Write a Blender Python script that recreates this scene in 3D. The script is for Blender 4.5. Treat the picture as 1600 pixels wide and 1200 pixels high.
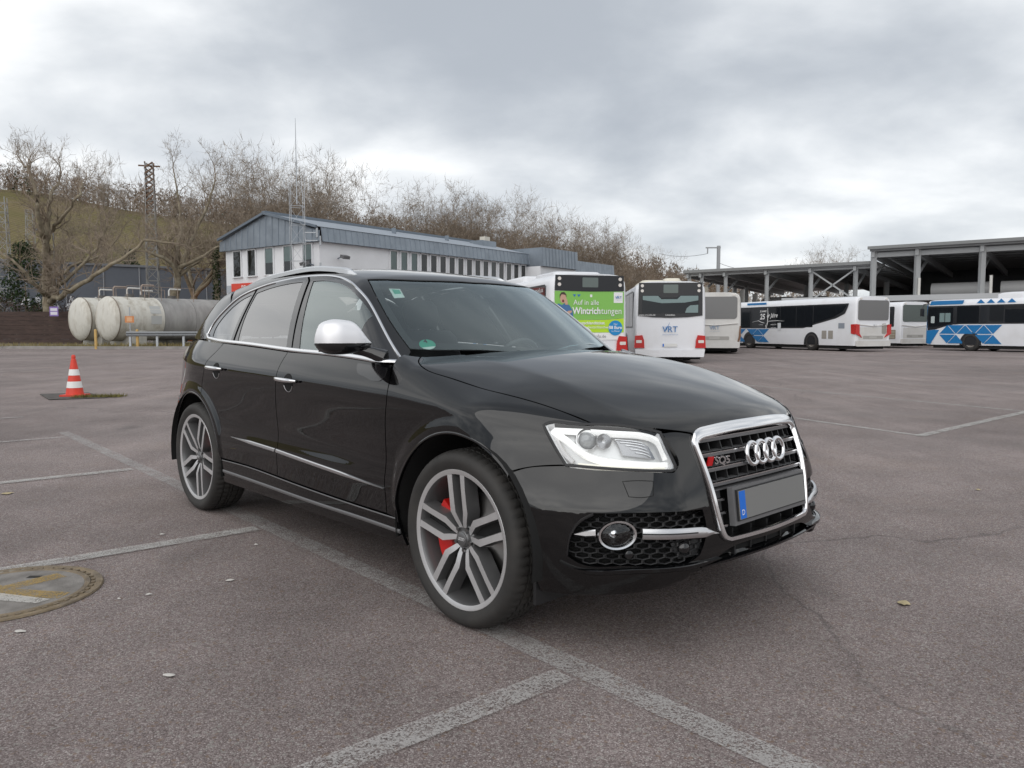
import bpy, bmesh, math, random
import numpy as np
from mathutils import Vector, Matrix, Euler
from mathutils.geometry import delaunay_2d_cdt
R=math.radians; PI=math.pi
random.seed(7); RNG=np.random.default_rng(11)
SC=bpy.context.scene; COL=SC.collection
for o in list(bpy.data.objects): bpy.data.objects.remove(o)
# ------------------------------------------------------------------ camera
cam=bpy.data.cameras.new('camera'); cam.lens=27.0; cam.sensor_width=36; cam.clip_start=.05; cam.clip_end=4000
camo=bpy.data.objects.new('camera',cam); COL.objects.link(camo)
camo.location=(0,0,1.22); camo.rotation_euler=(R(90-4.055),0,0); SC.camera=camo
# ------------------------------------------------------------------ world: overcast sky
SUN_EL,SUN_AZ=R(42),R(-160)      # azimuth clockwise from +Y
wd=bpy.data.worlds.new('World'); SC.world=wd; wd.use_nodes=True
nt=wd.node_tree; N=nt.nodes; Lk=nt.links; N.clear()
def wn(t,**k):
    n=N.new(t)
    for a,b in k.items(): setattr(n,a,b)
    return n
def wmath(op,a,b=None,clamp=False):
    n=wn('ShaderNodeMath',operation=op,use_clamp=clamp)
    for i,v in enumerate((a,b)):
        if v is None: continue
        if isinstance(v,(int,float)): n.inputs[i].default_value=v
        else: Lk.new(v,n.inputs[i])
    return n.outputs[0]
sky=wn('ShaderNodeTexSky',sky_type='NISHITA'); sky.sun_disc=False; sky.sun_elevation=SUN_EL; sky.sun_rotation=SUN_AZ
bgs=wn('ShaderNodeBackground'); bgs.inputs[1].default_value=.07; Lk.new(sky.outputs[0],bgs.inputs[0])
tc=wn('ShaderNodeTexCoord'); sx=wn('ShaderNodeSeparateXYZ'); Lk.new(tc.outputs['Generated'],sx.inputs[0])
zz=wmath('ADD',wmath('MAXIMUM',sx.outputs[2],0.0),.34)
cx=wmath('DIVIDE',sx.outputs[0],zz); cy=wmath('DIVIDE',sx.outputs[1],zz)
cb=wn('ShaderNodeCombineXYZ'); Lk.new(cx,cb.inputs[0]); Lk.new(cy,cb.inputs[1])
mp=wn('ShaderNodeMapping'); Lk.new(cb.outputs[0],mp.inputs[0]); mp.inputs[1].default_value=(-12.4,8.3,0); mp.inputs[3].default_value=(.85,1.0,1)
n1=wn('ShaderNodeTexNoise'); n1.inputs['Scale'].default_value=.85; n1.inputs['Detail'].default_value=3; n1.inputs['Roughness'].default_value=.5; n1.inputs['Distortion'].default_value=.1; Lk.new(mp.outputs[0],n1.inputs['Vector'])
n2=wn('ShaderNodeTexNoise'); n2.inputs['Scale'].default_value=2.6; n2.inputs['Detail'].default_value=7; n2.inputs['Roughness'].default_value=.52; n2.inputs['Distortion'].default_value=.15; Lk.new(mp.outputs[0],n2.inputs['Vector'])
cl=wmath('ADD',wmath('MULTIPLY',n1.outputs[0],.66),wmath('MULTIPLY',n2.outputs[0],.34))
cr=wn('ShaderNodeValToRGB'); Lk.new(cl,cr.inputs[0]); e=cr.color_ramp; e.interpolation='B_SPLINE'
e.elements[0].position=.38; e.elements[0].color=(.31,.335,.37,1)
e.elements[1].position=.62; e.elements[1].color=(.86,.86,.855,1)
for p,c in((.45,(.41,.435,.465)),(.51,(.56,.58,.60)),(.56,(.72,.73,.735))):
    q=e.elements.new(p); q.color=c+(1,)
bgc=wn('ShaderNodeBackground'); bgc.inputs[1].default_value=1.03; Lk.new(cr.outputs[0],bgc.inputs[0])
mx=wn('ShaderNodeMixShader'); mx.inputs[0].default_value=.93; Lk.new(bgs.outputs[0],mx.inputs[1]); Lk.new(bgc.outputs[0],mx.inputs[2])
wo=wn('ShaderNodeOutputWorld'); Lk.new(mx.outputs[0],wo.inputs[0])
# ------------------------------------------------------------------ sun (veiled by cloud)
sl=bpy.data.lights.new('sun','SUN'); sl.energy=1.15; sl.angle=R(85); sl.color=(1,.965,.92)
so=bpy.data.objects.new('sun',sl); COL.objects.link(so)
sd=Vector((math.sin(SUN_AZ)*math.cos(SUN_EL),math.cos(SUN_AZ)*math.cos(SUN_EL),math.sin(SUN_EL)))
so.rotation_euler=sd.to_track_quat('Z','Y').to_euler(); so.location=sd*50
SC.view_settings.view_transform='Standard'; SC.view_settings.look='None'; SC.view_settings.exposure=.58; SC.view_settings.gamma=1
SC.render.engine='CYCLES'; SC.render.resolution_x=1024; SC.render.resolution_y=768
# ================================================================== helpers
def tag(o,label=None,cat=None,group=None,kind=None):
    if label: o['label']=label
    if cat: o['category']=cat
    if group: o['group']=group
    if kind: o['kind']=kind
    return o
def link(o,parent=None):
    COL.objects.link(o)
    if parent is not None: o.parent=parent
    return o
def empty(name,loc=(0,0,0),rz=0,parent=None):
    o=bpy.data.objects.new(name,None); o.location=loc; o.rotation_euler=(0,0,rz); o.empty_display_size=.2
    return link(o,parent)
def mesh_obj(name,V,Fc,mat=None,parent=None,smooth=None,mi=None):
    me=bpy.data.meshes.new(name); me.from_pydata([tuple(v) for v in V],[],Fc)
    for m in (mat if isinstance(mat,(list,tuple)) else [mat]):
        if m: me.materials.append(m)
    if mi is not None: me.polygons.foreach_set('material_index',mi)
    if smooth is not None:
        me.polygons.foreach_set('use_smooth',[True]*len(me.polygons))
        if smooth<180: me.set_sharp_from_angle(angle=R(smooth))
    me.update()
    return link(bpy.data.objects.new(name,me),parent)
def copy_tree(o,parent=None):
    c=o.copy(); link(c); c.parent=parent
    for ch in list(o.children): copy_tree(ch,c)
    return c
class MB:
    def __init__(s): s.V=[]; s.F=[]; s.I=[]
    def add(s,V,F,i=0):
        b=len(s.V); s.V+= [tuple(v) for v in V]; s.F+=[tuple(b+k for k in f) for f in F]; s.I+=[i]*len(F); return s
    def box(s,a,b,i=0,M=None):
        x0,y0,z0=a; x1,y1,z1=b
        V=[Vector(p) for p in((x0,y0,z0),(x1,y0,z0),(x1,y1,z0),(x0,y1,z0),(x0,y0,z1),(x1,y0,z1),(x1,y1,z1),(x0,y1,z1))]
        if M is not None: V=[M@v for v in V]
        return s.add(V,[(0,3,2,1),(4,5,6,7),(0,1,5,4),(1,2,6,5),(2,3,7,6),(3,0,4,7)],i)
    def beam(s,p,q,w,h=None,i=0,upv=(0,0,1)):
        p=Vector(p); q=Vector(q); h=h or w; t=(q-p)
        if t.length<1e-6: return s
        t.normalize(); u=Vector(upv)
        if abs(t.dot(u))>.98: u=Vector((1,0,0))
        r=t.cross(u).normalized(); u=r.cross(t)
        V=[]
        for c in(p,q):
            for a,b in((-1,-1),(1,-1),(1,1),(-1,1)): V.append(c+r*(a*w/2)+u*(b*h/2))
        return s.add(V,[(0,1,2,3),(7,6,5,4),(0,4,5,1),(1,5,6,2),(2,6,7,3),(3,7,4,0)],i)
    def tube(s,P,rad,n=8,i=0,cap=True,closed=False):
        P=[Vector(p) for p in P]; m=len(P); rad=[rad]*m if isinstance(rad,(int,float)) else rad
        V=[]; pr=None
        for k in range(m):
            if closed: t=P[(k+1)%m]-P[k-1]
            else: t=P[min(k+1,m-1)]-P[max(k-1,0)]
            t.normalize()
            u=pr if pr is not None else (Vector((0,0,1)) if abs(t.z)<.9 else Vector((1,0,0)))
            r=(u-t*u.dot(t)).normalized(); pr=r; b=t.cross(r)
            for j in range(n):
                a=2*PI*j/n; V.append(P[k]+(r*math.cos(a)+b*math.sin(a))*rad[k])
        F=[]
        for k in range(m if closed else m-1):
            k2=(k+1)%m
            for j in range(n): F.append((k*n+j,k*n+(j+1)%n,k2*n+(j+1)%n,k2*n+j))
        if cap and not closed: F+=[tuple(range(n))[::-1],tuple((m-1)*n+j for j in range(n))]
        return s.add(V,F,i)
    def lathe(s,prof,n=48,i=0,M=None,closed=False):   # prof: (r,h) about local z
        V=[];F=[];m=len(prof)
        for r,h in prof:
            for j in range(n):
                a=2*PI*j/n; V.append(Vector((r*math.cos(a),r*math.sin(a),h)))
        if M is not None: V=[M@v for v in V]
        for k in range(m if closed else m-1):
            k2=(k+1)%m
            for j in range(n): F.append((k*n+j,k*n+(j+1)%n,k2*n+(j+1)%n,k2*n+j))
        return s.add(V,F,i)
    def disc(s,c,r,axis,n=24,i=0):
        ax=Vector(axis).normalized(); u=ax.orthogonal().normalized(); b=ax.cross(u); c=Vector(c)
        return s.add([c+(u*math.cos(2*PI*j/n)+b*math.sin(2*PI*j/n))*r for j in range(n)],[tuple(range(n))],i)
    def prism(s,poly,ax,lo,hi,i=0,M=None):   # poly 2D, extruded along axis ax ('x','y','z')
        n=len(poly)
        def mk(a,b,h): return Vector({'x':(h,a,b),'y':(a,h,b),'z':(a,b,h)}[ax])
        V=[mk(a,b,lo) for a,b in poly]+[mk(a,b,hi) for a,b in poly]
        if M is not None: V=[M@v for v in V]
        A=sum(poly[k][0]*poly[(k+1)%n][1]-poly[(k+1)%n][0]*poly[k][1] for k in range(n))
        if ax=='y': A=-A
        f=[tuple(range(n))[::-1],tuple(range(n,2*n))]+[(k,(k+1)%n,n+(k+1)%n,n+k) for k in range(n)]
        if A<0: f=[q[::-1] for q in f]
        return s.add(V,f,i)
    def build(s,name,mat,parent=None,smooth=None): return mesh_obj(name,s.V,s.F,mat,parent,smooth,s.I if isinstance(mat,(list,tuple)) else None)
# ------------------------------------------------------------------ materials
MATS={}
def nodemat(name):
    m=bpy.data.materials.new(name); m.use_nodes=True; nt=m.node_tree; return m,nt,nt.nodes['Principled BSDF']
def mat(name,col,rough=.6,metal=0,spec=.5,coat=0,coat_rough=.03,emit=None,var=0,scale=3.,bump=0,bscale=40.,dirt=None,dscale=1.2,damt=.5,rvar=0,stretch=None):
    if name in MATS: return MATS[name]
    m,nt,b=nodemat(name); L=nt.links
    c=tuple(col)+(1,) if len(col)==3 else col
    b.inputs['Base Color'].default_value=c; b.inputs['Roughness'].default_value=rough; b.inputs['Metallic'].default_value=metal
    b.inputs['Specular IOR Level'].default_value=spec; b.inputs['Coat Weight'].default_value=coat; b.inputs['Coat Roughness'].default_value=coat_rough
    if emit: b.inputs['Emission Color'].default_value=tuple(emit[0])+(1,); b.inputs['Emission Strength'].default_value=emit[1]
    vec=None
    if var or bump or dirt or rvar:
        t=nt.nodes.new('ShaderNodeTexCoord'); vec=t.outputs['Object']
        if stretch:
            q=nt.nodes.new('ShaderNodeMapping'); L.new(vec,q.inputs[0]); q.inputs[3].default_value=stretch; vec=q.outputs[0]
    def noise(s,d=6,r=.6):
        n=nt.nodes.new('ShaderNodeTexNoise'); n.inputs['Scale'].default_value=s; n.inputs['Detail'].default_value=d; n.inputs['Roughness'].default_value=r; L.new(vec,n.inputs['Vector']); return n.outputs[0]
    cur=None
    if var:
        r=nt.nodes.new('ShaderNodeMapRange'); L.new(noise(scale),r.inputs[0]); r.inputs[1].default_value=.3; r.inputs[2].default_value=.7; r.inputs[3].default_value=1-var; r.inputs[4].default_value=1+var
        x=nt.nodes.new('ShaderNodeVectorMath'); x.operation='SCALE'; x.inputs[0].default_value=c[:3]; L.new(r.outputs[0],x.inputs[3]); cur=x.outputs[0]
    if dirt:
        r=nt.nodes.new('ShaderNodeMapRange'); L.new(noise(dscale,8,.65),r.inputs[0]); r.inputs[1].default_value=.45; r.inputs[2].default_value=.72; r.inputs[3].default_value=0; r.inputs[4].default_value=damt
        x=nt.nodes.new('ShaderNodeMix'); x.data_type='RGBA'; L.new(r.outputs[0],x.inputs[0])
        if cur is not None: L.new(cur,x.inputs[6])
        else: x.inputs[6].default_value=c
        x.inputs[7].default_value=tuple(dirt)+(1,); cur=x.outputs[2]
    if cur is not None: L.new(cur,b.inputs['Base Color'])
    if rvar:
        r=nt.nodes.new('ShaderNodeMapRange'); L.new(noise(scale*1.7),r.inputs[0]); r.inputs[1].default_value=.3; r.inputs[2].default_value=.7; r.inputs[3].default_value=max(0,rough-rvar); r.inputs[4].default_value=rough+rvar; L.new(r.outputs[0],b.inputs['Roughness'])
    if bump:
        q=nt.nodes.new('ShaderNodeBump'); q.inputs['Strength'].default_value=bump; q.inputs['Distance'].default_value=.02; L.new(noise(bscale,4),q.inputs['Height']); L.new(q.outputs[0],b.inputs['Normal'])
    MATS[name]=m; return m
def glass(name,tint,ior=1.5,refl=(1,1,1),rough=0.0,boost=0.0):
    if name in MATS: return MATS[name]
    m=bpy.data.materials.new(name); m.use_nodes=True; nt=m.node_tree; n=nt.nodes; L=nt.links; n.clear()
    tr=n.new('ShaderNodeBsdfTransparent'); tr.inputs[0].default_value=tuple(tint)+(1,)
    gl=n.new('ShaderNodeBsdfGlossy'); gl.inputs[0].default_value=tuple(refl)+(1,); gl.inputs[1].default_value=rough
    fr=n.new('ShaderNodeFresnel'); fr.inputs[0].default_value=ior
    a2=n.new('ShaderNodeMath'); a2.operation='MULTIPLY'; a2.inputs[1].default_value=2.; L.new(fr.outputs[0],a2.inputs[0])     # both faces of the pane: 2R/(1+R)
    a1=n.new('ShaderNodeMath'); a1.operation='ADD'; a1.inputs[1].default_value=1.; L.new(fr.outputs[0],a1.inputs[0])
    ad=n.new('ShaderNodeMath'); ad.operation='DIVIDE'; ad.use_clamp=True; L.new(a2.outputs[0],ad.inputs[0]); L.new(a1.outputs[0],ad.inputs[1])
    mx=n.new('ShaderNodeMixShader'); L.new(ad.outputs[0],mx.inputs[0]); L.new(tr.outputs[0],mx.inputs[1]); L.new(gl.outputs[0],mx.inputs[2])
    o=n.new('ShaderNodeOutputMaterial'); L.new(mx.outputs[0],o.inputs[0]); MATS[name]=m; return m
def text_mesh(name,txt,size,mat_,parent,M,extrude=.0,bold=0,shear=0,align='CENTER',xs=1.0):
    cu=bpy.data.curves.new(name+'_c','FONT'); cu.body=txt; cu.size=size; cu.align_x=align; cu.align_y='CENTER'; cu.extrude=extrude; cu.shear=shear; cu.resolution_u=3
    if bold: cu.offset=bold
    t=bpy.data.objects.new(name+'_t',cu); COL.objects.link(t)
    dg=bpy.context.evaluated_depsgraph_get(); me=bpy.data.meshes.new_from_object(t.evaluated_get(dg))
    bpy.data.objects.remove(t); bpy.data.curves.remove(cu)
    me.name=name; me.transform(M@Matrix.Diagonal((xs,1,1,1))); me.materials.clear(); me.materials.append(mat_)
    return link(bpy.data.objects.new(name,me),parent)
# camera-independent ground helper used when laying the site out (metres; camera stands at x=0,y=0)
def gp(px,py,h=0.0):
    d=(Vector((1,0,0))*((px-800)/1200)-Vector((0,math.sin(R(4.055)),math.cos(R(4.055))))*((py-600)/1200)+Vector((0,math.cos(R(4.055)),-math.sin(R(4.055)))))
    t=(h-1.22)/d.z; return Vector((d.x*t,d.y*t,h))
def at(px,py,Y):
    d=(Vector((1,0,0))*((px-800)/1200)-Vector((0,math.sin(R(4.055)),math.cos(R(4.055))))*((py-600)/1200)+Vector((0,math.cos(R(4.055)),-math.sin(R(4.055)))))
    t=Y/d.y; return Vector((d.x*t,Y,1.22+d.z*t))
# ------------------------------------------------------------------ curves
class Spl:
    """natural cubic spline"""
    def __init__(s,xs,ys):
        x=np.array(xs,float); y=np.array(ys,float); o=np.argsort(x); x=x[o]; y=y[o]; n=len(x); h=np.diff(x)
        A=np.eye(n); b=np.zeros(n)
        for i in range(1,n-1):
            A[i,i-1]=h[i-1]; A[i,i]=2*(h[i-1]+h[i]); A[i,i+1]=h[i]; b[i]=6*((y[i+1]-y[i])/h[i]-(y[i]-y[i-1])/h[i-1])
        s.x=x; s.y=y; s.m=np.linalg.solve(A,b); s.h=h
    def __call__(s,t):
        t=np.asarray(t,float); x=s.x; i=np.clip(np.searchsorted(x,t)-1,0,len(x)-2); h=s.h[i]; tc=np.clip(t,x[0],x[-1])
        a=(x[i+1]-tc)/h; b=(tc-x[i])/h
        v=a*s.y[i]+b*s.y[i+1]+((a**3-a)*s.m[i]+(b**3-b)*s.m[i+1])*h*h/6
        # linear extension
        d0=(s.y[1]-s.y[0])/s.h[0]-s.h[0]*s.m[1]/6; d1=(s.y[-1]-s.y[-2])/s.h[-1]+s.h[-1]*s.m[-2]/6
        return v+np.where(t<x[0],(t-x[0])*d0,0)+np.where(t>x[-1],(t-x[-1])*d1,0)
def sp(d,e): return .5*(d+np.sqrt(d*d+e*e))
def smax(a,b,k):
    h=np.maximum(k-np.abs(a-b),0)/k; return np.maximum(a,b)+h*h*k*.25
def sstep(a,b,x):
    t=np.clip((x-a)/(b-a),0,1); return t*t*(3-2*t)
def nrm(v): return v/np.maximum(np.linalg.norm(v,axis=-1,keepdims=True),1e-12)
def path(*segs,res=.012):
    """each segment is smoothed through its points; segments meet in corners"""
    out=[]
    for sg in segs:
        sg=np.array(sg,float)
        if len(sg)>2:
            t=np.r_[0,np.cumsum(np.linalg.norm(np.diff(sg,axis=0),axis=1))]; n=max(3,int(t[-1]/res)); u=np.linspace(0,t[-1],n)
            p=np.stack([Spl(t,sg[:,k])(u) for k in range(sg.shape[1])],-1)
        else:
            n=max(2,int(np.linalg.norm(sg[1]-sg[0])/res)+1); p=sg[0]+(sg[1]-sg[0])*np.linspace(0,1,n)[:,None]
        for q in p:
            if not out or np.linalg.norm(q-out[-1])>res*.25: out.append(q)
    if np.linalg.norm(out[0]-out[-1])<res*.25: out.pop()
    return np.array(out)
def fast_mesh(name,V,groups,mats,parent=None,smooth=None):
    """V (N,3); groups: list of (faces array (M,k), material index)"""
    me=bpy.data.meshes.new(name); V=np.asarray(V,np.float32); me.vertices.add(len(V)); me.vertices.foreach_set('co',V.ravel())
    ls=[];tot=[];mi=[]
    for Fc,i in groups:
        Fc=np.asarray(Fc,np.int32)
        if len(Fc)==0: continue
        ls.append(Fc.ravel()); tot.append(np.full(len(Fc),Fc.shape[1],np.int32)); mi.append((np.full(len(Fc),i,np.int32) if np.isscalar(i) else np.asarray(i,np.int32)))
    ls=np.concatenate(ls); tot=np.concatenate(tot); mi=np.concatenate(mi); st=np.r_[0,np.cumsum(tot)[:-1]].astype(np.int32)
    me.loops.add(len(ls)); me.loops.foreach_set('vertex_index',ls); me.polygons.add(len(tot)); me.polygons.foreach_set('loop_start',st); me.polygons.foreach_set('loop_total',tot)
    for m in mats: me.materials.append(m)
    me.polygons.foreach_set('material_index',mi); me.update(calc_edges=True)
    if smooth is not None:
        me.polygons.foreach_set('use_smooth',np.ones(len(tot),bool))
        if smooth<180: me.set_sharp_from_angle(angle=R(smooth))
    return link(bpy.data.objects.new(name,me),parent)
class Tubes:
    """collects tapered tubes and thin blades, meshes them in one go"""
    def __init__(s): s.g={}; s.tw=[]
    def add(s,P,rad,n): s.g.setdefault((len(P),n),[]).append((np.asarray(P,float),np.asarray(rad,float)))
    def blade(s,p,q,e,sd,w): s.tw.append((p-sd*w,p+sd*w,q+sd*w*.7,q-sd*w*.7,e))
    def scale(s,f):
        for k in s.g: s.g[k]=[(P*f,r*f) for P,r in s.g[k]]
        s.tw=[tuple(a*f for a in t) for t in s.tw]
    def zmax(s): return max([P[:,2].max() for L in s.g.values() for P,_ in L]+[t[4][2] for t in s.tw])
    def build(s,name,mat_,parent=None,smooth=60):
        Vs=[];G=[];b=0
        for (m,n),L in s.g.items():
            P=np.stack([a for a,_ in L]); rd=np.stack([r for _,r in L]); B=len(L)
            t=np.empty_like(P); t[:,1:-1]=P[:,2:]-P[:,:-2]; t[:,0]=P[:,1]-P[:,0]; t[:,-1]=P[:,-1]-P[:,-2]; t=nrm(t)
            ref=np.where(np.abs(t[:,:1,2:])<.8,np.array((0,0,1.)),np.array((1.,0,0))); ref=np.broadcast_to(ref,P.shape)
            u=nrm(ref-t*(ref*t).sum(-1,keepdims=True)); w=np.cross(t,u); a=2*PI*np.arange(n)/n
            V=P[:,:,None]+(u[:,:,None]*np.cos(a)[:,None]+w[:,:,None]*np.sin(a)[:,None])*rd[:,:,None,None]
            i=np.arange(m-1)[:,None]*n; j=np.arange(n)[None]; j2=(j+1)%n; q=np.stack([i+j,i+j2,i+n+j2,i+n+j],-1).reshape(-1,4)
            G.append(((q[None]+(b+np.arange(B)*m*n)[:,None,None]).reshape(-1,4),0)); Vs.append(V.reshape(-1,3)); b+=B*m*n
        if s.tw:
            T=np.array(s.tw).reshape(-1,3); k=b+5*np.arange(len(s.tw)); Vs.append(T); G.append((np.stack([k,k+1,k+2,k+3],-1),0)); G.append((np.stack([k+3,k+2,k+4],-1),0))
        return fast_mesh(name,np.concatenate(Vs),G,[mat_],parent,smooth)
# ================================================================== ground
def asphalt_mat():
    m,nt,b=nodemat('asphalt'); n=nt.nodes; L=nt.links
    g=n.new('ShaderNodeNewGeometry'); pos=g.outputs['Position']
    def noise(s,d=3,r=.6,w=None):
        q=n.new('ShaderNodeTexNoise'); q.inputs['Scale'].default_value=s; q.inputs['Detail'].default_value=d; q.inputs['Roughness'].default_value=r; L.new(w or pos,q.inputs['Vector']); return q.outputs[0]
    def mr(v,a,b_,c,d,cl=True):
        q=n.new('ShaderNodeMapRange'); q.clamp=cl; L.new(v,q.inputs[0])
        for i,x in enumerate((a,b_,c,d)): q.inputs[1+i].default_value=x
        return q.outputs[0]
    def mix(f,a,b_,t='MIX'):
        q=n.new('ShaderNodeMix'); q.data_type='RGBA'; q.blend_type=t
        if isinstance(f,float): q.inputs[0].default_value=f
        else: L.new(f,q.inputs[0])
        for i,x in((6,a),(7,b_)):
            if isinstance(x,tuple): q.inputs[i].default_value=x+(1,)
            else: L.new(x,q.inputs[i])
        return q.outputs[2]
    # stones: cells with random brightness set in dark binder
    v=n.new('ShaderNodeTexVoronoi'); v.inputs['Scale'].default_value=230; L.new(pos,v.inputs['Vector'])
    v2=n.new('ShaderNodeTexVoronoi'); v2.inputs['Scale'].default_value=90; L.new(pos,v2.inputs['Vector'])
    sep=n.new('ShaderNodeSeparateColor'); L.new(v.outputs['Color'],sep.inputs[0]); sep2=n.new('ShaderNodeSeparateColor'); L.new(v2.outputs['Color'],sep2.inputs[0])
    cr=n.new('ShaderNodeValToRGB'); L.new(sep.outputs[0],cr.inputs[0]); e=cr.color_ramp; e.elements[0].position=0; e.elements[0].color=(.158,.126,.120,1); e.elements[1].position=1; e.elements[1].color=(.55,.505,.485,1)
    for p,c in((.35,(.242,.196,.187)),(.72,(.338,.280,.268)),(.92,(.43,.375,.358))):
        q=e.elements.new(p); q.color=c+(1,)
    c=mix(mr(sep2.outputs[0],.90,.93,0,.55),cr.outputs[0],(.40,.38,.35))
    c=mix(mr(sep2.outputs[1],.93,.95,0,.45),c,(.26,.17,.11))
    edge=mr(v.outputs['Distance'],.0,.6,1.0,.70); c=mix(1.0,c,edge,'MULTIPLY')
    big=mr(noise(.16,5,.62),.35,.68,.80,1.20); c=mix(1.0,c,big,'MULTIPLY')
    mid=mr(noise(1.3,6,.65),.35,.7,.90,1.12); c=mix(1.0,c,mid,'MULTIPLY')
    st=n.new('ShaderNodeMapping'); L.new(pos,st.inputs[0]); st.inputs[2].default_value=(0,0,R(41)); st.inputs[3].default_value=(1.6,.10,1)
    c=mix(1.0,c,mr(noise(1.0,5,.6,st.outputs[0]),.32,.70,.87,1.12),'MULTIPLY')
    # rusty-brown tint in drifts, bleached drifts
    c=mix(mr(noise(.45,4,.6),.56,.72,0,.20),c,(.27,.205,.16))
    c=mix(mr(noise(.28,5,.6),.52,.75,0,.22),c,(.32,.295,.285))
    # old tar seams
    w=n.new('ShaderNodeTexVoronoi'); w.feature='DISTANCE_TO_EDGE'; w.inputs['Scale'].default_value=.13
    wob=n.new('ShaderNodeVectorMath'); wob.operation='ADD'; nn=n.new('ShaderNodeTexNoise'); nn.inputs['Scale'].default_value=.9; nn.inputs['Detail'].default_value=6; L.new(pos,nn.inputs['Vector'])
    sc=n.new('ShaderNodeVectorMath'); sc.operation='SCALE'; sc.inputs[3].default_value=1.1; L.new(nn.outputs['Color'],sc.inputs[0]); L.new(pos,wob.inputs[0]); L.new(sc.outputs[0],wob.inputs[1]); L.new(wob.outputs[0],w.inputs['Vector'])
    cf=n.new('ShaderNodeMath'); cf.operation='MULTIPLY'; L.new(mr(w.outputs['Distance'],.0008,.0022,.38,0),cf.inputs[0]); L.new(mr(noise(.25,3),.45,.55,0,1),cf.inputs[1])
    c=mix(cf.outputs[0],c,(.045,.042,.042))
    # oil spots
    o=n.new('ShaderNodeMath'); o.operation='MULTIPLY'; L.new(mr(noise(.9,3,.5),.66,.76,0,.45),o.inputs[0]); o.inputs[1].default_value=1.; c=mix(o.outputs[0],c,(.07,.065,.065))
    L.new(c,b.inputs['Base Color']); b.inputs['Roughness'].default_value=.88; b.inputs['Specular IOR Level'].default_value=.25
    h=n.new('ShaderNodeMath'); h.operation='ADD'; L.new(mr(v.outputs['Distance'],0,.6,1,0),h.inputs[0]); L.new(noise(45,3),h.inputs[1])
    bp=n.new('ShaderNodeBump'); bp.inputs['Strength'].default_value=.55; bp.inputs['Distance'].default_value=.004; L.new(h.outputs[0],bp.inputs['Height']); L.new(bp.outputs[0],b.inputs['Normal'])
    return m
ASPH=asphalt_mat()
m=MB(); m.add([(-1500,-1500,0),(1500,-1500,0),(1500,1500,0),(-1500,1500,0)],[(0,1,2,3)]); g=m.build('ground',ASPH); g['kind']='structure'; g['label']='brown grey worn asphalt of the bus yard'
def paint_mat(name,col,wear):
    m,nt,b=nodemat(name); n=nt.nodes; L=nt.links; g=n.new('ShaderNodeNewGeometry')
    def noise(s,d):
        q=n.new('ShaderNodeTexNoise'); q.inputs['Scale'].default_value=s; q.inputs['Detail'].default_value=d; q.inputs['Roughness'].default_value=.7; L.new(g.outputs['Position'],q.inputs['Vector']); return q.outputs[0]
    v=n.new('ShaderNodeTexVoronoi'); v.inputs['Scale'].default_value=185; L.new(g.outputs['Position'],v.inputs['Vector']); sp_=n.new('ShaderNodeSeparateColor'); L.new(v.outputs['Color'],sp_.inputs[0])
    a=n.new('ShaderNodeMath'); a.operation='ADD'; L.new(noise(7,8),a.inputs[0])
    k=n.new('ShaderNodeMath'); k.operation='MULTIPLY'; k.inputs[1].default_value=.45; L.new(sp_.outputs[0],k.inputs[0]); L.new(k.outputs[0],a.inputs[1])
    r=n.new('ShaderNodeMapRange'); L.new(a.outputs[0],r.inputs[0]); r.inputs[1].default_value=wear; r.inputs[2].default_value=wear+.28; r.inputs[3].default_value=.0; r.inputs[4].default_value=.62
    b.inputs['Base Color'].default_value=col+(1,); b.inputs['Roughness'].default_value=.85
    t=n.new('ShaderNodeBsdfTransparent'); mx=n.new('ShaderNodeMixShader'); L.new(r.outputs[0],mx.inputs[0]); L.new(t.outputs[0],mx.inputs[1]); L.new(b.outputs[0],mx.inputs[2])
    L.new(mx.outputs[0],nt.nodes['Material Output'].inputs[0]); return m
LINE=paint_mat('worn_line_paint',(.44,.425,.41),.56); LINE2=paint_mat('line_paint_fresh',(.50,.495,.47),.50)
def line(p,q,w,mt=LINE,z=.004,name='bay_line'):
    p=Vector(p);q=Vector(q); t=(q-p).normalized(); r=Vector((-t.y,t.x))*w/2
    m=MB(); n=max(1,int((q-p).length/.35)); V=[];j=random.Random(hash((round(p.x,2),round(q.y,2)))%999)
    for k in range(n+1):
        c=p.lerp(q,k/n); e=.006
        V+=[(c.x+r.x*(1+j.uniform(-e,e)/w*2),c.y+r.y*(1+j.uniform(-e,e)/w*2),z),(c.x-r.x*(1+j.uniform(-e,e)/w*2),c.y-r.y,z)]
    m.add(V,[(k*2,k*2+1,k*2+3,k*2+2) for k in range(n)]); o=m.build(name,mt); o['kind']='structure'; return o
sp0=Vector((.98,1.84)); spd=Vector((-5.77,6.61)).normalized(); pd=Vector((-.775,-.632))
line(sp0-spd*.8,sp0+spd*9.6,.115)
for k in range(-1,7):
    c=Vector((.2,2.64))+spd*(2.66*k); line(c+pd*.02,c+pd*5.0,.11,LINE2 if k in(1,2) else LINE,z=.008)
bd_=Vector((-.42,.907)); bs=Vector((.752,.659)); b0=Vector((4.71,8.77))
for k in range(0,7):
    c=b0+bs*(3.95*k); line(c+bd_*.0,c+bd_*(15 if k else 13),.10,LINE2 if k<2 else LINE)
line(b0-bs*.06,b0+bs*8.1,.12,LINE2,z=.008)
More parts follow.
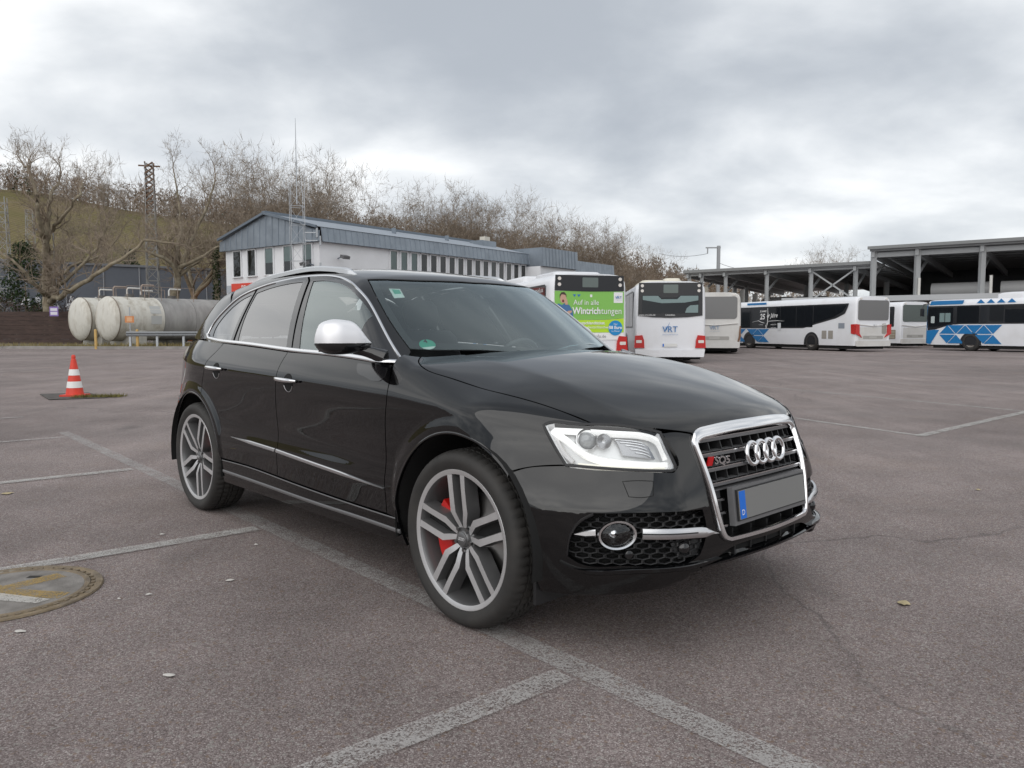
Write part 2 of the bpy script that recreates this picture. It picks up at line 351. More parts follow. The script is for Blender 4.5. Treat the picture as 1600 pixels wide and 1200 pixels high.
# manhole with painted lid
mh=empty('manhole_cover',(-2.345,3.475,0)); mh.scale=(1,1,.7); tag(mh,'round concrete manhole lid with yellow and white paint traces, cut by left edge','manhole cover')
CONC=mat('lid_concrete',(.21,.195,.18),.9,var=.3,scale=9,dirt=(.09,.075,.06),dscale=6,bump=.3,bscale=120)
IRON=mat('rusty_ring',(.17,.135,.095),.8,var=.4,scale=14,dirt=(.26,.19,.10),dscale=9,damt=.7,bump=.4,bscale=60)
m=MB(); m.lathe([(.405,.004),(.40,.014),(.375,.015),(.365,.006),(.352,.006),(.346,.016),(.327,.016),(.322,.010)],72); m.build('frame_ring',IRON,mh,40)
m=MB(); m.lathe([(.322,.012),(.30,.0135),(.0005,.0135)],64); m.build('lid_disc',CONC,mh,30)
for k in range(44):
    a=2*PI*k/44; mm=MB(); M_=Matrix.Rotation(a,4,'Z'); mm.box((.350,-.011,.006),(.366,.011,.0165),M=M_); 
    if k==0: lug=mm.build('lug',IRON,mh)
    else: o=link(bpy.data.objects.new('lug',lug.data),mh); o.rotation_euler=(0,0,a)
m=MB(); m.box((-.03,.20,.0137),(.03,.235,.0145)); m.build('lift_slot',mat('slot_dark',(.02,.018,.015),.9),mh)
YEL=paint_mat('worn_yellow',(.42,.28,.08),.50); WHT=paint_mat('worn_white',(.62,.60,.56),.36)
m=MB(); m.add([(-.30,.10,.0165),(-.05,-.05,.0165),(.30,-.09,.0165),(.31,-.01,.0165),(.02,.04,.0165),(.16,.22,.0165),(.08,.27,.0165),(-.06,.08,.0165),(-.27,.17,.0165)],[(0,1,7,8),(1,2,3,4),(1,4,7),(4,5,6,7)]); m.build('yellow_mark',YEL,mh)
m=MB(); m.add([(-.32,-.04,.018),(.24,-.155,.018),(.27,-.10,.018),(-.30,.06,.018)],[(0,1,2,3)]); m.build('white_mark',WHT,mh)
# steel plate patch under the cone with moss
m=MB(); P=[(-8.85,14.35),(-8.0,13.22),(-7.2,13.62),(-8.15,14.70)]; m.prism(P,'z',.004,.018); o=m.build('access_plate',mat('plate_patch',(.075,.068,.062),.9,var=.5,scale=8,bump=.4,bscale=30)); tag(o,'dark square access plate let into the asphalt under the cone','access plate')
m=MB(); rr=random.Random(3)
for k in range(900):
    u=rr.random(); v=rr.random()**1.5; x=-7.78+.72*u+rr.gauss(0,.05); y=13.50+.25*v+.25*u+rr.gauss(0,.05); h=.02+.06*rr.random()**2; a=rr.random()*6.28; w=.008
    m.add([(x-w*math.cos(a),y-w*math.sin(a),.01),(x+w*math.cos(a),y+w*math.sin(a),.01),(x+rr.gauss(0,.02),y+rr.gauss(0,.02),.01+h)],[(0,1,2)])
o=m.build('moss_tuft',mat('moss',(.13,.115,.03),.9,var=.4,scale=20)); tag(o,'yellow green moss and grass tuft beside the traffic cone','grass',kind='stuff')
# traffic cone
cn=empty('traffic_cone',(-7.95,13.92,.018)); tag(cn,'red and white striped traffic cone standing on the dark access plate','traffic cone')
CR=mat('cone_red',(.62,.045,.022),.5,var=.12,scale=6); CW=mat('cone_white',(.74,.74,.72),.45,var=.06,scale=8)
m=MB(); m.prism([(-.19,-.165),(-.165,-.19),(.165,-.19),(.19,-.165),(.19,.165),(.165,.19),(-.165,.19),(-.19,.165)],'z',.0,.028); m.build('cone_foot',CR,cn)
def cr_(z): return .150-.120*(z-.028)/.70
bands=[(.028,.150,CR,'cone_section'),(.150,.265,CW,'reflective_band'),(.265,.375,CR,'cone_section'),(.375,.485,CW,'reflective_band'),(.485,.66,CR,'cone_section')]
for a,b_,mt,nm in bands:
    m=MB(); d=.003 if mt is CW else 0; m.lathe([(cr_(a)+d,a),(cr_(b_)+d,b_)],40); m.build(nm,mt,cn,60)
m=MB(); m.lathe([(cr_(.66),.66),(.032,.675),(.036,.69),(.036,.712),(.030,.735),(.018,.745),(.016,.722),(.001,.722)],32); m.build('cone_tip',CR,cn,50)
# litter, leaves
LEAF=mat('dry_leaf',(.40,.33,.19),.8,var=.2,scale=30); PAP=mat('paper_scrap',(.48,.46,.43),.8)
def scrap(x,y,sz,mt,nm,lab,cat,rz,grp,long=2.0,curl=.25):
    # ragged curled flake: uneven outline fanned round its middle
    rr=random.Random(int(x*1000)+int(y*777)); n=11; V=[(0,0,.010+.05*sz)]
    for k in range(n):
        a=2*PI*k/n; q=sz*.5*rr.uniform(.62,1.08); V.append((q*math.cos(a),q*math.sin(a)/long*1.4,.005+curl*sz*rr.uniform(0,.35)*abs(math.cos(a))))
    m=MB(); m.add(V,[(0,1+k,1+(k+1)%n) for k in range(n)]); o=m.build(nm,mt,None,60); o.location=(x,y,0); o.rotation_euler=(0,0,rz); return tag(o,lab,cat,grp)
scrap(1.745,3.34,.085,LEAF,'dry_leaf','large pale dry leaf right of the front bumper','leaf',.9,None)
q=gp(1528,766); scrap(q.x,q.y,.05,LEAF,'dry_leaf','small yellowish leaf on the far right asphalt','leaf',.2,None)
q=gp(12,772); scrap(q.x,q.y,.09,LEAF,'dry_leaf','dry leaf at the left edge between two bay lines','leaf',.6,None)
for (px,py,sz,lab) in((264,1057,.05,'narrow white paper scrap in the near left foreground'),(32,988,.05,'white paper scrap just below the manhole cover'),(233,930,.035,'white scrap between the manhole cover and the front wheel'),(400,852,.03,'white scrap near the end of the bay line by the door'),(360,908,.05,'thin whitish scrape mark on asphalt below the sill'),(253,836,.04,'white scrap above the middle bay line'),(186,937,.022,'tiny pale pebble right of the manhole cover')):
    q=gp(px,py); scrap(q.x,q.y,sz,PAP,'paper_scrap',lab,'scrap',random.uniform(-.4,.6),'light scraps lying on the asphalt',2.6,.15)
# ================================================================== hillside with vineyard and wood
ridge=Spl([-700,-420,-280,-258,-227,-180,-133,-91,-56,-14,52,98,150,300,600],[84,80,77,76,70,62,57,53,48,42,30,19,6,0,0])
def hill_h(X,Y):
    t=np.clip((Y-150)/270,0,1); s=t*t*(3-2*t)*.55+t*.45
    return ridge(X)*s*np.where(Y>420,1-.0006*(Y-420),1)-.5
xs=np.linspace(-620,520,96); ys=np.r_[np.linspace(120,430,40),np.linspace(450,800,8)]
X,Y=np.meshgrid(xs,ys); Z=hill_h(X,Y)+RNG.normal(0,.25,X.shape)
V=np.stack([X.ravel(),Y.ravel(),Z.ravel()],-1); nx=len(xs); Fh=[(i*nx+j,i*nx+j+1,(i+1)*nx+j+1,(i+1)*nx+j) for i in range(len(ys)-1) for j in range(nx-1)]
def vine_mat():
    m,nt,b=nodemat('vineyard_slope'); n=nt.nodes; L=nt.links; g=n.new('ShaderNodeNewGeometry')
    mp=n.new('ShaderNodeMapping'); L.new(g.outputs['Position'],mp.inputs[0]); mp.inputs[2].default_value=(0,0,R(-25)); mp.inputs[3].default_value=(1,.06,.06)
    w=n.new('ShaderNodeTexWave'); w.inputs['Scale'].default_value=.16; w.inputs['Distortion'].default_value=1.2; w.inputs['Detail'].default_value=2; L.new(mp.outputs[0],w.inputs['Vector'])
    q=n.new('ShaderNodeTexNoise'); q.inputs['Scale'].default_value=.02; q.inputs['Detail'].default_value=7; q.inputs['Roughness'].default_value=.65; L.new(g.outputs['Position'],q.inputs['Vector'])
    r=n.new('ShaderNodeValToRGB'); e=r.color_ramp; e.elements[0].position=.33; e.elements[0].color=(.125,.120,.048,1); e.elements[1].position=.68; e.elements[1].color=(.19,.150,.085,1); L.new(q.outputs[0],r.inputs[0])
    x=n.new('ShaderNodeMix'); x.data_type='RGBA'; x.blend_type='MULTIPLY'; x.inputs[0].default_value=.55; L.new(r.outputs[0],x.inputs[6])
    r2=n.new('ShaderNodeValToRGB'); r2.color_ramp.elements[0].color=(.55,.5,.45,1); L.new(w.outputs[0],r2.inputs[0]); L.new(r2.outputs[0],x.inputs[7]); L.new(x.outputs[2],b.inputs['Base Color']); b.inputs['Roughness'].default_value=1; b.inputs['Specular IOR Level'].default_value=.1
    return m
h=mesh_obj('hillside',V,Fh,vine_mat(),None,180); h['kind']='structure'; h['label']='olive green vineyard hillside rising behind the yard'
# leafless wood along the ridge: one mass of twiggy crowns
def wood(name,lab,n,cols,yfun,hh,seed,conif=.0):
    r=np.random.default_rng(seed); XY=np.array([yfun(r) for _ in range(n)]); z=hill_h(XY[:,0],XY[:,1]); H=hh*r.uniform(.7,1.25,n); nc=len(cols); ci=np.where(r.random(n)>conif,r.integers(0,nc-1,n),nc-1)
    V=[];I=[]; br=ci<nc-1; K=34; B=np.c_[XY,z][br][:,None]; h=H[br][:,None]; m=len(h)
    a=r.random((m,K))*6.28; t=r.uniform(.04,1,(m,K)); rad=h*.33*np.sqrt(np.maximum(.02,1-((t-.55)/.5)**2)); b=B+np.stack([rad*np.cos(a)*r.uniform(.2,1,(m,K)),rad*np.sin(a)*r.uniform(.2,1,(m,K)),h*t],-1)
    d=r.normal(0,1,(m,K,3)); d[...,2]=np.abs(d[...,2])+.4; d=nrm(d); l=(h*r.uniform(.10,.24,(m,K)))[...,None]; w=(h*r.uniform(.006,.016,(m,K)))[...,None]; s=nrm(np.cross(d,np.array((.3,1,.1)))); d2=nrm(d+r.normal(0,.7,(m,K,3)))
    for dd,k in((d,1.),(d2,.8)): V.append(np.stack([b-s*w*k,b+s*w*k,b+dd*l*k],-2).reshape(-1,3)); I.append(np.repeat(ci[br],K))
    V.append(np.stack([B[:,0]-(.16,0,0),B[:,0]+(.16,0,0),B[:,0]+np.c_[0*h,0*h,h*.7]],1).reshape(-1,3)); I.append(ci[br])
    co=~br; K=16; B=np.c_[XY,z][co][:,None]; h=H[co][:,None]; m=len(h)
    if m:
        t=(np.arange(K)[None]+.5)/K+0*h; a=r.random((m,K))*6.28; rad=h*.24*(1-t)+.3; zz_=h*(.08+.92*t)
        V.append(np.stack([B+np.stack([.3*np.cos(a+1.6),.3*np.sin(a+1.6),zz_+h*.08],-1),B+np.stack([rad*np.cos(a-.4),rad*np.sin(a-.4),zz_-h*.03],-1),B+np.stack([rad*np.cos(a+.4),rad*np.sin(a+.4),zz_-h*.03],-1)],-2).reshape(-1,3)); I.append(np.full(m*K,nc-1))
    V=np.concatenate(V); o=fast_mesh(name,V,[(np.arange(len(V)).reshape(-1,3),np.concatenate(I))],cols); tag(o,lab,'wood',kind='stuff'); return o
WB=[mat('wood_brown',(.15,.112,.082),1),mat('wood_greybrown',(.19,.15,.118),1),mat('wood_rust',(.165,.108,.072),1),mat('wood_fir',(.030,.042,.020),1)]
wood('ridge_wood','leafless brown wood along the crest of the hillside',1500,WB,lambda r:(lambda x,t:(x,388+t*55))(r.uniform(-430,118),r.random()),12,5,.06)
wood('foot_wood','brown leafless undergrowth on the lower slope behind the long building',750,WB,lambda r:(lambda x:(x,r.uniform(max(205,300+ (x+60)*-.5) if x<60 else 215,390)))(r.uniform(-105,112)),7,9,.05)
# beige stone house with gable on the slope
bh_=empty('stone_house',(-101,185,0)); tag(bh_,'beige stone building on the lower vineyard slope behind the plane tree','house')
STN=mat('sandstone',(.42,.33,.19),.9,var=.25,scale=.6,dirt=(.25,.19,.12),dscale=.7)
base=float(hill_h(np.array(-101.),np.array(185.)))
m=MB(); m.box((-6,0,base-6),(5.5,8,base+9.5)); m.prism([(-3,base+9.5),(3.2,base+9.5),(1,base+12)],'y',.3,.6); m.build('wall',STN,bh_)
m=MB(); m.box((5.5,.6,base-6),(12,8,base+5.5)); m.build('side_wall',STN,bh_)
WD=mat('far_window',(.03,.035,.04),.2)
for i in range(4):
    for j in range(3):
        m=MB(); m.box((-4.8+i*2.6,-.12,base-2.0+j*3.6),(-3.9+i*2.6,.02,base-.2+j*3.6)); m.build('window',WD,bh_)
# dark blue-grey warehouse with graffiti band
wh=empty('warehouse',(0,0,0)); tag(wh,'long dark blue grey warehouse with white graffiti behind the tanks','warehouse')
A=at(-60,404,78); B_=at(440,426,97); dv=(Vector((B_.x,B_.y,0))-Vector((A.x,A.y,0))); Ld=dv.length; dv.normalize(); nv=Vector((dv.y,-dv.x,0))
def fr(a,h,o=0): p=Vector((A.x,A.y,0))+dv*a+nv*o; return (p.x,p.y,h)
WHm=mat('warehouse_cladding',(.105,.118,.14),.6,var=.08,scale=.4)
m=MB(); m.add([fr(0,0),fr(Ld,0),fr(Ld,8.3),fr(0,8.3),fr(0,0,-30),fr(Ld,0,-30),fr(Ld,8.3,-30),fr(0,8.3,-30)],[(0,1,2,3),(3,2,6,7),(1,5,6,2),(4,0,3,7),(5,4,7,6)]); m.build('wall',WHm,wh)
m=MB(); m.beam(fr(0,8.35,.05),fr(Ld,8.35,.05),.25,.25); m.build('roof_edge',mat('roof_edge',(.16,.17,.185),.5),wh)
for k in range(9):
    a=Ld*(k+.5)/9; m=MB(); m.beam(fr(a,0,.06),fr(a,8.2,.06),.14,.10); m.build('downpipe',mat('pipe_grey',(.22,.23,.25),.5),wh)
GRF=mat('graffiti_white',(.55,.56,.58),.8,var=.15,scale=3)
rg_=random.Random(12)
for k in range(26):
    a=5+k*1.28; m=MB(); x=0; P=[]
    for t in range(7): P.append(Vector(fr(a+1.0*rg_.random(),3.3+1.5*rg_.random(),.10)))
    m.tube(P,[.10,.18,.2,.16,.2,.15,.08],5); m.build('graffiti_stroke',GRF,wh)
# orange containers and yellow van behind the tanks
for i,(px,w) in enumerate(((322,6.0),(372,6.0))):
    q=at(px,500,76+i*1.5); o=empty('container',(q.x,q.y,0),.25); tag(o,'orange container partly behind the tanks, nearer the ivy trunk' if i==0 else 'orange container half hidden by the white building','container',group='orange containers by the warehouse')
    m=MB(); m.box((-w/2,-1.2,.1),(w/2,1.2,4.1)); m.build('box',mat('container_orange',(.50,.17,.035),.6,var=.1,scale=1),o)
    for k in range(12): 
        m=MB(); m.box((-w/2+.2+k*w/12.5,-1.26,.3),(-w/2+.42+k*w/12.5,-1.2,3.95)); m.build('rib',mat('container_orange',(.5,.17,.035),.6),o)
q=at(272,505,72); yv=empty('yellow_van',(q.x,q.y,0),.2); tag(yv,'yellow vehicle with dark windows behind the large tank','van')
YP=mat('van_yellow',(.62,.42,.03),.4); m=MB(); m.prism([(-1.6,.4),(1.6,.4),(1.6,2.6),(1.4,4.0),(-1.5,4.0),(-1.6,2.6)],'y',-.95,.95); m.build('body',YP,yv)
for x in(-1.35,-.45,.45):
    m=MB(); m.box((x,-.97,2.75),(x+.75,-.94,3.65)); m.build('window',WD,yv)
m=MB(); m.box((-.3,-.3,4.0),(.3,.3,4.25)); m.build('beacon',mat('amber',(.7,.25,.02),.3),yv)
for x in(-1.0,1.0):
    m=MB(); m.lathe([(.38,-.1),(.38,.1),(.2,.1),(.2,-.1)],20,M=Matrix.Translation((x,-.95,.38))@Matrix.Rotation(PI/2,4,'X'),closed=True); m.build('wheel',mat('plain_tyre',(.02,.02,.02),.8),yv)
# ================================================================== white office building with zinc cladding
ob=empty('office_building',(0,0,0)); tag(ob,'long white two storey office with blue grey zinc fascia and roof','building')
P1=Vector((-12.42,50,0)); wd_=Vector((.608,.794,0)); gd=Vector((-.794,.608,0))      # wall direction, gable direction
def bp(a,g,z,o=0,og=0):   # a along long wall, g along gable (away from corner), outward offsets
    p=P1+wd_*a+gd*g-gd*o-wd_*og; return (p.x,p.y,z)
WW=mat('render_white',(.70,.71,.73),.85,var=.05,scale=.7,dirt=(.5,.5,.5),dscale=.5,damt=.25)
ZN=mat('zinc',(.22,.252,.288),.42,metal=.45,var=.14,scale=.9,dirt=(.30,.34,.38),dscale=1.5,damt=.5)
ZNL=mat('zinc_seam',(.15,.18,.215),.5,metal=.4); RF=mat('roof_sheet',(.30,.335,.375),.5,metal=.3,var=.1,scale=.5)
WIN=glass('office_glass',(.55,.6,.6),1.38); BLIND=mat('window_blind',(.42,.50,.49),.7,var=.05); DWIN=mat('dark_room',(.030,.030,.032),.8)
LW=22.5; GW=10.6; EV=6.87; FT=7.80; PK=9.05
m=MB(); c=[bp(0,0,0),bp(LW,0,0),bp(LW,GW,0),bp(0,GW,0)]; t=[bp(0,0,EV),bp(LW,0,EV),bp(LW,GW,EV),bp(0,GW,EV)]
m.add(c+t,[(0,1,5,4),(1,2,6,5),(2,3,7,6),(3,0,4,7),(4,5,6,7)]); m.build('wall',WW,ob)
# fascia on the long side: separate zinc trays with standing seams
def tray(a0,a1,g0,g1,z0,z1a,z1b,nm='zinc_tray'):
    pass
n=45
for k in range(n):
    a0_=LW*k/n; a1_=LW*(k+1)/n; m=MB(); e=.35
    m.add([bp(a0_+.012,0,EV,e),bp(a1_-.012,0,EV,e),bp(a1_-.012,0,FT,e-.16),bp(a0_+.012,0,FT,e-.16)],[(0,1,2,3)]); m.build('zinc_tray',ZN,ob)
m=MB(); m.add([bp(0,0,EV,.33),bp(LW,0,EV,.33),bp(LW,0,FT,.17),bp(0,0,FT,.17),bp(0,0,EV,0),bp(LW,0,EV,0)],[(0,1,2,3),(0,4,5,1)]); m.build('fascia_back',ZNL,ob)
for k in range(n+1):
    a=LW*k/n; m=MB(); m.beam(bp(a,0,EV,.36),bp(a,0,FT,.20),.03,.05); m.build('standing_seam',ZNL,ob)
# gable trays, rising to the ridge at mid width
GE=.30; ng=16
def gz(g): return FT-.25+(PK-FT+.25)*(1-abs(g-GW*.5)/(GW*.5))
for k in range(ng):
    g0=-.35+(GW+.7)*k/ng; g1=-.35+(GW+.7)*(k+1)/ng; cl=lambda g:max(FT-.25,gz(min(max(g,0),GW)))
    m=MB(); m.add([bp(0,g0+.012,EV,0,GE),bp(0,g1-.012,EV,0,GE),bp(0,g1-.012,cl(g1),0,GE-.05),bp(0,g0+.012,cl(g0),0,GE-.05)],[(0,3,2,1)]); m.build('zinc_tray',ZN,ob)
    m=MB(); m.beam(bp(0,g0,EV,0,GE+.012),bp(0,g0,cl(g0),0,GE-.03),.03,.05); m.build('standing_seam',ZNL,ob)
m=MB(); m.add([bp(0,-.35,EV,0,GE-.02),bp(0,GW+.35,EV,0,GE-.02),bp(0,GW+.35,FT-.25,0,GE-.07),bp(0,GW/2,PK,0,GE-.07),bp(0,-.35,FT-.25,0,GE-.07),bp(0,GW+.35,EV,0,0),bp(0,-.35,EV,0,0)],[(0,4,3,2,1),(0,1,5,6)]); m.build('gable_back',ZNL,ob)
rf=MB(); rf.add([bp(-.4,-.25,FT),bp(LW+.2,-.25,FT),bp(LW+.2,GW/2,PK+.06),bp(-.4,GW/2,PK+.06),bp(-.4,GW+.3,FT-.1),bp(LW+.2,GW+.3,FT-.1)],[(0,1,2,3),(3,2,5,4)]); roofo=rf.build('roof',RF,ob)
m=MB(); m.beam(bp(-.45,GW/2,PK+.12),bp(LW+.2,GW/2,PK+.12),.35,.18); m.build('ridge_cap',ZNL,roofo)
m=MB(); m.beam(bp(-.45,-.3,FT-.02),bp(-.45,GW/2,PK+.06),.12,.16); m.beam(bp(-.45,GW/2,PK+.06),bp(-.45,GW+.3,FT-.12),.12,.16); m.build('verge',ZNL,roofo)
def win(par,pts,dark,frame=True):
    """pts: lower-left, lower-right, upper-right, upper-left on the wall face; set back in a reveal"""
    p=[Vector(q) for q in pts]; r=(p[1]-p[0]).normalized(); u=(p[3]-p[0]).normalized(); nrm_=r.cross(u)
    w=MB(); b=-nrm_*-.0
    back=[q-nrm_*.02+nrm_*.035 for q in p]; w.add(back,[(0,1,2,3)]); o=w.build('window',BLIND if dark==0 else DWIN,par)
    g=MB(); g.add([q+nrm_*.05 for q in p],[(0,1,2,3)]); g.build('pane',WIN,o)
    f=MB()
    for i in range(4): f.beam(p[i]+nrm_*.05,p[(i+1)%4]+nrm_*.05,.09,.10,upv=nrm_)
    f.build('frame',WW if frame else ZNL,o)
    f=MB(); f.beam(p[0]-r*.1+nrm_*.10,p[1]+r*.1+nrm_*.10,.16,.06,upv=u); f.build('sill',WW,o)
    if dark==2:
        f=MB(); h=(p[3]-p[0]).length*.55; f.add([p[3]-u*h+nrm_*.045,p[2]-u*h+nrm_*.045,p[2]+nrm_*.045,p[3]+nrm_*.045],[(0,1,2,3)]); f.build('blind',BLIND,o)
zt=EV-.05; zb=4.95
for i,g in enumerate((1.15,3.2,5.3,7.35,9.1)):          # gable windows, numbered from the corner
    win(ob,[bp(0,g+.5,zb,0,0),bp(0,g-.5,zb,0,0),bp(0,g-.5,zt,0,0),bp(0,g+.5,zt,0,0)],2 if i in(0,1,2) else 1)
k=0; a=6.15
while a<LW-.7:
    win(ob,[bp(a,0,zb-.0,0),bp(a+.72,0,zb,0),bp(a+.72,0,zt,0),bp(a,0,zt,0)],0 if k<3 else 1); a+=1.03; k+=1
a=2.0
while a<LW-1.5:
    win(ob,[bp(a,0,1.2,0),bp(a+1.1,0,1.2,0),bp(a+1.1,0,2.9,0),bp(a,0,2.9,0)],1 if int(a)%2 else 0); a+=2.6
m=MB(); m.add([bp(0,0,3.85,0,.012),bp(0,GW,3.85,0,.012),bp(0,GW,4.4,0,.012),bp(0,0,4.4,0,.012)],[(0,3,2,1)]); m.build('grey_band',mat('band_grey',(.36,.385,.42),.8),ob)
sg=empty('wall_sign',bp(0,8.2,4.18,0,.05),0,ob); sgM=Matrix.Translation((0,0,0))
m=MB(); d1=-gd; 
def sp3(u,v,o): p=d1*u-wd_*o; return (p.x,p.y,v)
m.add([sp3(-1.6,-.33,0),sp3(3.2,-.33,0),sp3(3.2,.33,0),sp3(-1.6,.33,0),sp3(-1.6,-.33,.08),sp3(3.2,-.33,.08),sp3(3.2,.33,.08),sp3(-1.6,.33,.08)],[(4,5,6,7),(0,4,7,3),(1,2,6,5),(3,7,6,2),(0,1,5,4)]); m.build('sign_board',mat('sign_red',(.62,.06,.035),.5),sg)
Mt=Matrix(((d1.x,0,-wd_.x,0),(d1.y,0,-wd_.y,0),(0,1,0,0),(0,0,0,1)))
text_mesh('sign_letters','DB  Regio Bus',.42,mat('print_white',(.8,.8,.8),.5),sg,Matrix.Translation(Vector(sp3(.9,0,.09)))@Mt,bold=.008)
def flood(par,pos,d):
    o=MB(); p=Vector(pos); d=Vector(d); o.beam(p,p+d*.5+Vector((0,0,.1)),.06); o.build('lamp_arm',ZNL,par); o=MB(); q=p+d*.55+Vector((0,0,.12)); o.beam(q,q+Vector((d.y,-d.x,0))*.0+d*.35+Vector((0,0,-.12)),.55,.20); o.build('flood_lamp',mat('lamp_grey',(.12,.12,.125),.5),par)
flood(ob,bp(1.5,0,5.9,0),-gd)
flood(ob,bp(0,.6,5.4,0),-wd_)
# projecting stair block, lower wing, roof hutch
P2=[(LW,1.1),(LW+5.6,1.1)]
m=MB(); a0_,a1_=LW,LW+5.6; o_=1.5
m.add([bp(a0_,0,0,o_),bp(a1_,0,0,o_),bp(a1_,GW,0,0),bp(a0_,GW,0,0),bp(a0_,0,6.7,o_),bp(a1_,0,6.7,o_),bp(a1_,GW,6.7,0),bp(a0_,GW,6.7,0)],[(0,1,5,4),(3,0,4,7),(1,2,6,5),(4,5,6,7)]); m.build('stair_wall',WW,ob)
for k in range(11):
    x0=a0_+5.6*k/11; x1=a0_+5.6*(k+1)/11; m=MB(); m.add([bp(x0+.012,0,6.7,o_+.3),bp(x1-.012,0,6.7,o_+.3),bp(x1-.012,0,8.3,o_+.2),bp(x0+.012,0,8.3,o_+.2)],[(0,1,2,3)]); m.build('zinc_tray',ZN,ob)
    m=MB(); m.beam(bp(x0,0,6.7,o_+.32),bp(x0,0,8.3,o_+.22),.03,.05); m.build('standing_seam',ZNL,ob)
m=MB(); m.add([bp(a0_,0,6.7,o_+.28),bp(a1_,0,6.7,o_+.28),bp(a1_,0,8.3,o_+.18),bp(a0_,0,8.3,o_+.18),bp(a1_,4,6.7,0),bp(a1_,4,8.3,0),bp(a0_,3,6.7,.28),bp(a0_,3,8.3,.18)],[(0,1,2,3),(1,4,5,2),(6,0,3,7),(3,2,5,7)]); m.build('stair_fascia',ZN,ob)
flood(ob,bp(a0_+1.2,0,6.0,o_),-gd)
a2=a1_+9.0
m=MB(); m.add([bp(a1_,0,0,.2),bp(a2,0,0,.2),bp(a2,GW,0),bp(a1_,0,6.2,.2),bp(a2,0,6.2,.2),bp(a2,GW,6.2),bp(a1_,GW,6.2)],[(0,1,4,3),(1,2,5,4),(3,4,5,6)]); m.build('wing_wall',WW,ob)
for k in range(18):
    x0=a1_+9.0*k/18; x1=a1_+9.0*(k+1)/18; m=MB(); m.add([bp(x0+.012,0,6.2,.5),bp(x1-.012,0,6.2,.5),bp(x1-.012,0,7.75,.35),bp(x0+.012,0,7.75,.35)],[(0,1,2,3)]); m.build('zinc_tray',ZN,ob)
m=MB(); m.add([bp(a1_,0,6.2,.48),bp(a2,0,6.2,.48),bp(a2,0,7.75,.33),bp(a1_,0,7.75,.33),bp(a1_,GW,7.8),bp(a2,GW,7.8),bp(a1_,0,6.2,.2),bp(a2,0,6.2,.2)],[(0,1,2,3),(3,2,5,4),(0,6,7,1)]); m.build('wing_fascia',ZNL,ob)
a=a1_+.8
while a<a2-1:
    win(ob,[bp(a,0,4.5,.2),bp(a+1.2,0,4.5,.2),bp(a+1.2,0,6.15,.2),bp(a,0,6.15,.2)],0); a+=2.1
m=MB(); q=bp(LW-2,GW*.3,8.4); 
hz=empty('roof_hutch',q,math.atan2(wd_.y,wd_.x),ob); m.box((-1.0,-.6,-.3),(1.0,.8,.55)); m.build('hutch_box',ZN,hz); m=MB(); m.box((-.2,-.3,.55),(.5,.3,.95)); m.build('chimney',mat('chimney_beige',(.55,.52,.45),.8),hz)
# roof-edge rails
for t in(9.5,15.5):
    m=MB(); m.box((-.15,-.15,0),(.15,.15,.4)); o=m.build('roof_vent',ZNL,roofo); o.location=bp(t,3.0,FT+.75)
# antenna mast in front of the gable corner
am=empty('antenna_mast',bp(0,.9,0,0,1.0),.4); tag(am,'slender grey lattice antenna mast with whip at the office corner','mast')
ST=mat('galvanised',(.42,.44,.46),.45,metal=.6)
zs_=[.0,9.7]; s=.42
for (x,y) in((-s,-s),(s,-s),(s,s),(-s,s)):
    m=MB(); m.tube([(x,y,0),(x,y,10.2)],.017,5); m.build('leg',ST,am,60)
for z in np.arange(1,10,1.15):
    m=MB()
    for i,(a_,b_) in enumerate((((-s,-s),(s,-s)),((s,-s),(s,s)),((s,s),(-s,s)),((-s,s),(-s,-s)))):
        m.beam((*a_,z),(*b_,z),.025); m.beam((*a_,z),(*b_,z+1.15),.018)
    m.build('brace',ST,am)
m=MB(); m.tube([(0,0,9.2),(0,0,13.2),(0,0,14.6)],[.035,.028,.012],6); m.build('whip',ST,am,60)
for z,l in((6.9,.9),(7.4,.7),(5.2,.9)):
    m=MB(); m.beam((s,s*-1,z),(s+l,-s-.2,z),.05); m.beam((s+l,-s-.2,z-.3),(s+l,-s-.2,z+.3),.12); m.build('dipole',ST,am)
for k in range(6):
    m=MB(); a_=k*PI/3; m.tube([(.75*math.cos(a_),.75*math.sin(a_),10.15),(.8*math.cos(a_),.8*math.sin(a_),11.0)],.02,5); m.build('antenna_rod',ST,am)
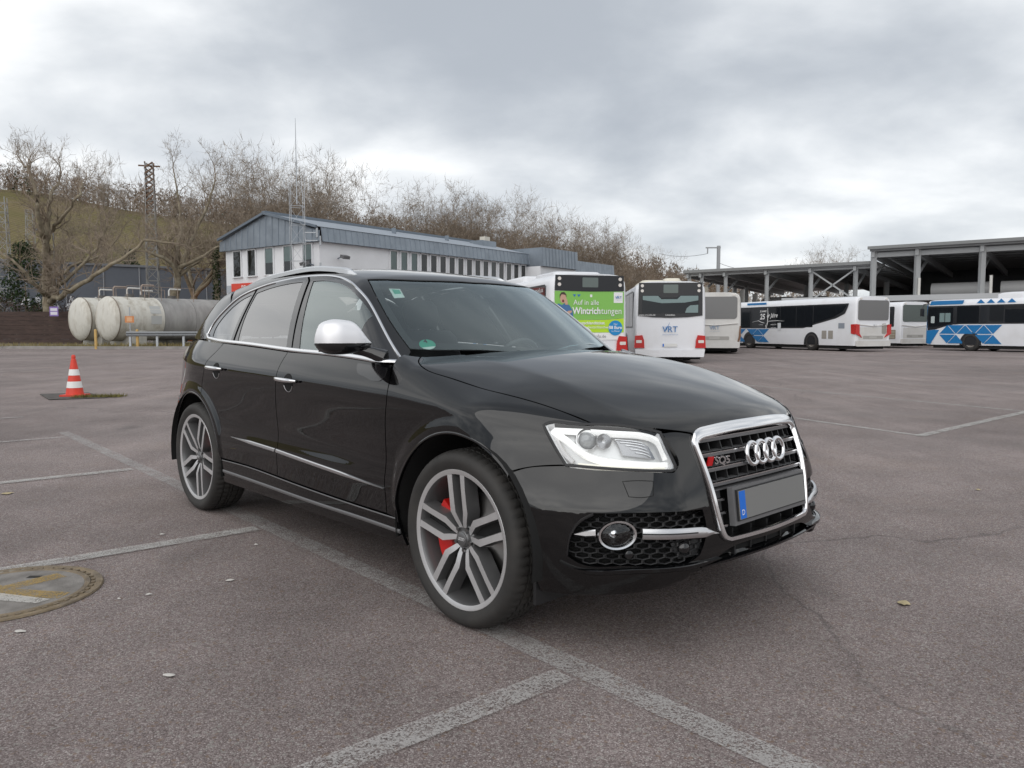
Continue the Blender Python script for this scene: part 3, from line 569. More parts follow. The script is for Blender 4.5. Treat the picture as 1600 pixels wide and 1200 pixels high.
# ================================================================== leafless plane trees
BARK=mat('plane_bark',(.20,.165,.115),.9,var=.4,scale=1.6,dirt=(.34,.31,.23),dscale=2.2,damt=.8,bump=.3,bscale=9)
TWIG=mat('plane_twig',(.23,.185,.14),.95,var=.2,scale=.8)
class Tree:
    def __init__(s,seed): s.r=np.random.default_rng(seed); s.W=Tubes(); s.C=Tubes()
    def seg(s,m,P,rad,n):
        m.add(P,rad,n)
    def twig(s,p,d,l,w):
        r=s.r; d=d/np.linalg.norm(d); sd=np.cross(d,r.normal(0,1,3)); sd/=np.linalg.norm(sd)+1e-9; q=p+d*l*.55+r.normal(0,.05*l,3); e=q+(d+r.normal(0,.25,3)+np.array((0,0,.12)))*l*.5
        s.C.blade(p,q,e,sd,w)
    def grow(s,p,d,l,r0,lev,maxlev,up=.25,n=None):
        r=s.r; d=np.array(d,float); d/=np.linalg.norm(d); k=4 if lev<2 else 3; P=[np.array(p,float)]; dd=d.copy()
        for i in range(k):
            dd=dd+r.normal(0,.16+.03*lev,3)+np.array((0,0,up*.25)); dd/=np.linalg.norm(dd); P.append(P[-1]+dd*l/k)
        r1=r0*(.62 if lev else .70); rad=list(np.linspace(r0,r1,k+1))
        s.seg(s.W if lev<2 else s.C,P,rad,(10,7,5,4,3,3,3)[min(lev,6)])
        if lev>=maxlev:
            for _ in range(4):
                j=r.integers(1,k+1); q=P[j]; s.twig(q,dd+r.normal(0,.6,3)+np.array((0,0,.3)),l*r.uniform(.45,.9),max(r1*.42,.009))
            return
        nb=(2 if r.random()<.62 else 3) if lev else 4
        for b in range(nb):
            a=r.uniform(0,6.28); o=np.cross(dd,(math.cos(a),math.sin(a),.3)); o/=np.linalg.norm(o)+1e-9; sp_=r.uniform(.45,.85)
            nd=dd*1.0+o*sp_+np.array((0,0,up)); s.grow(P[-1],nd,l*r.uniform(.66,.86),r1*r.uniform(.62,.8),lev+1,maxlev,up)
        if lev>=1:
            for b in range(2+(lev>2)):
                j=r.integers(1,k); a=r.uniform(0,6.28); o=np.cross(dd,(math.cos(a),math.sin(a),.2)); o/=np.linalg.norm(o)+1e-9
                s.grow(P[j],dd*.45+o+np.array((0,0,up*1.2)),l*r.uniform(.45,.7),rad[j]*.45,min(lev+2,maxlev),maxlev,up)
def crown_trim(m,ax=None): return m
def tree_meshes(seed,H,maxlev=6,trunk=.34):
    t=Tree(seed); t.grow((0,0,-.3),(t.r.normal(0,.05),t.r.normal(0,.05),1),H*.22,trunk,0,maxlev,.22)
    f=H/t.C.zmax(); t.W.scale(f); t.C.scale(f)
    return t
VAR=[]
for sd,Hh in((3,18),(14,18),(25,18),(37,18)):
    t=tree_meshes(sd,Hh); a=t.W.build('trunk',BARK); b=t.C.build('crown',TWIG); VAR.append((a.data,b.data)); bpy.data.objects.remove(a); bpy.data.objects.remove(b)
def place_tree(v,px,py_top,Y,rz,lab,grp,sx=1.0,zb=0.0,name='plane_tree'):
    p=at(px,py_top,Y); H=(p.z-zb)*1.0; o=empty(name,(p.x,p.y,zb),rz); s=H/18; o.scale=(s*sx,s*sx,s); tag(o,lab,'tree',grp)
    for nm,me in zip(('trunk','crown'),VAR[v%4]): link(bpy.data.objects.new(nm,me),o)
    return o
G='leafless plane trees behind the office'
row=[(298,232,78,0,'first leafless plane tree left of the office roof, above the warehouse'),(372,212,72,1,'tall leafless tree over the left end of the office gable'),(420,218,80,2,'leafless tree behind the office ridge, left of the antenna'),(487,213,76,3,'leafless tree directly behind the antenna mast'),(532,262,84,4,'smaller leafless tree just right of the antenna mast'),(580,258,88,0,'leafless tree above the first blind covered office windows'),(628,284,92,2,'leafless tree behind the fascia above the windscreen left half'),(672,280,95,1,'leafless tree behind the middle of the office roof'),(722,276,99,3,'leafless tree behind the roof just left of the chimney hutch'),(770,284,103,4,'leafless tree above the roof hutch with chimney'),(815,290,106,0,'leafless tree behind the projecting stair block'),(858,298,110,2,'leafless tree right of the projecting stair block'),(905,308,114,1,'leafless tree above the green advert bus'),(948,330,119,3,'leafless tree above the right end of the office wing'),(990,352,124,4,'second to last leafless tree, above the white bus rear'),(1018,380,128,0,'last and lowest leafless tree of the row, before the canopy')]
for i,(px,py,Y,v,lab) in enumerate(row): place_tree(v,px,py,Y,i*1.9,lab,G,1.12)
place_tree(1,1280,366,105,.5,'lone leafless tree above the canopy roof on the right',None,1.1)
place_tree(2,176,222,100,2.2,'leafless tree behind the warehouse left of the tall lattice mast',None,1.05)
# two big planes with long hand-set limbs beside the tanks
def limb(t,pts,r0,r1,maxlev=5):
    P=path([tuple(p) for p in pts],res=.6); P[1:-1]+=t.r.normal(0,.07,(len(P)-2,3)); n=len(P); rad=list(np.linspace(r0,r1,n)); t.seg(t.W,P,rad,8)
    L=np.linalg.norm(np.diff(P,axis=0),axis=1).sum()
    for k in range(2,n):
        if t.r.random()<.8:
            d=P[k]-P[k-1]; d/=np.linalg.norm(d); o=t.r.normal(0,1,3); o-=d*o.dot(d); t.grow(P[k],d*.35+o*.5+np.array((0,0,.8)),1.35*t.r.uniform(.7,1.3)*(1.2-.4*k/n),rad[k]*.42,3,maxlev,.3)
    d=P[-1]-P[-2]; t.grow(P[-1],d+np.array((0,0,.3*np.linalg.norm(d))),1.3,r1*.9,2,maxlev,.3)
def big_tree(name,lab,base,limbs,seed,r0,H0):
    t=Tree(seed); o=empty(name,base); tag(o,lab,'tree')
    P=path([(0,0,-.4),(.09,0,H0*.3),(-.06,.05,H0*.65),(.02,0,H0)],res=.35); P[1:-1]+=t.r.normal(0,.035,(len(P)-2,3)); t.seg(t.W,P,list(np.linspace(r0,r0*.72,len(P))),12)
    for pts,a,b in limbs: limb(t,pts,a,b)
    t.W.build('trunk',BARK,o); t.C.build('crown',TWIG,o); return o
b1=at(76,500,61.5)   # behind the brown wall
def rel(px,py,b,Y=None): p=at(px,py,Y or b.y); return (p.x-b.x,p.y-b.y,p.z)
big_tree('plane_tree','big leafless plane tree with sweeping limbs behind the brown wall',(b1.x,b1.y,0),[
 ([(0,0,4.6),rel(74,350,b1,58.5),rel(78,310,b1,59),rel(92,285,b1,61)],.33,.08),
 ([rel(78,395,b1),rel(60,330,b1,57),rel(52,285,b1,57),rel(38,262,b1,60)],.22,.06),
 ([rel(76,462,b1),rel(50,440,b1,57),rel(20,408,b1,56),rel(4,398,b1,56)],.18,.08),
 ([rel(80,470,b1),rel(105,455,b1,57),rel(150,428,b1,56),rel(205,392,b1,55),rel(232,376,b1,55),rel(268,380,b1,55)],.25,.08),
 ([rel(80,452,b1),rel(100,440,b1,58),rel(130,412,b1,58),rel(152,386,b1,58),rel(168,352,b1,58)],.20,.07),
 ([rel(80,430,b1),rel(110,420,b1,59),rel(146,404,b1,59.5),rel(160,398,b1,59.5),rel(184,372,b1,59.5)],.15,.06),
 ([rel(76,372,b1),rel(95,340,b1,58),rel(118,312,b1,57),rel(128,285,b1,60)],.17,.05)],91,.46,5.4)
b2=at(274,500,66)
big_tree('plane_tree','leafless plane tree with forked trunk right of the lattice mast',(b2.x,b2.y,0),[
 ([(0,0,3.9),rel(268,412,b2,65),rel(240,398,b2,64),rel(228,392,b2,64),rel(222,380,b2,64)],.26,.09),
 ([(0,0,4.0),rel(290,396,b2,66),rel(310,352,b2,67),rel(325,318,b2,67),rel(336,282,b2,67)],.28,.06),
 ([rel(276,420,b2),rel(300,408,b2,65),rel(322,396,b2,64.5),rel(352,384,b2,64)],.22,.07),
 ([rel(274,420,b2),rel(280,372,b2,67),rel(282,330,b2,68),rel(272,270,b2,68)],.22,.05),
 ([rel(278,432,b2),rel(290,424,b2,66),rel(312,408,b2,66),rel(330,392,b2,66)],.18,.06)],117,.50,4.6)
# ivy-clad trunk
b3=at(340,500,70); iv=empty('ivy_trunk',(b3.x,b3.y,0)); tag(iv,'ivy covered tree trunk just left of the white office','tree')
m=MB(); m.tube([(0,0,0),(.1,0,3),(-.1,0,6),(.05,0,8.8)],[.3,.28,.22,.1],8); m.build('trunk',BARK,iv,60)
IVY=mat('ivy_leaf',(.032,.048,.02),1,spec=.1,var=.4,scale=3)
def leafball(m,c,rad,n,sz,r,flat=1.0):
    d=nrm(r.normal(0,1,(n,3))); p=np.array(c)+d*np.array(rad)*(r.uniform(.55,1.05,(n,1))**.6); a=nrm(r.normal(0,1,(n,3))); b=nrm(np.cross(a,d)); s=sz*r.uniform(.6,1.4,(n,1))
    m.append(np.stack([p-a*s,p+b*s*.6,p+a*s,p-b*s*.6],1).reshape(-1,3))
def leaves(name,m,mt,par):
    V=np.concatenate(m); return fast_mesh(name,V,[(np.arange(len(V)).reshape(-1,4),0)],[mt],par)
rr_=np.random.default_rng(4); m=[]
for z in np.arange(.5,8.6,.35): leafball(m,(0,0,z),(.5-.02*z,.5-.02*z,.4),70,.09,rr_)
leaves('ivy',m,IVY,iv)
# dark conifer and scrub behind the brown wall
FIR=mat('yew_leaf',(.034,.052,.024),1,spec=.1,var=.45,scale=1.2)
b4=at(42,500,64); cf_=empty('conifer',(b4.x,b4.y,0)); tag(cf_,'dark green bushy conifer behind the brown wall at left','conifer'); m=MB()
m.tube([(0,0,0),(0,0,5)],[.2,.05],6); m.build('trunk',BARK,cf_,60); m=[]
for k in range(150):
    t=rr_.random(); a=rr_.random()*6.28; R_=2.1*(1-t**1.7)**.7+.2; leafball(m,(R_*math.cos(a)*rr_.uniform(.5,1),R_*math.sin(a)*rr_.uniform(.5,1),.8+7.3*t),(.55,.55,.5),34,.10,rr_)
leaves('crown',m,FIR,cf_)
b5=at(205,440,120); cf2=empty('conifer',(b5.x,b5.y,0)); tag(cf2,'small dark conifer on the slope above the warehouse','conifer'); m=MB(); m.tube([(0,0,0),(0,0,13)],[.2,.05],6); m.build('trunk',BARK,cf2); m=[]
for k in range(90):
    t=rr_.random(); a=rr_.random()*6.28; R_=2.6*(1-t)+.2; leafball(m,(R_*math.cos(a)*rr_.uniform(.4,1),R_*math.sin(a)*rr_.uniform(.4,1),5+8.5*t),(.6,.6,.35),20,.16,rr_)
leaves('crown',m,FIR,cf2)
SCR=mat('bramble',(.070,.045,.035),1,var=.5,scale=1.5); m=MB(); rq=np.random.default_rng(8)
for k in range(4200):
    px=rq.uniform(-30,128); Yq=rq.uniform(61,64.5); z=rq.uniform(.3,1)**1.0*rq.uniform(1.6,4.1)*(1 if px<40 or px>95 else .8); p=np.array(at(px,500,Yq)); p[2]=z; d=rq.normal(0,1,3); d[2]+=.4; d/=np.linalg.norm(d); s=np.cross(d,(0,1,0)); l=rq.uniform(.3,.9); w=.02
    m.add([p-s*w,p+s*w,p+d*l],[(0,1,2)])
o=m.build('bramble_scrub',SCR); tag(o,'reddish brown bramble scrub behind the brown wall','scrub',kind='stuff')
# ================================================================== tanks, wall, masts on the left
VG=mat('verge_soil',(.13,.115,.09),1,var=.35,scale=.9,dirt=(.17,.15,.075),dscale=.5,damt=.8)
m=MB(); pts=[(-62,53.2),(-44,53.0),(-36,50.6),(-32.5,49.2),(-24,47.6),(-10,47.6),(-10,49),(-22.5,66),(-62,66)]
m.prism(pts,'z',.0,.16); o=m.build('verge',VG); o['kind']='structure'; o['label']='bare earth verge with dry grass under the tanks'
m=MB()
for a,b in zip(pts[:5],pts[1:6]): m.beam((*a,.09),(*b,.09),.16,.18)
o=m.build('kerb',mat('kerb_stone',(.27,.255,.24),.9,var=.2,scale=2)); o['kind']='structure'
m=MB(); rq=np.random.default_rng(21)
for k in range(5000):
    t=rq.random(); x=-62+27*rq.random() if k%3 else rq.uniform(-33,-20); y=(53.4+rq.random()**2*2.2) if x<-44 else (51.0+(x+36)*-.3+rq.random()**2*1.8 if x<-33 else 49.0+rq.random()*.8); h=rq.uniform(.08,.32); a=rq.random()*6.28
    m.add([(x-.02*math.cos(a),y-.02*math.sin(a),.15),(x+.02*math.cos(a),y+.02*math.sin(a),.15),(x+rq.normal(0,.07),y+rq.normal(0,.07),.15+h)],[(0,1,2)])
o=m.build('dry_grass',mat('dry_grass',(.25,.205,.09),1,var=.3,scale=2)); tag(o,'dry yellow grass along the verge below the brown wall','grass',kind='stuff')
# brown board wall
bw=empty('board_wall',(0,0,0)); tag(bw,'low dark brown timber wall at the left edge','wall')
BW=mat('brown_boards',(.055,.034,.028),.85,var=.35,scale=1.2,stretch=(1,1,6))
A=at(-70,520,60); B_=at(128,520,57)
for k in range(7):
    m=MB(); z0=.16+k*.345; m.beam((A.x,A.y,z0+.165),(B_.x,B_.y,z0+.165),.10,.33); m.build('board',BW,bw)
for k in range(12):
    t=k/11; m=MB(); x=A.x+(B_.x-A.x)*t; y=A.y+(B_.y-A.y)*t; m.box((x-.08,y+.05,0),(x+.08,y+.2,2.5)); m.build('post',BW,bw)
# tanks
TCR=mat('tank_cream',(.60,.585,.53),.6,var=.10,scale=1.5,dirt=(.24,.20,.14),dscale=1.6,damt=.85,stretch=(1,1,.35),bump=.1,bscale=20)
def tank_grey():
    return mat('tank_grey',(.33,.325,.315),.6,var=.22,scale=1.0,dirt=(.15,.145,.14),dscale=.7,damt=.75,stretch=(1.2,1,.25),bump=.1,bscale=20)
TGR=tank_grey(); SAD=mat('saddle_concrete',(.45,.44,.40),.85,var=.12,scale=2,dirt=(.2,.18,.14),dscale=1.5)
PIPE=mat('rusty_pipe',(.30,.24,.20),.7,var=.3,scale=6); PW=mat('pipe_white',(.58,.57,.54),.5)
def tank(loc,lab,r=1.45,L=15.,cream=3.2,seed=0):
    t=empty('storage_tank',loc,math.atan2(.83,.56)); tag(t,lab,'tank','horizontal storage tanks')
    zc=1.93; MX=Matrix.Translation((0,0,zc))@Matrix(((0,0,1,0),(0,1,0,0),(-1,0,0,0),(0,0,0,1)))    # lathe axis -> +x
    m=MB(); m.lathe([(.001,-.32),(r*.45,-.27),(r*.75,-.17),(r*.93,-.04),(r,.10)],56,M=MX); m.build('dished_end',TCR,t,60)
    m=MB(); m.lathe([(r*1.012,.08),(r*1.012,.16)],56,M=MX); m.build('end_seam',mat('seam_rust',(.24,.20,.16),.8),t,60)
    m=MB(); m.lathe([(r,.10),(r,cream)],56,M=MX); m.build('cream_shell',TCR,t,60)
    for k in range(5):
        a=cream+(L-cream)*k/5; b=cream+(L-cream)*(k+1)/5; m=MB(); rr=r*(1.0+.003*(k%2)); m.lathe([(rr,a+.015),(rr,b-.015)],56,M=MX); m.build('shell_ring',TGR,t,60)
        m=MB(); m.lathe([(r*.99,a-.03),(r*1.006,a-.02),(r*1.006,a+.02),(r*.99,a+.03)],56,M=MX); m.build('weld_seam',mat('weld',(.22,.215,.21),.7),t,60)
    m=MB(); m.lathe([(r,L),(r*.8,L+.25),(.001,L+.32)],56,M=MX); m.build('rear_end',TGR,t,60)
    for x in(1.4,L*.5,L-1.5):
        m=MB(); V=[];n=14
        for k in range(n+1):
            y=-1.25+2.5*k/n; z=zc-math.sqrt(max(.01,(r+.01)**2-y*y)); V+=[(x-.55,y,z),(x+.55,y,z),(x+.55,y,.1),(x-.55,y,.1)]
        m.add(V,[(k*4+j,k*4+(j+1)%4,(k+1)*4+(j+1)%4,(k+1)*4+j) for k in range(n) for j in range(4)]+[(0,1,2,3),(n*4+3,n*4+2,n*4+1,n*4)]); m.build('saddle',SAD,t)
    for x,h in((1.6,.5),(2.6,.75),(4.6,.55)):
        m=MB(); m.tube([(x,0,zc+r-.05),(x,0,zc+r+.18)],.28,14); m.build('manway',mat('manway_dark',(.10,.095,.09),.7),t,40)
        m=MB(); m.tube([(x,.3,zc+r-.1),(x,.3,zc+r+h),(x+.08,.3,zc+r+h+.1),(x+.9,.3,zc+r+h+.1)],.055,8); m.build('vent_pipe',PW if x!=2.6 else PIPE,t,60)
    m=MB()
    for x in np.arange(1,6,1.2): m.beam((x,-.75,zc+r*.8),(x,-.75,zc+r+.7),.028)
    m.beam((1,-.75,zc+r+.7),(5.8,-.75,zc+r+.7),.028); m.build('walkway_rail',PIPE,t)
    return t
tA=tank((-26.3,50.0,0),'nearer horizontal storage tank with cream end and grey body, behind guard rail'); tB=tank((-29.2,51.95,0),'farther cream and grey storage tank, left of the other one',L=13)
for o_,y,z,w,h,mt in((tA,-1.47,2.55,.75,.55,'p'),(tA,-1.47,1.85,.75,.55,'q')):
    m=MB(); a=math.asin((z-1.93)/1.46); 
    V=[(2.2+u*w,-1.475*math.cos((z+v*h-1.93)/1.46),1.93+1.475*math.sin((z+v*h-1.93)/1.46)) for u,v in((0,-.5),(1,-.5),(1,.5),(0,.5))]; m.add(V,[(0,1,2,3)]); m.build('data_plate',mat('plate_pale',(.45,.46,.45),.6),o_)
# guard rail in front of the tanks
gr_=empty('guard_rail',(0,0,0)); tag(gr_,'grey steel guard rail running in front of the nearer tank','guard rail')
GV=mat('galvanised',(.42,.44,.46),.45,metal=.6); GVD=mat('rail_weathered',(.24,.25,.26),.6,metal=.3)
a=at(197,522,47.6); b=at(420,522,50); prof=[(0,-.15),(-.06,-.09),(-.06,-.05),(0,0),(-.06,.05),(-.06,.09),(0,.15)]
d=Vector((b.x-a.x,b.y-a.y,0)).normalized(); nv_=Vector((d.y,-d.x,0)); m=MB(); V=[]
for q in(a,b):
    for o_,z in prof: p=Vector((q.x,q.y,.95+z))-nv_*o_; V.append(p)
m.add(V,[(k,k+1,8+k,7+k) for k in range(6)]); m.build('rail_beam',GVD,gr_,30)
for k in range(6):
    q=a.lerp(b,(k+.12)/5.5); m=MB(); m.box((q.x-.06,q.y+.05,0),(q.x+.06,q.y+.16,1.05)); m.build('post',GV,gr_)
# yellow-orange bollards, sign on post
for i,(px,lab) in enumerate(((150,'short yellow steel post beside the farther tank'),(215,'short yellow steel post at the start of the guard rail'))):
    q=at(px,538,47.9); o=empty('bollard',(q.x,q.y,0)); tag(o,lab,'bollard','yellow posts by the tanks'); m=MB(); m.tube([(0,0,0),(0,0,1.18)],.085,14); m.build('post',mat('bollard_ochre',(.52,.34,.12),.6,var=.2,scale=6),o,50); m=MB(); m.lathe([(.085,1.18),(.06,1.23),(.001,1.24)],14); m.build('cap',mat('bollard_ochre',(.52,.34,.12),.6),o,50)
q=at(204,530,47.8); o=empty('warning_sign',(q.x,q.y,0)); tag(o,'orange warning plate on a thin post before the tank','sign')
m=MB(); m.tube([(0,0,0),(0,0,2.6)],.035,8); m.build('post',GV,o,60); m=MB(); m.box((-.28,-.06,1.65),(.28,-.035,2.05)); m.build('plate',mat('sign_orange',(.55,.22,.08),.6),o); m=MB(); m.box((-.16,-.066,1.72),(.16,-.061,1.98)); m.build('plate_field',mat('sign_orange_pale',(.62,.36,.20),.6),o)
# street lamp with purple-white sign
q=at(90,530,62); o=empty('street_lamp',(q.x,q.y,0)); tag(o,'grey street lamp pole in front of the big plane tree','street lamp')
m=MB(); m.tube([(0,0,0),(0,0,5),(0,0,9.0)],[.075,.06,.04],10); m.build('pole',mat('lamp_pole_grey',(.24,.245,.25),.6),o,60); m=MB(); m.tube([(0,0,8.95),(-.15,-.05,9.12),(-.8,-.3,9.15)],.04,8); m.build('arm',GV,o,60); m=MB(); m.prism([(-1.25,9.08),(-.7,9.1),(-.68,9.2),(-1.2,9.2)],'y',-.42,-.18); m.build('lamp_head',mat('lamp_grey',(.12,.12,.125),.5),o)
q=at(88,482,57); sgn=empty('notice_board',(q.x,q.y-.3,2.55)); tag(sgn,'small purple and white notice at the top of the brown wall','sign')
m=MB(); m.box((-.32,-.02,-.35),(.32,.0,.35)); m.build('board',mat('notice_purple',(.22,.14,.42),.5),sgn)
for z,h in((.14,.10),(-.14,.11)):
    m=MB(); m.box((-.25,-.028,z-h),(.25,-.021,z+h)); m.build('text_field',mat('notice_white',(.66,.64,.72),.5),sgn)
# lattice masts
def lattice(name,px,pyt,Y,w0,w1,lab,rz=.3,zb=0.,mt=None):
    p=at(px,pyt,Y); H=p.z-zb; o=empty(name,(p.x,p.y,zb),rz); tag(o,lab,'mast'); mt=mt or mat('mast_steel',(.27,.275,.27),.6,metal=.3,dirt=(.2,.13,.09),dscale=.8)
    def hw(z): return (w0+(w1-w0)*z/H)/2
    for sx_,sy in((-1,-1),(1,-1),(1,1),(-1,1)):
        m=MB(); m.beam((sx_*hw(0),sy*hw(0),0),(sx_*hw(H),sy*hw(H),H),.07); m.build('leg',mt,o)
    z=0;k=0
    while z<H-.6:
        st_=max(.8,hw(z)*2*1.05); z2=min(H,z+st_); m=MB()
        for (ax,ay),(bx,by) in(((-1,-1),(1,-1)),((1,-1),(1,1)),((1,1),(-1,1)),((-1,1),(-1,-1))):
            f=((ax,ay),(bx,by)) if k%2 else ((bx,by),(ax,ay))
            m.beam((f[0][0]*hw(z),f[0][1]*hw(z),z),(f[1][0]*hw(z2),f[1][1]*hw(z2),z2),.05); m.beam((ax*hw(z2),ay*hw(z2),z2),(bx*hw(z2),by*hw(z2),z2),.05)
        m.build('brace',mt,o); z=z2;k+=1
    return o,H
o,H=lattice('lattice_mast',233,254,70,1.15,.6,'tall lattice catenary mast above the tanks')
m=MB()
for z in np.arange(H-4.5,H,.5):
    for (ax,ay),(bx,by) in(((-1,-1),(1,-1)),((1,-1),(1,1)),((1,1),(-1,1)),((-1,1),(-1,-1))): m.beam((ax*.33,ay*.33,z),(bx*.33,by*.33,z+.5),.11)
m.build('mast_head',mat('mast_rust',(.16,.095,.06),.8),o)
m=MB(); m.beam((-.9,0,H-.3),(.9,0,H-.3),.12); m.build('crossarm',mat('mast_rust',(.16,.095,.06),.8),o)
lattice('lattice_mast',1,308,75,1.3,.8,'lattice mast cut by the left picture edge')
lattice('lattice_mast',46,328,120,1.5,.9,'small distant lattice mast above the dark conifer')
# ================================================================== steel canopy hall on the right
cnp=empty('canopy_hall',(0,0,0)); tag(cnp,'grey open steel canopy hall with two roof levels behind the buses','canopy')
C0=Vector((16.2,69.6,0)); cd=Vector((.79,-.613,0)); cb_=Vector((.613,.79,0))
def cp(a,b,z): p=C0+cd*a+cb_*b; return (p.x,p.y,z)
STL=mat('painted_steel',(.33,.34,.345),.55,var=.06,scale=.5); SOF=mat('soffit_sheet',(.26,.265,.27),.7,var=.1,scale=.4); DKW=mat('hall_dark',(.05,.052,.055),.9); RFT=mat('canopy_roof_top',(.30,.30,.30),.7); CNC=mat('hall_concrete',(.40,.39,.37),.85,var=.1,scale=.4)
La=15.6; Lb=33.0
def slab(a0,a1,b0,b1,z0,z1,nm,mt,dz=0):
    m=MB(); m.add([cp(a0,b0,z0),cp(a1,b0,z0),cp(a1,b1,z0+dz),cp(a0,b1,z0+dz),cp(a0,b0,z1),cp(a1,b0,z1),cp(a1,b1,z1+dz),cp(a0,b1,z1+dz)],[(0,3,2,1),(4,5,6,7),(0,1,5,4),(1,2,6,5),(2,3,7,6),(3,0,4,7)]); return m.build(nm,mt,cnp)
slab(-.3,La,-1.2,22,6.32,6.44,'lower_roof',RFT,-.9); slab(-.3,La,-1.25,-1.15,6.22,6.46,'lower_fascia',mat('fascia_dark',(.20,.205,.205),.6)); slab(-.2,La,-.75,-.5,5.95,6.2,'edge_beam',STL)
slab(La-.4,Lb,-2.2,22,7.30,7.44,'upper_roof',RFT,-1.2); slab(La-.4,Lb,-2.3,-2.2,7.24,7.47,'upper_fascia',mat('fascia_dark',(.20,.205,.205),.6))
for k in range(14):
    b=-1+k*1.6; slab(-.3,La,b,b+.12,6.12-.04*k,6.30-.04*k,'purlin',SOF)
for k in range(14):
    b=-2+k*1.6; slab(La-.3,Lb,b,b+.12,7.10-.052*k,7.28-.052*k,'purlin',SOF)
for a in(.0,1.2,3.4,7.0,10.6,14.0):
    m=MB(); m.beam(cp(a,-.6,0),cp(a,-.6,6.2),.26,.26); m.build('column',STL,cnp)
    m=MB(); m.beam(cp(a,-1,6.0),cp(a,21,5.2),.22,.4); m.build('rafter',STL,cnp); m=MB(); m.beam(cp(a,10,0),cp(a,10,5.6),.34,.34); m.build('column',STL,cnp)
    m=MB(); m.beam(cp(a,-.5,4.4),cp(a,2.6,5.9),.14); m.build('knee_brace',STL,cnp)
for a in(La-.1,La+2.9,22.6,29.8,32.6):
    m=MB(); m.beam(cp(a,-1.6,0),cp(a,-1.6,7.1),.32,.32); m.build('column',STL,cnp); m=MB(); m.beam(cp(a,-1.9,6.9),cp(a,21,5.7),.24,.45); m.build('rafter',STL,cnp); m=MB(); m.beam(cp(a,-1.5,5.2),cp(a,2.2,6.6),.15); m.build('knee_brace',STL,cnp)
m=MB(); m.beam(cp(La,-1.5,6.85),cp(Lb,-1.5,6.85),.2,.36); m.build('edge_beam',STL,cnp)
for p,q in((cp(10.7,-.6,3.6),cp(13.9,-.6,5.9)),(cp(10.7,-.6,5.9),cp(13.9,-.6,3.6))):
    m=MB(); m.beam(p,q,.12); m.build('cross_brace',STL,cnp)
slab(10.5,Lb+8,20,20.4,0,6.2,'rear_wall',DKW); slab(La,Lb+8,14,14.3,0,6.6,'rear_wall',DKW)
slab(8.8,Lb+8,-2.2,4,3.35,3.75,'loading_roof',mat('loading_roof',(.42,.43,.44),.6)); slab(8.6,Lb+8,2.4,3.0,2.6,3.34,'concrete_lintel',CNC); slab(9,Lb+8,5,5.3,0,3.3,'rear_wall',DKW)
for a in(9.5,14.5,20.5,27): 
    m=MB(); m.beam(cp(a,2.2,0),cp(a,2.2,3.35),.45,.45); m.build('column',CNC,cnp)
for a in(19,23.5,28):
    m=MB(); m.tube([cp(a,1.5,4.2),cp(a+3.8,1.5,4.2)],.55,14); m.build('duct',mat('duct_grey',(.33,.33,.33),.5),cnp,60); m=MB(); m.tube([cp(a-.3,-1.8,3.75),cp(a-.3,-1.8,5.0)],.10,8); m.build('vent_pipe',mat('pipe_white',(.58,.57,.54),.5),cnp,60)
for a in(8,11):
    m=MB(); m.tube([cp(a-3.5,6,3.3),cp(a-1,6,3.3)],.9,14); m.build('duct',mat('duct_grey',(.33,.33,.33),.5),cnp,60)
m=MB(); V=[]
for k in range(14):
    for z in(4.0,5.0): pass
m.beam(cp(29,-2.0,4.9),cp(40,-2.0,4.9),.05); m.beam(cp(29,-2.0,4.3),cp(40,-2.0,4.3),.05)
for k in range(20): m.beam(cp(29+k*.55,-2.0,3.75),cp(29+k*.55,-2.0,4.9),.04)
m.build('parapet_rail',STL,cnp)
slab(32.4,50,-2.0,20,7.3,7.5,'side_roof',RFT,-1.0); slab(33.2,36,-3.0,6,7.6,9.0,'tiled_gable',mat('tile_red',(.16,.085,.06),.8))
# cream container-like cabin under the far end
cb1=empty('site_cabin',cp(.6,-3.0,0),math.atan2(cd.y,cd.x)); tag(cb1,'cream metal cabin under the far end of the canopy','cabin')
CRM=mat('cabin_cream',(.56,.52,.43),.7,var=.06,scale=.8)
m=MB(); m.box((-2.9,-1.2,.2),(1.7,1.3,4.9)); m.build('shell',CRM,cb1)
for k in range(5): m=MB(); m.box((-2.85+k*.92,-1.235,.3),(-2.81+k*.92,-1.2,4.85)); m.build('panel_joint',mat('cabin_joint',(.38,.35,.29),.8),cb1)
m=MB(); m.box((-2.4,-1.27,3.4),(-1.6,-1.2,3.75)); m.build('vent',mat('lamp_grey',(.12,.12,.125),.5),cb1)
# white-leaved sheeting heap / glazed side panels below the roof slope
for k in range(6):
    m=MB(); m.beam(cp(4.2+k*.55,1.2+k*1.6,0),cp(4.2+k*.55,1.2+k*1.6,4.7-.28*k),1.2,.08); m.build('glazed_panel',mat('panel_pale',(.34,.34,.33),.6,var=.2,scale=1),cnp)
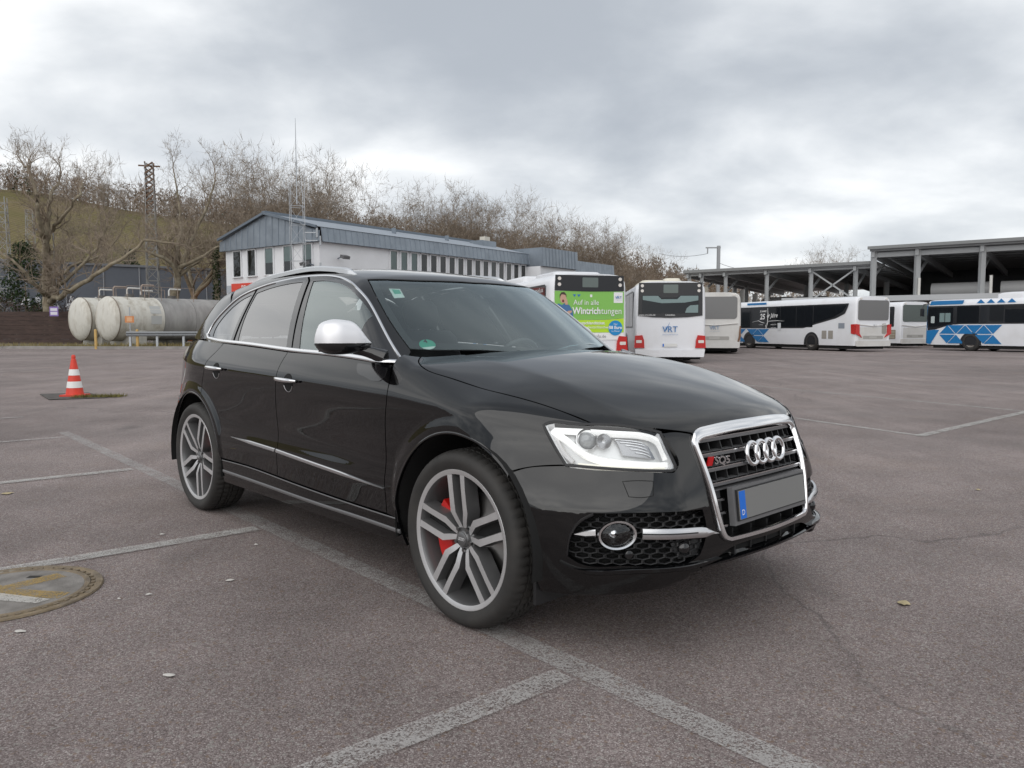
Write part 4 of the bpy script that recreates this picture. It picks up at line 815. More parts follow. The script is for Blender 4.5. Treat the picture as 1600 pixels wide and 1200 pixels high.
# catenary mast with wires
q=at(1123,384,120); cm=empty('catenary_mast',(q.x,q.y,0)); tag(cm,'plain grey catenary mast above the far end of the canopy','mast')
m=MB(); m.beam((0,0,0),(0,0,q.z),.45,.45); m.build('pole',mat('mast_grey',(.30,.31,.32),.6),cm); m=MB(); m.beam((-2.0,0,q.z-.3),(.3,0,q.z-.3),.18); m.beam((-1.7,0,q.z-1.2),(-1.7,0,q.z-.3),.15); m.build('crossarm',mat('mast_grey',(.3,.31,.32),.6),cm)
def wire(p,q,sag,lab):
    m=MB(); P=[]
    for k in range(13):
        t=k/12; v=Vector(p).lerp(Vector(q),t); v.z-=sag*4*t*(1-t); P.append(v)
    m.tube(P,.03,4); o=m.build('overhead_wire',mat('wire_dark',(.08,.08,.085),.6),None,60); tag(o,lab,'wire')
wire((q.x-.2,q.y,q.z-3.5),at(1040,424,150),.8,'thin overhead wire falling left from the catenary mast'); wire((q.x,q.y,q.z-2.6),at(1235,414,110),1.0,'thin overhead wire falling right towards the canopy roof'); wire((q.x-1.7,q.y,q.z-1.2),at(1030,396,150),.5,'thin overhead wire running left near the mast head')
# ================================================================== buses
BWH=mat('bus_white',(.76,.77,.80),.30,coat=.3,dirt=(.58,.57,.55),dscale=.9,damt=.35); BDW=mat('bus_dusty_white',(.62,.61,.59),.55,var=.06,scale=1.2,dirt=(.42,.39,.35),dscale=.8,damt=.6)
BGL=mat('bus_dark_glass',(.012,.014,.017),.06,spec=.6); BGR=mat('bus_dusty_glass',(.16,.16,.16),.35); BBL=mat('bus_black_trim',(.022,.023,.026),.3)
BTY=mat('bus_tyre',(.028,.026,.025),.85); BRM=mat('bus_rim',(.22,.20,.18),.6,var=.2,scale=6); BBLUE=mat('livery_blue',(.015,.17,.42),.35); BRED=mat('bus_lamp_red',(.50,.018,.015),.2,coat=.5); BAMB=mat('bus_lamp_pale',(.70,.66,.62),.25); PRW=mat('print_white',(.8,.8,.8),.5); VBL=mat('logo_blue',(.03,.17,.42),.5); GLT=mat('bus_clear_window',(.20,.27,.27),.12)
BW2,BL_=1.275,12.0
def bus_shell(root,H,matb,L=BL_,tuck=.10,zb=.33):
    # half section (y,z), rounded at the roof edge, slight tumblehome
    sec=[(0,H),(.70,H-.012),(1.02,H-.05),(1.16,H-.13),(1.225,H-.26),(1.25,H-.45),(1.275,H-1.4),(1.275,1.0),(1.265,.55),(1.25,zb)]
    xs=[(.0,.05,.93),(.03,.02,.965),(.10,0,.99),(.30,0,1),(L-.35,0,1),(L-.12,0,.985),(L-.02,.03,.95),(L,.07,.91)]
    V=[];n=len(sec)*2-1
    full=[(y,z) for y,z in sec]; prof=[(-y,z) for y,z in sec[::-1]][:-1]+full
    for x,dz,s in xs:
        for y,z in prof: V.append((x,y*s,zb+(z-zb)*(1-dz*.12)))
    F_=[(i*n+j,i*n+j+1,(i+1)*n+j+1,(i+1)*n+j) for i in range(len(xs)-1) for j in range(n-1)]
    F_+=[tuple(j for j in range(n)),tuple((len(xs)-1)*n+j for j in range(n))[::-1]]+[(i*n,(i+1)*n,(i+1)*n+n-1,i*n+n-1) for i in range(len(xs)-1)]
    return mesh_obj('body',V,[f[::-1] for f in F_],matb,root,38)
def poly_part(name,pts,mt,par,plane,off,thick=.012):
    """flat plate cut to an outline: plane 'L'/'R' = flank (x,z), 'B' = rear (y,z), 'F' = front (y,z)"""
    m=MB()
    if plane=='L': m.prism(pts,'y',1.276+off,1.276+off+thick)
    elif plane=='R': m.prism(pts,'y',-1.276-off-thick,-1.276-off)
    elif plane=='B': m.prism(pts,'x',-off-thick,-off)
    else: m.prism(pts,'x',BL_+off,BL_+off+thick)
    return m.build(name,mt,par)
def rrect(x0,x1,z0,z1,r=.08,n=5):
    P=[]
    for cx_,cz,a0_ in((x1-r,z1-r,0),(x0+r,z1-r,90),(x0+r,z0+r,180),(x1-r,z0+r,270)):
        for k in range(n+1): a=R(a0_+90*k/n); P.append((cx_+r*math.cos(a),cz+r*math.sin(a)))
    return P
def circ(cx_,cz,r,n=24,ry=None): return [(cx_+r*math.cos(2*PI*k/n),cz+(ry or r)*math.sin(2*PI*k/n)) for k in range(n)]
def bus_wheel(root,x,side,r=.50):
    s=1 if side=='L' else -1
    P=[(x-.62,.34)]+[(x+.60*math.cos(a),.48+.60*math.sin(a)) for a in np.linspace(PI*1.02,-PI*.02,20)]+[(x+.62,.34)]
    poly_part('wheel_arch',P,BBL,root,side,.001,.006)
    w=empty('wheel',(x,s*1.20,r),0 if s<0 else PI,root); rot=Matrix(((1,0,0,0),(0,0,1,0),(0,1,0,0),(0,0,0,1)))
    m=MB(); m.lathe([(.29,.02),(.31,-.06),(.36,-.105),(.43,-.105),(.475,-.08),(r,-.03),(r,.22)],36,M=rot); m.build('tyre',BTY,w,40)
    m=MB(); m.lathe([(.30,-.02),(.285,-.075),(.26,-.06),(.20,-.02),(.13,-.02),(.125,-.07),(.08,-.075),(.001,-.075)],36,M=rot); m.build('rim',BRM,w,35)
def M_left(x,z,o=.03):   # text frame on the left flank: reads rear->front reversed; x axis towards the rear as seen from outside
    return Matrix(((-1,0,0,x),(0,0,1,1.276+o),(0,1,0,z),(0,0,0,1)))
def M_right(x,z,o=.03): return Matrix(((1,0,0,x),(0,0,-1,-1.276-o),(0,1,0,z),(0,0,0,1)))
def M_rear(y,z,o=.04): return Matrix(((0,0,-1,-o),(-1,0,0,y),(0,1,0,z),(0,0,0,1)))
def vrt(par,y,z,s,mt,fl=M_rear,o=.05):
    text_mesh('logo_letters','VRT',s,mt,par,fl(y,z,o),bold=.004*s)
    M_=fl(y,z,o); m=MB(); P=[M_@Vector(p) for p in((-.62*s,.42*s,0),(-.45*s,-.05*s,0),(-.05*s,.85*s,0))]; m.tube(P,[.02*s,.05*s,.012*s],5); m.build('logo_tick',mt,par)
    text_mesh('logo_line','VERKEHRSVERBUND REGION TRIER',s*.115,mt,par,fl(y,z-.62*s,o))
def script25(par,fl,x,z,s):
    text_mesh('slogan_number','25',.62*s,PRW,par,fl(x-.42*s*(-1 if fl is M_left else 1)*(-1 if fl is M_left else 1) if False else x,z,.03)@Matrix.Translation((-.62*s,0,0)),bold=.016*s,shear=.15)
    text_mesh('slogan_word','er Jahre',.50*s,PRW,par,fl(x,z,.03)@Matrix.Translation((.55*s,.10*s,0)),shear=.35,xs=.8,bold=.004*s)
    text_mesh('slogan_top','25 JAHRE',.20*s,PRW,par,fl(x,z,.03)@Matrix.Translation((-.55*s,.45*s,0)),bold=.004*s,shear=.2)
    M_=fl(x,z,.035); m=MB()
    m.tube([M_@Vector(p) for p in((-1.9*s,-.42*s,0),(-1.1*s,-.30*s,0),(-.7*s,-.44*s,0),(-.35*s,-.50*s,0))],[.008*s,.02*s,.02*s,.02*s],4); m.tube([M_@Vector(p) for p in((.02*s,.72*s,0),(.08*s,.1*s,0),(.0,-.6*s,0),(-.14*s,-.95*s,0),(-.2*s,-.7*s,0),(.15*s,-.35*s,0),(1.2*s,-.32*s,0),(2.0*s,-.36*s,0))],[.012*s,.03*s,.03*s,.028*s,.022*s,.02*s,.02*s,.008*s],4); m.build('slogan_flourish',PRW,par)
    for k,t in enumerate(('verlaesslich','unterwegs','im Verbund')): text_mesh('slogan_line',t,.15*s,PRW,par,fl(x,z,.03)@Matrix.Translation((.75*s,(-.62-.25*k)*s,0)))
    text_mesh('slogan_line','vrt-info.de',.12*s,PRW,par,fl(x,z,.03)@Matrix.Translation((-.8*s,-.62*s,0)))
    m=MB(); M2=fl(x,z,.03); m.add([M2@Vector((a*s,b*s,0)) for a,b in((1.25,-1.1),(1.62,-1.1),(1.62,-.5),(1.25,-.5))],[(0,1,2,3)]); m.build('notice',mat('notice_grey',(.62,.64,.66),.6),par)
def triangles(par,side,x0,x1,z0,z1,skip=None,sz=.62,dx=1):
    h=(z1-z0)/2.0; w=sz; k=0
    for row in range(2):
        x=x0+(row%2)*w*0
        j=0
        while x+w<=x1+1e-6:
            up=(j+row)%2==0; g=.05; za=z0+row*h+g/2; zb=z0+(row+1)*h-g/2
            P=[(x+g,za),(x+w*2-g,za),(x+w,zb)] if up else [(x+g,zb),(x+w,za),(x+w*2-g,zb)]
            c=(sum(p[0] for p in P)/3,sum(p[1] for p in P)/3)
            if not(skip and (c[0]-skip)**2+(c[1]-.48)**2<.62**2): poly_part('livery_triangle',P,BBLUE,par,side,.004 ,.006)
            x+=w; j+=1
def tail(root,y0,y1,z0,z1,mt=BRED,plane='B'):
    o=poly_part('tail_lamp',rrect(y0,y1,z0,z1,.10),mt,root,plane,.01,.05); return o
def roofbox(root,x0,x1,y0,y1,H,h=.16,mt=None):
    m=MB(); V=[];P=rrect(x0,x1,y0,y1,.18)
    n=len(P); cx_,cy_=(x0+x1)/2,(y0+y1)/2
    for s,z in((1,H-.06),(1,H+h*.6),(.93,H+h*.9),(.8,H+h)): V+=[(cx_+(x-cx_)*s,cy_+(y-cy_)*s,z) for x,y in P]
    m.add(V,[(i*n+j,i*n+(j+1)%n,(i+1)*n+(j+1)%n,(i+1)*n+j) for i in range(3) for j in range(n)]+[tuple(3*n+j for j in range(n))]); m.build('roof_unit',mt or BWH,root,50)
def bus(name,lab,loc,phi,H=2.95,matb=BWH,wheels=(3.3,9.25)):
    # phi: heading measured from +Y clockwise
    o=empty(name,(loc[0],loc[1],0),PI/2-R(phi)); tag(o,lab,'bus','buses parked in the yard'); bus_shell(o,H,matb)
    m=MB(); m.box((.35,-1.15,.14),(11.6,1.15,.36)); m.build('chassis',mat('chassis_dark',(.012,.012,.012),.9),o)
    for x in wheels:
        for sd in 'LR': bus_wheel(o,x,sd)
    return o
def side_glass(o,sd,x0,x1,z0,z1,n=6,mt=BGL,sweep=False):
    # one band, then separate panes on it
    if sweep: P=[(x1,z1),(x1,z0),(4.0,z0),(3.0,z0+.22),(1.4,z0+.55),(.75,z0+.80),(.55,z0+1.15),(.48,z1)]
    else: P=rrect(x0,x1,z0,z1,.06)
    poly_part('window_band',P,BBL,o,sd,.001,.006)
    xa=x0 if not sweep else 3.2
    for k in range(n):
        a=xa+(x1-xa)*k/n+.03; b=xa+(x1-xa)*(k+1)/n-.03; poly_part('window_pane',rrect(a,b,z0+.06,z1-.06,.05),mt,o,sd,.008,.004)
    if sweep: poly_part('window_pane',[(3.15,z1-.06),(3.15,z0+.28),(1.6,z0+.62),(.92,z0+.92),(.66,z0+1.2),(.6,z1-.06)],mt,o,sd,.008,.004)
def plate(o,y,z,txt='TR VR 118'):
    poly_part('number_plate',rrect(y-.26,y+.26,z-.055,z+.055,.02),mat('plate_white',(.7,.7,.68),.5),o,'B',.03,.01); poly_part('plate_band',rrect(y+.21,y+.255,z-.05,z+.05,.005),mat('plate_blue',(.0,.14,.62),.4),o,'B',.041,.002)
def city_rear(o,ad=False,H=2.95):
    poly_part('rear_black_panel',[(1.12,H-.06),(-1.12,H-.06),(-1.14,2.42 if ad else 1.72),(-.6,2.40 if ad else 1.66),(0,2.39 if ad else 1.64),(.6,2.40 if ad else 1.66),(1.14,2.42 if ad else 1.72)],BBL,o,'B',.0,.03)
    poly_part('destination_display',rrect(-.27,.25,2.52,2.82,.03),mat('display_grey',(.13,.16,.15),.3),o,'B',.032,.008)
    for y in(1.0,-1.0):
        for z in(2.78,2.60): poly_part('marker_lamp',circ(y,z,.055,16),BAMB,o,'B',.032,.02)
    for s in(1,-1):
        P=[(s*.98,1.02),(s*1.24,1.0),(s*1.27,.56),(s*.90,.56),(s*.92,.85)]; poly_part('tail_lamp',P,BRED,o,'B',.0,.06); poly_part('reverse_lamp',rrect(min(s*1.0,s*1.2),max(s*1.0,s*1.2),.74,.84,.02),BAMB,o,'B',.062,.006)
    poly_part('bumper',[(1.24,.52),(.85,.52),(.80,.485),(-.80,.485),(-.85,.52),(-1.24,.52),(-1.20,.24),(1.20,.24)],BWH,o,'B',.02,.06)
    plate(o,0,.66)
# -- bus with the green advert ---------------------------------------------------------------------------
LA,LB=(.98+1.23,23.7),None
bA=bus('city_bus','white bus with green advert on its rear, right behind the car',(2.40,23.9),-15.5)
city_rear(bA,True); side_glass(bA,'L',.5,11.2,1.28,2.62,7); side_glass(bA,'R',.5,11.2,1.28,2.62,7)
GRN=mat('ad_green',(.22,.50,.10),.45); LIM=mat('ad_lime',(.46,.70,.03),.45)
poly_part('advert_green',[(1.14,2.40),(-1.14,2.40),(-1.145,1.58),(-.5,1.53),(1.14,1.52)],GRN,bA,'B',.004,.016)
poly_part('advert_lime',[(1.14,1.51),(-.5,1.52),(-1.145,1.57),(-1.145,1.13),(1.14,1.13)],LIM,bA,'B',.004,.016)
poly_part('advert_white',[(1.14,1.12),(-1.145,1.12),(-1.145,.90),(1.14,.90)],PRW,bA,'B',.004,.016)
text_mesh('advert_text','Auf in alle',.22,PRW,bA,M_rear(.12,2.05),xs=.95); text_mesh('advert_headline','Wintrich',.29,PRW,bA,M_rear(-.36,1.79),bold=.007,align='RIGHT',xs=.88); text_mesh('advert_headline_end','tungen',.29,PRW,bA,M_rear(-.37,1.79),align='LEFT',xs=.88)
text_mesh('advert_text','Dein Deutschlandticket.',.13,PRW,bA,M_rear(.12,1.42),bold=.003); text_mesh('advert_text','Ganz einfach deutschlandweit',.12,PRW,bA,M_rear(.02,1.29)); text_mesh('advert_address','vrt-info.de',.14,mat('print_grey',(.25,.25,.26),.6),bA,M_rear(-.25,1.01))
poly_part('price_disc',circ(-.86,1.27,.235,32),mat('price_blue',(.01,.24,.55),.4),bA,'B',.03,.006)
text_mesh('price_text','58 Euro',.135,PRW,bA,M_rear(-.86,1.28),bold=.004); text_mesh('price_text','Nur',.08,PRW,bA,M_rear(-.86,1.39)); text_mesh('price_text','im Monat',.07,PRW,bA,M_rear(-.86,1.17))
poly_part('logo_field',rrect(-1.10,-.80,2.05,2.38,.01),PRW,bA,'B',.021,.004); vrt(bA,-.95,2.21,.12,VBL)
poly_part('advert_mark',[(.42,2.30),(.30,2.30),(.36,2.22)],VBL,bA,'B',.022,.003); poly_part('advert_mark',[(.56,2.30),(.45,2.30),(.5,2.22)],VBL,bA,'B',.022,.003); poly_part('advert_mark',rrect(-.08,-.01,2.22,2.30,.01),PRW,bA,'B',.022,.003)
# printed figure on the advert: person in a blue jacket, hand raised to the mouth
SKN=mat('print_skin',(.55,.34,.25),.6); JKT=mat('print_jacket',(.06,.16,.34),.6); HAI=mat('print_hair',(.06,.04,.03),.6)
poly_part('printed_jacket',[(1.14,1.52),(1.14,1.92),(1.02,2.02),(.92,1.97),(.78,2.04),(.66,1.96),(.56,1.80),(.52,1.52)],JKT,bA,'B',.022,.002)
poly_part('printed_face',circ(.87,2.17,.10,20,.145),SKN,bA,'B',.025,.002); poly_part('printed_hair',[(.98,2.16),(.985,2.28),(.93,2.36),(.84,2.37),(.77,2.30),(.77,2.20),(.80,2.28),(.92,2.30),(.965,2.24)],HAI,bA,'B',.028,.002); poly_part('printed_mouth',circ(.875,2.095,.032,14,.045),mat('print_mouth',(.16,.02,.02),.6),bA,'B',.028,.002); poly_part('printed_hand',[(.80,1.98),(.84,2.12),(.80,2.16),(.74,2.14),(.72,1.98)],SKN,bA,'B',.030,.002); poly_part('printed_hand',[(.74,1.66),(.60,1.74),(.58,1.80),(.68,1.80),(.80,1.74)],SKN,bA,'B',.030,.002)
script25(bA,M_left,4.3,1.98,.80); text_mesh('side_address','www.vrt-info.de',.20,PRW,bA,M_left(1.3,2.45))
roofbox(bA,1.0,3.2,-.8,.8,2.95,.14); roofbox(bA,4.2,7.0,-.9,.9,2.95,.20); triangles(bA,'L',8.0,11.0,.42,1.22,9.25)
# -- second white bus -------------------------------------------------------------------------------------
bB=bus('city_bus','clean white bus with dark rear window and blue logo, middle of three rears',(5.66,27.6),4)
city_rear(bB,False); side_glass(bB,'L',.5,11.2,1.28,2.62,7); side_glass(bB,'R',.5,11.2,1.28,2.62,7)
poly_part('rear_window',[(1.0,2.44),(.42,2.44),(.30,2.36),(-.22,2.36),(-.34,2.44),(-.99,2.44),(-1.0,1.80),(1.0,1.80)],BGL,bB,'B',.032,.006)
poly_part('cabin_view',[(.98,2.42),(.44,2.42),(.32,2.30),(-.24,2.30),(-.36,2.42),(-.98,2.42),(-.98,2.26),(-.5,2.18),(.3,2.16),(.98,2.28)],GLT,bB,'B',.039,.002); poly_part('cabin_view',[(-.52,1.82),(-.98,1.82),(-.98,2.10),(-.70,2.08),(-.58,1.98)],GLT,bB,'B',.039,.002)
vrt(bB,0,1.22,.30,VBL); text_mesh('rear_text','www.vrt-info.de',.09,PRW,bB,M_rear(.82,1.74)); text_mesh('rear_text','Linienbus',.09,PRW,bB,M_rear(-.0,1.74))
roofbox(bB,.6,1.2,-.45,.15,2.95,.14,mat('hatch_cream',(.66,.62,.52),.5)); roofbox(bB,2.4,5.4,-.8,.8,2.95,.20,mat('hatch_cream',(.66,.62,.52),.5))
# -- dusty coach rears ----------------------------------------------------------------------------------
def coach_rear(o,H,mt,glassm=BGR,lamp=True):
    poly_part('rear_window',rrect(-1.08,1.08,H-1.32,H-.22,.14),glassm,o,'B',.0,.03); 
    for y in(.9,-.9): poly_part('marker_lamp',circ(y,H-.14,.07,16,.05),BAMB,o,'B',.0,.04)
    m=MB(); m.tube([(-.03,y,H-1.55-.10*(1-abs(y)/1.1)) for y in np.linspace(-1.12,1.12,15)],.03,6); m.build('rear_moulding',mt,o,60)
    poly_part('engine_lid',rrect(-1.0,1.0,.66,H-1.70,.05),mt,o,'B',.003,.014); poly_part('plate_recess',rrect(-.72,.70,.70,.88,.05),mat('recess_grey',(.34,.33,.31),.7),o,'B',.018,.006); poly_part('number_plate',rrect(-.26,.26,.735,.845,.02),mat('plate_dusty',(.42,.41,.39),.6),o,'B',.025,.006)
    poly_part('bumper',rrect(-1.22,1.22,.30,.62,.06),mt,o,'B',.01,.07)
bC=bus('coach','dusty white coach rear with pale logo, right of the clean white bus',(10.15,38.6),13,3.08,BDW); coach_rear(bC,3.08,BDW); vrt(bC,0,1.30,.27,mat('logo_faded',(.22,.30,.42),.6)); side_glass(bC,'L',.5,11.4,1.4,2.75,6); side_glass(bC,'R',.5,11.4,1.4,2.75,6)
m=MB(); m.tube([(-.05,-1.16,.62),(-.05,-1.23,.9),(-.04,-1.24,1.4)],[.05,.06,.03],6); m.build('tail_lamp',mat('lamp_brown',(.22,.12,.07),.5),bC,60)
# -- bus seen along its flank with anniversary lettering ----------------------------------------------
bDc=Vector((18.7,42.0)); hD=-20.5; hv=Vector((math.sin(R(hD)),math.cos(R(hD)))); lv=Vector((-hv.y,hv.x))
pD=bDc-lv*1.275
bD=bus('coach','white bus side-on with anniversary lettering and swept dark window band',(pD.x,pD.y),hD,3.05,BWH,(3.3,9.0)); coach_rear(bD,3.05,BDW); side_glass(bD,'L',.5,11.7,1.30,2.66,6,sweep=True); side_glass(bD,'R',.5,11.4,1.4,2.7,6)
script25(bD,M_left,7.2,2.02,.78); triangles(bD,'L',7.0,11.6,.40,1.28,9.0,.58)
for x,z in((2.3,.95),(1.8,.95)): poly_part('engine_grille',rrect(x-.2,x+.16,.70,1.16,.02),mat('grille_dusty',(.30,.28,.25),.7),bD,'L',.004,.01)
poly_part('side_hatch',rrect(.75,1.2,1.28,1.58,.02),mat('hatch_grey',(.25,.28,.32),.4),bD,'L',.004,.008)
for s in(1,-1):
    poly_part('tail_lamp',[(s*1.00,1.50),(s*1.26,1.52),(s*1.27,.98),(s*.80,.78),(s*.98,1.0)],BRED,bD,'B',.0,.06)
poly_part('tail_lamp_side',[(.0,1.52),(.28,1.50),(.26,1.0),(.0,.95)],BRED,bD,'L',.0,.02)
poly_part('rear_grille',rrect(-.95,-.62,.98,1.55,.08),mat('grille_dusty',(.30,.28,.25),.7),bD,'B',.02,.008); vrt(bD,-.1,1.42,.16,mat('logo_grey',(.33,.34,.36),.6)); poly_part('roof_livery',rrect(7.4,9.3,2.80,2.93,.02),BBLUE,bD,'L',-.035,.01)
# -- white bus half hidden behind -----------------------------------------------------------------------------
eC=Vector((25.2,50.0)); pE=eC-lv*1.275
bE=bus('coach','white bus rear half hidden between two other buses',(pE.x,pE.y),hD,3.05,BWH,(3.3,9.0)); coach_rear(bE,3.05,BDW,mat('bus_green_glass',(.07,.09,.085),.2)); side_glass(bE,'L',.5,11.4,1.4,2.72,6)
poly_part('engine_grille',rrect(.35,1.15,.62,1.2,.03),mat('grille_brown',(.24,.19,.13),.8),bE,'L',.004,.02)
for k in range(5): poly_part('grille_slat',rrect(.38,1.12,.67+.105*k,.71+.105*k,.01),mat('slat_pale',(.5,.46,.38),.7),bE,'L',.026,.01)
# -- blue fronted bus cut by the right edge ----------------------------------------------------------------
hF=-29; hv=Vector((math.sin(R(hF)),math.cos(R(hF)))); lv=Vector((-hv.y,hv.x)); fF=Vector((24.75,46.0)); pF_=fF-hv*12-lv*1.275
bF=bus('city_bus','white bus with blue front corner and blue triangles, cut by right edge',(pF_.x,pF_.y),hF,2.98,BWH,(3.3,9.35))
P=[(11.92,2.60),(11.98,1.9),(11.9,1.18),(11.45,1.22),(11.0,1.36),(10.4,1.50),(10.0,1.53),(.6,1.53),(.6,2.60)]; poly_part('window_band',P,BBL,bF,'L',.001,.006)
for k in range(7):
    a=1.0+k*1.32; poly_part('window_pane',rrect(a,a+1.26,1.60,2.54,.05),BGL,bF,'L',.008,.004)
poly_part('window_pane',[(11.86,2.5),(11.9,1.9),(11.84,1.30),(11.0,1.45),(10.4,1.60),(10.4,2.5)],BGL,bF,'L',.008,.004); poly_part('driver_window',rrect(10.55,11.2,1.66,2.18,.03),GLT,bF,'L',.013,.003); m=MB(); m.box((10.86,1.292,1.66),(10.90,1.30,2.18)); m.build('window_bar',BBL,bF)
poly_part('mirror_pane',rrect(11.5,11.72,1.6,2.0,.03),mat('mirror_pale',(.45,.5,.5),.2),bF,'L',.013,.003)
poly_part('opening_light',rrect(5.6,7.6,2.32,2.50,.03),mat('slot_dark2',(.006,.006,.007),.4),bF,'L',.014,.004)
poly_part('blue_corner',[(12.0-.02,1.16),(11.93,.40),(11.72,.36),(11.2,1.20),(11.45,1.21)],BBLUE,bF,'L',.004,.01); poly_part('blue_front',[(1.22,2.7),(-1.22,2.7),(-1.25,.42),(1.25,.42)],BBLUE,bF,'F',-.004,.012); poly_part('windscreen',rrect(-1.12,1.12,1.2,2.55,.12),BGL,bF,'F',.01,.012)
poly_part('blue_roof_edge',[(11.75,2.90),(9.8,2.90),(9.9,2.68),(11.85,2.66)],BBLUE,bF,'L',-.035,.02); triangles(bF,'L',7.6,11.0,.40,1.50,9.35,.52)
for k in range(4): poly_part('roof_livery',[(7.0+k*.55,2.70),(7.45+k*.55,2.70),(7.22+k*.55,2.92)],BBLUE,bF,'L',-.03,.015)
script25(bF,M_left,4.6,2.10,.78); roofbox(bF,2.0,8.2,-.95,.95,2.98,.30)
m=MB(); m.tube([(11.9,1.2,2.75),(12.15,1.38,2.7),(12.2,1.42,2.45)],.03,6); m.build('mirror_arm',BBL,bF,60); m=MB(); m.box((12.12,1.34,2.0),(12.26,1.52,2.45)); m.build('mirror',BBL,bF)
# ================================================================== the car: body surface as an implicit function (car axes: x forward, y left, z up)
AX=1.4065; WZ=.362
Wp=Spl([-2.4,-2.2,-2.0,-1.7,-1.4,-1,0,.8,1.2,1.5,1.7,1.85,2.0,2.2],[.68,.78,.85,.908,.938,.945,.946,.944,.943,.945,.937,.908,.85,.72])
Zsh=Spl([-2.3,-1.9,-1.5,-.8,0,.9,1.4,1.8,2.1],[1.02,1.01,1.0,.98,.96,.935,.915,.88,.84])
Blow=Spl([.12,.20,.27,.33,.40,.47,.535,.60,.70,.80,.90,1.0],[-.12,-.06,-.03,-.021,-.018,-.0135,-.010,-.020,-.0205,-.0145,-.006,0])
Zc=Spl([-2.4,-2.2,-1.9,-1.5,-.8,0,.7,1.0,1.2,1.4,1.6,1.8,2.0,2.1,2.17,2.25],[.98,1.09,1.19,1.20,1.175,1.145,1.12,1.117,1.102,1.075,1.040,.998,.943,.905,.868,.80])
Xf0=Spl([.12,.18,.24,.30,.36,.42,.55,.70,.80,.87,.95,1.05],[2.10,2.19,2.245,2.28,2.29,2.285,2.265,2.24,2.21,2.175,2.10,1.95])
Xr0=Spl([.15,.25,.35,.5,.65,.8,.95,1.1,1.2],[2.17,2.27,2.33,2.36,2.35,2.30,2.255,2.18,2.09])
def FL(P):
    x=P[...,0]; ay=np.sqrt(P[...,1]**2+1e-6); z=P[...,2]
    zs=Zsh(x); d=z-zs; fr=sstep(.9,1.45,x)
    h=sp(d,.022)
    a=.34+.50*fr; b=1.5+3.0*fr
    up=a*h+b*h*h
    zz=z-(zs-.955)*sstep(.5,.9,z)
    arch=sstep(1.0,.55,np.abs(np.abs(x)-AX))
    lo=Blow(np.minimum(zz,.985))*(1-.25*arch*sstep(.3,.6,z))
    W=Wp(x)+lo-up+.004-.075*sstep(.55,1.05,z)*sstep(1.35,2.1,-x)
    for xa in(AX,-AX):
        r=np.hypot(x-xa,z-WZ); Wa=.953-.85*(.945-np.minimum(Wp(x),.945))-.75*sp(r-.487,.034)-.06*sstep(.46,.30,z)-2*np.maximum(np.abs(x-xa)-.42,0)**1.5
        W=smax(W,Wa,.02)
    gs=(ay-W)/np.sqrt(1+(a*.6*sstep(-.02,.05,d))**2)
    q=ay-.57
    zt=Zc(x)-.02*(ay/.55)**2*sstep(.75,1.0,x)-(.17*sp(q,.012)+.42*np.maximum(ay-.66,0)**2)*sstep(.85,1.45,x)-.14*ay**2*sstep(1.5,2.15,x)
    gt=z-zt
    xf=Xf0(z)-(.22+.15*sstep(.55,.8,z))*ay**2-1.5*np.maximum(ay-.48,0)**2
    gf=(x-xf)/np.sqrt(1+(.44*ay+3.0*np.maximum(ay-.48,0))**2)
    xr=-Xr0(z)+.15*ay**2+1.3*np.maximum(ay-.55,0)**2
    gr=(xr-x)/np.sqrt(1+(.3*ay+2.6*np.maximum(ay-.55,0))**2)
    gb=(.20+.13*sstep(1.75,2.28,x)*(1-.62*sstep(.30,.72,ay))+.06*sstep(1.6,2.3,-x))-z
    F=smax(gs,gt,.05); F=smax(F,gf,.05); F=smax(F,gr,.06); F=smax(F,gb,.02)
    return F
Rc=Spl([-2.2,-2.0,-1.6,-1.2,-.7,-.3,0,.2,.4,.6],[1.40,1.445,1.525,1.575,1.603,1.600,1.574,1.545,1.507,1.46])
def FG(P):
    x=P[...,0]; ay=np.sqrt(P[...,1]**2+1e-6); z=P[...,2]
    h=z-1.08
    W=.868-.34*h-.40*np.maximum(h,0)**2-.105*np.maximum(-.9-x,0)**2
    gs=(ay-W)/1.12
    gt=z-(Rc(x)-.08*ay**2-.12*ay**4)
    xw=1.03-1.47*(z-1.10)-.22*(z-1.1)**2-.40*ay**2
    gw=(x-xw)/1.85
    xr=-(2.13-.95*(z-1.15)-.35*(z-1.15)**2)+.12*ay**2+.8*np.maximum(ay-.45,0)**2
    gr=(xr-x)/1.45
    F=smax(gs,gt,.055); F=smax(F,gw,.035); F=smax(F,gr,.10); F=smax(F,.95-z,.01)
    return F
def FB(P): return np.minimum(FL(P),FG(P))
def grad(F,P,h=1.5e-3):
    g=np.zeros_like(P)
    for k in range(3):
        d=np.zeros(3); d[k]=h; g[...,k]=(F(P+d)-F(P-d))/(2*h)
    return g
def onto(P,F,it=8):
    P=np.array(P,float)
    for _ in range(it):
        g=grad(F,P); P=P-(F(P)/np.maximum((g*g).sum(-1),.05))[...,None]*g*.9
    return P
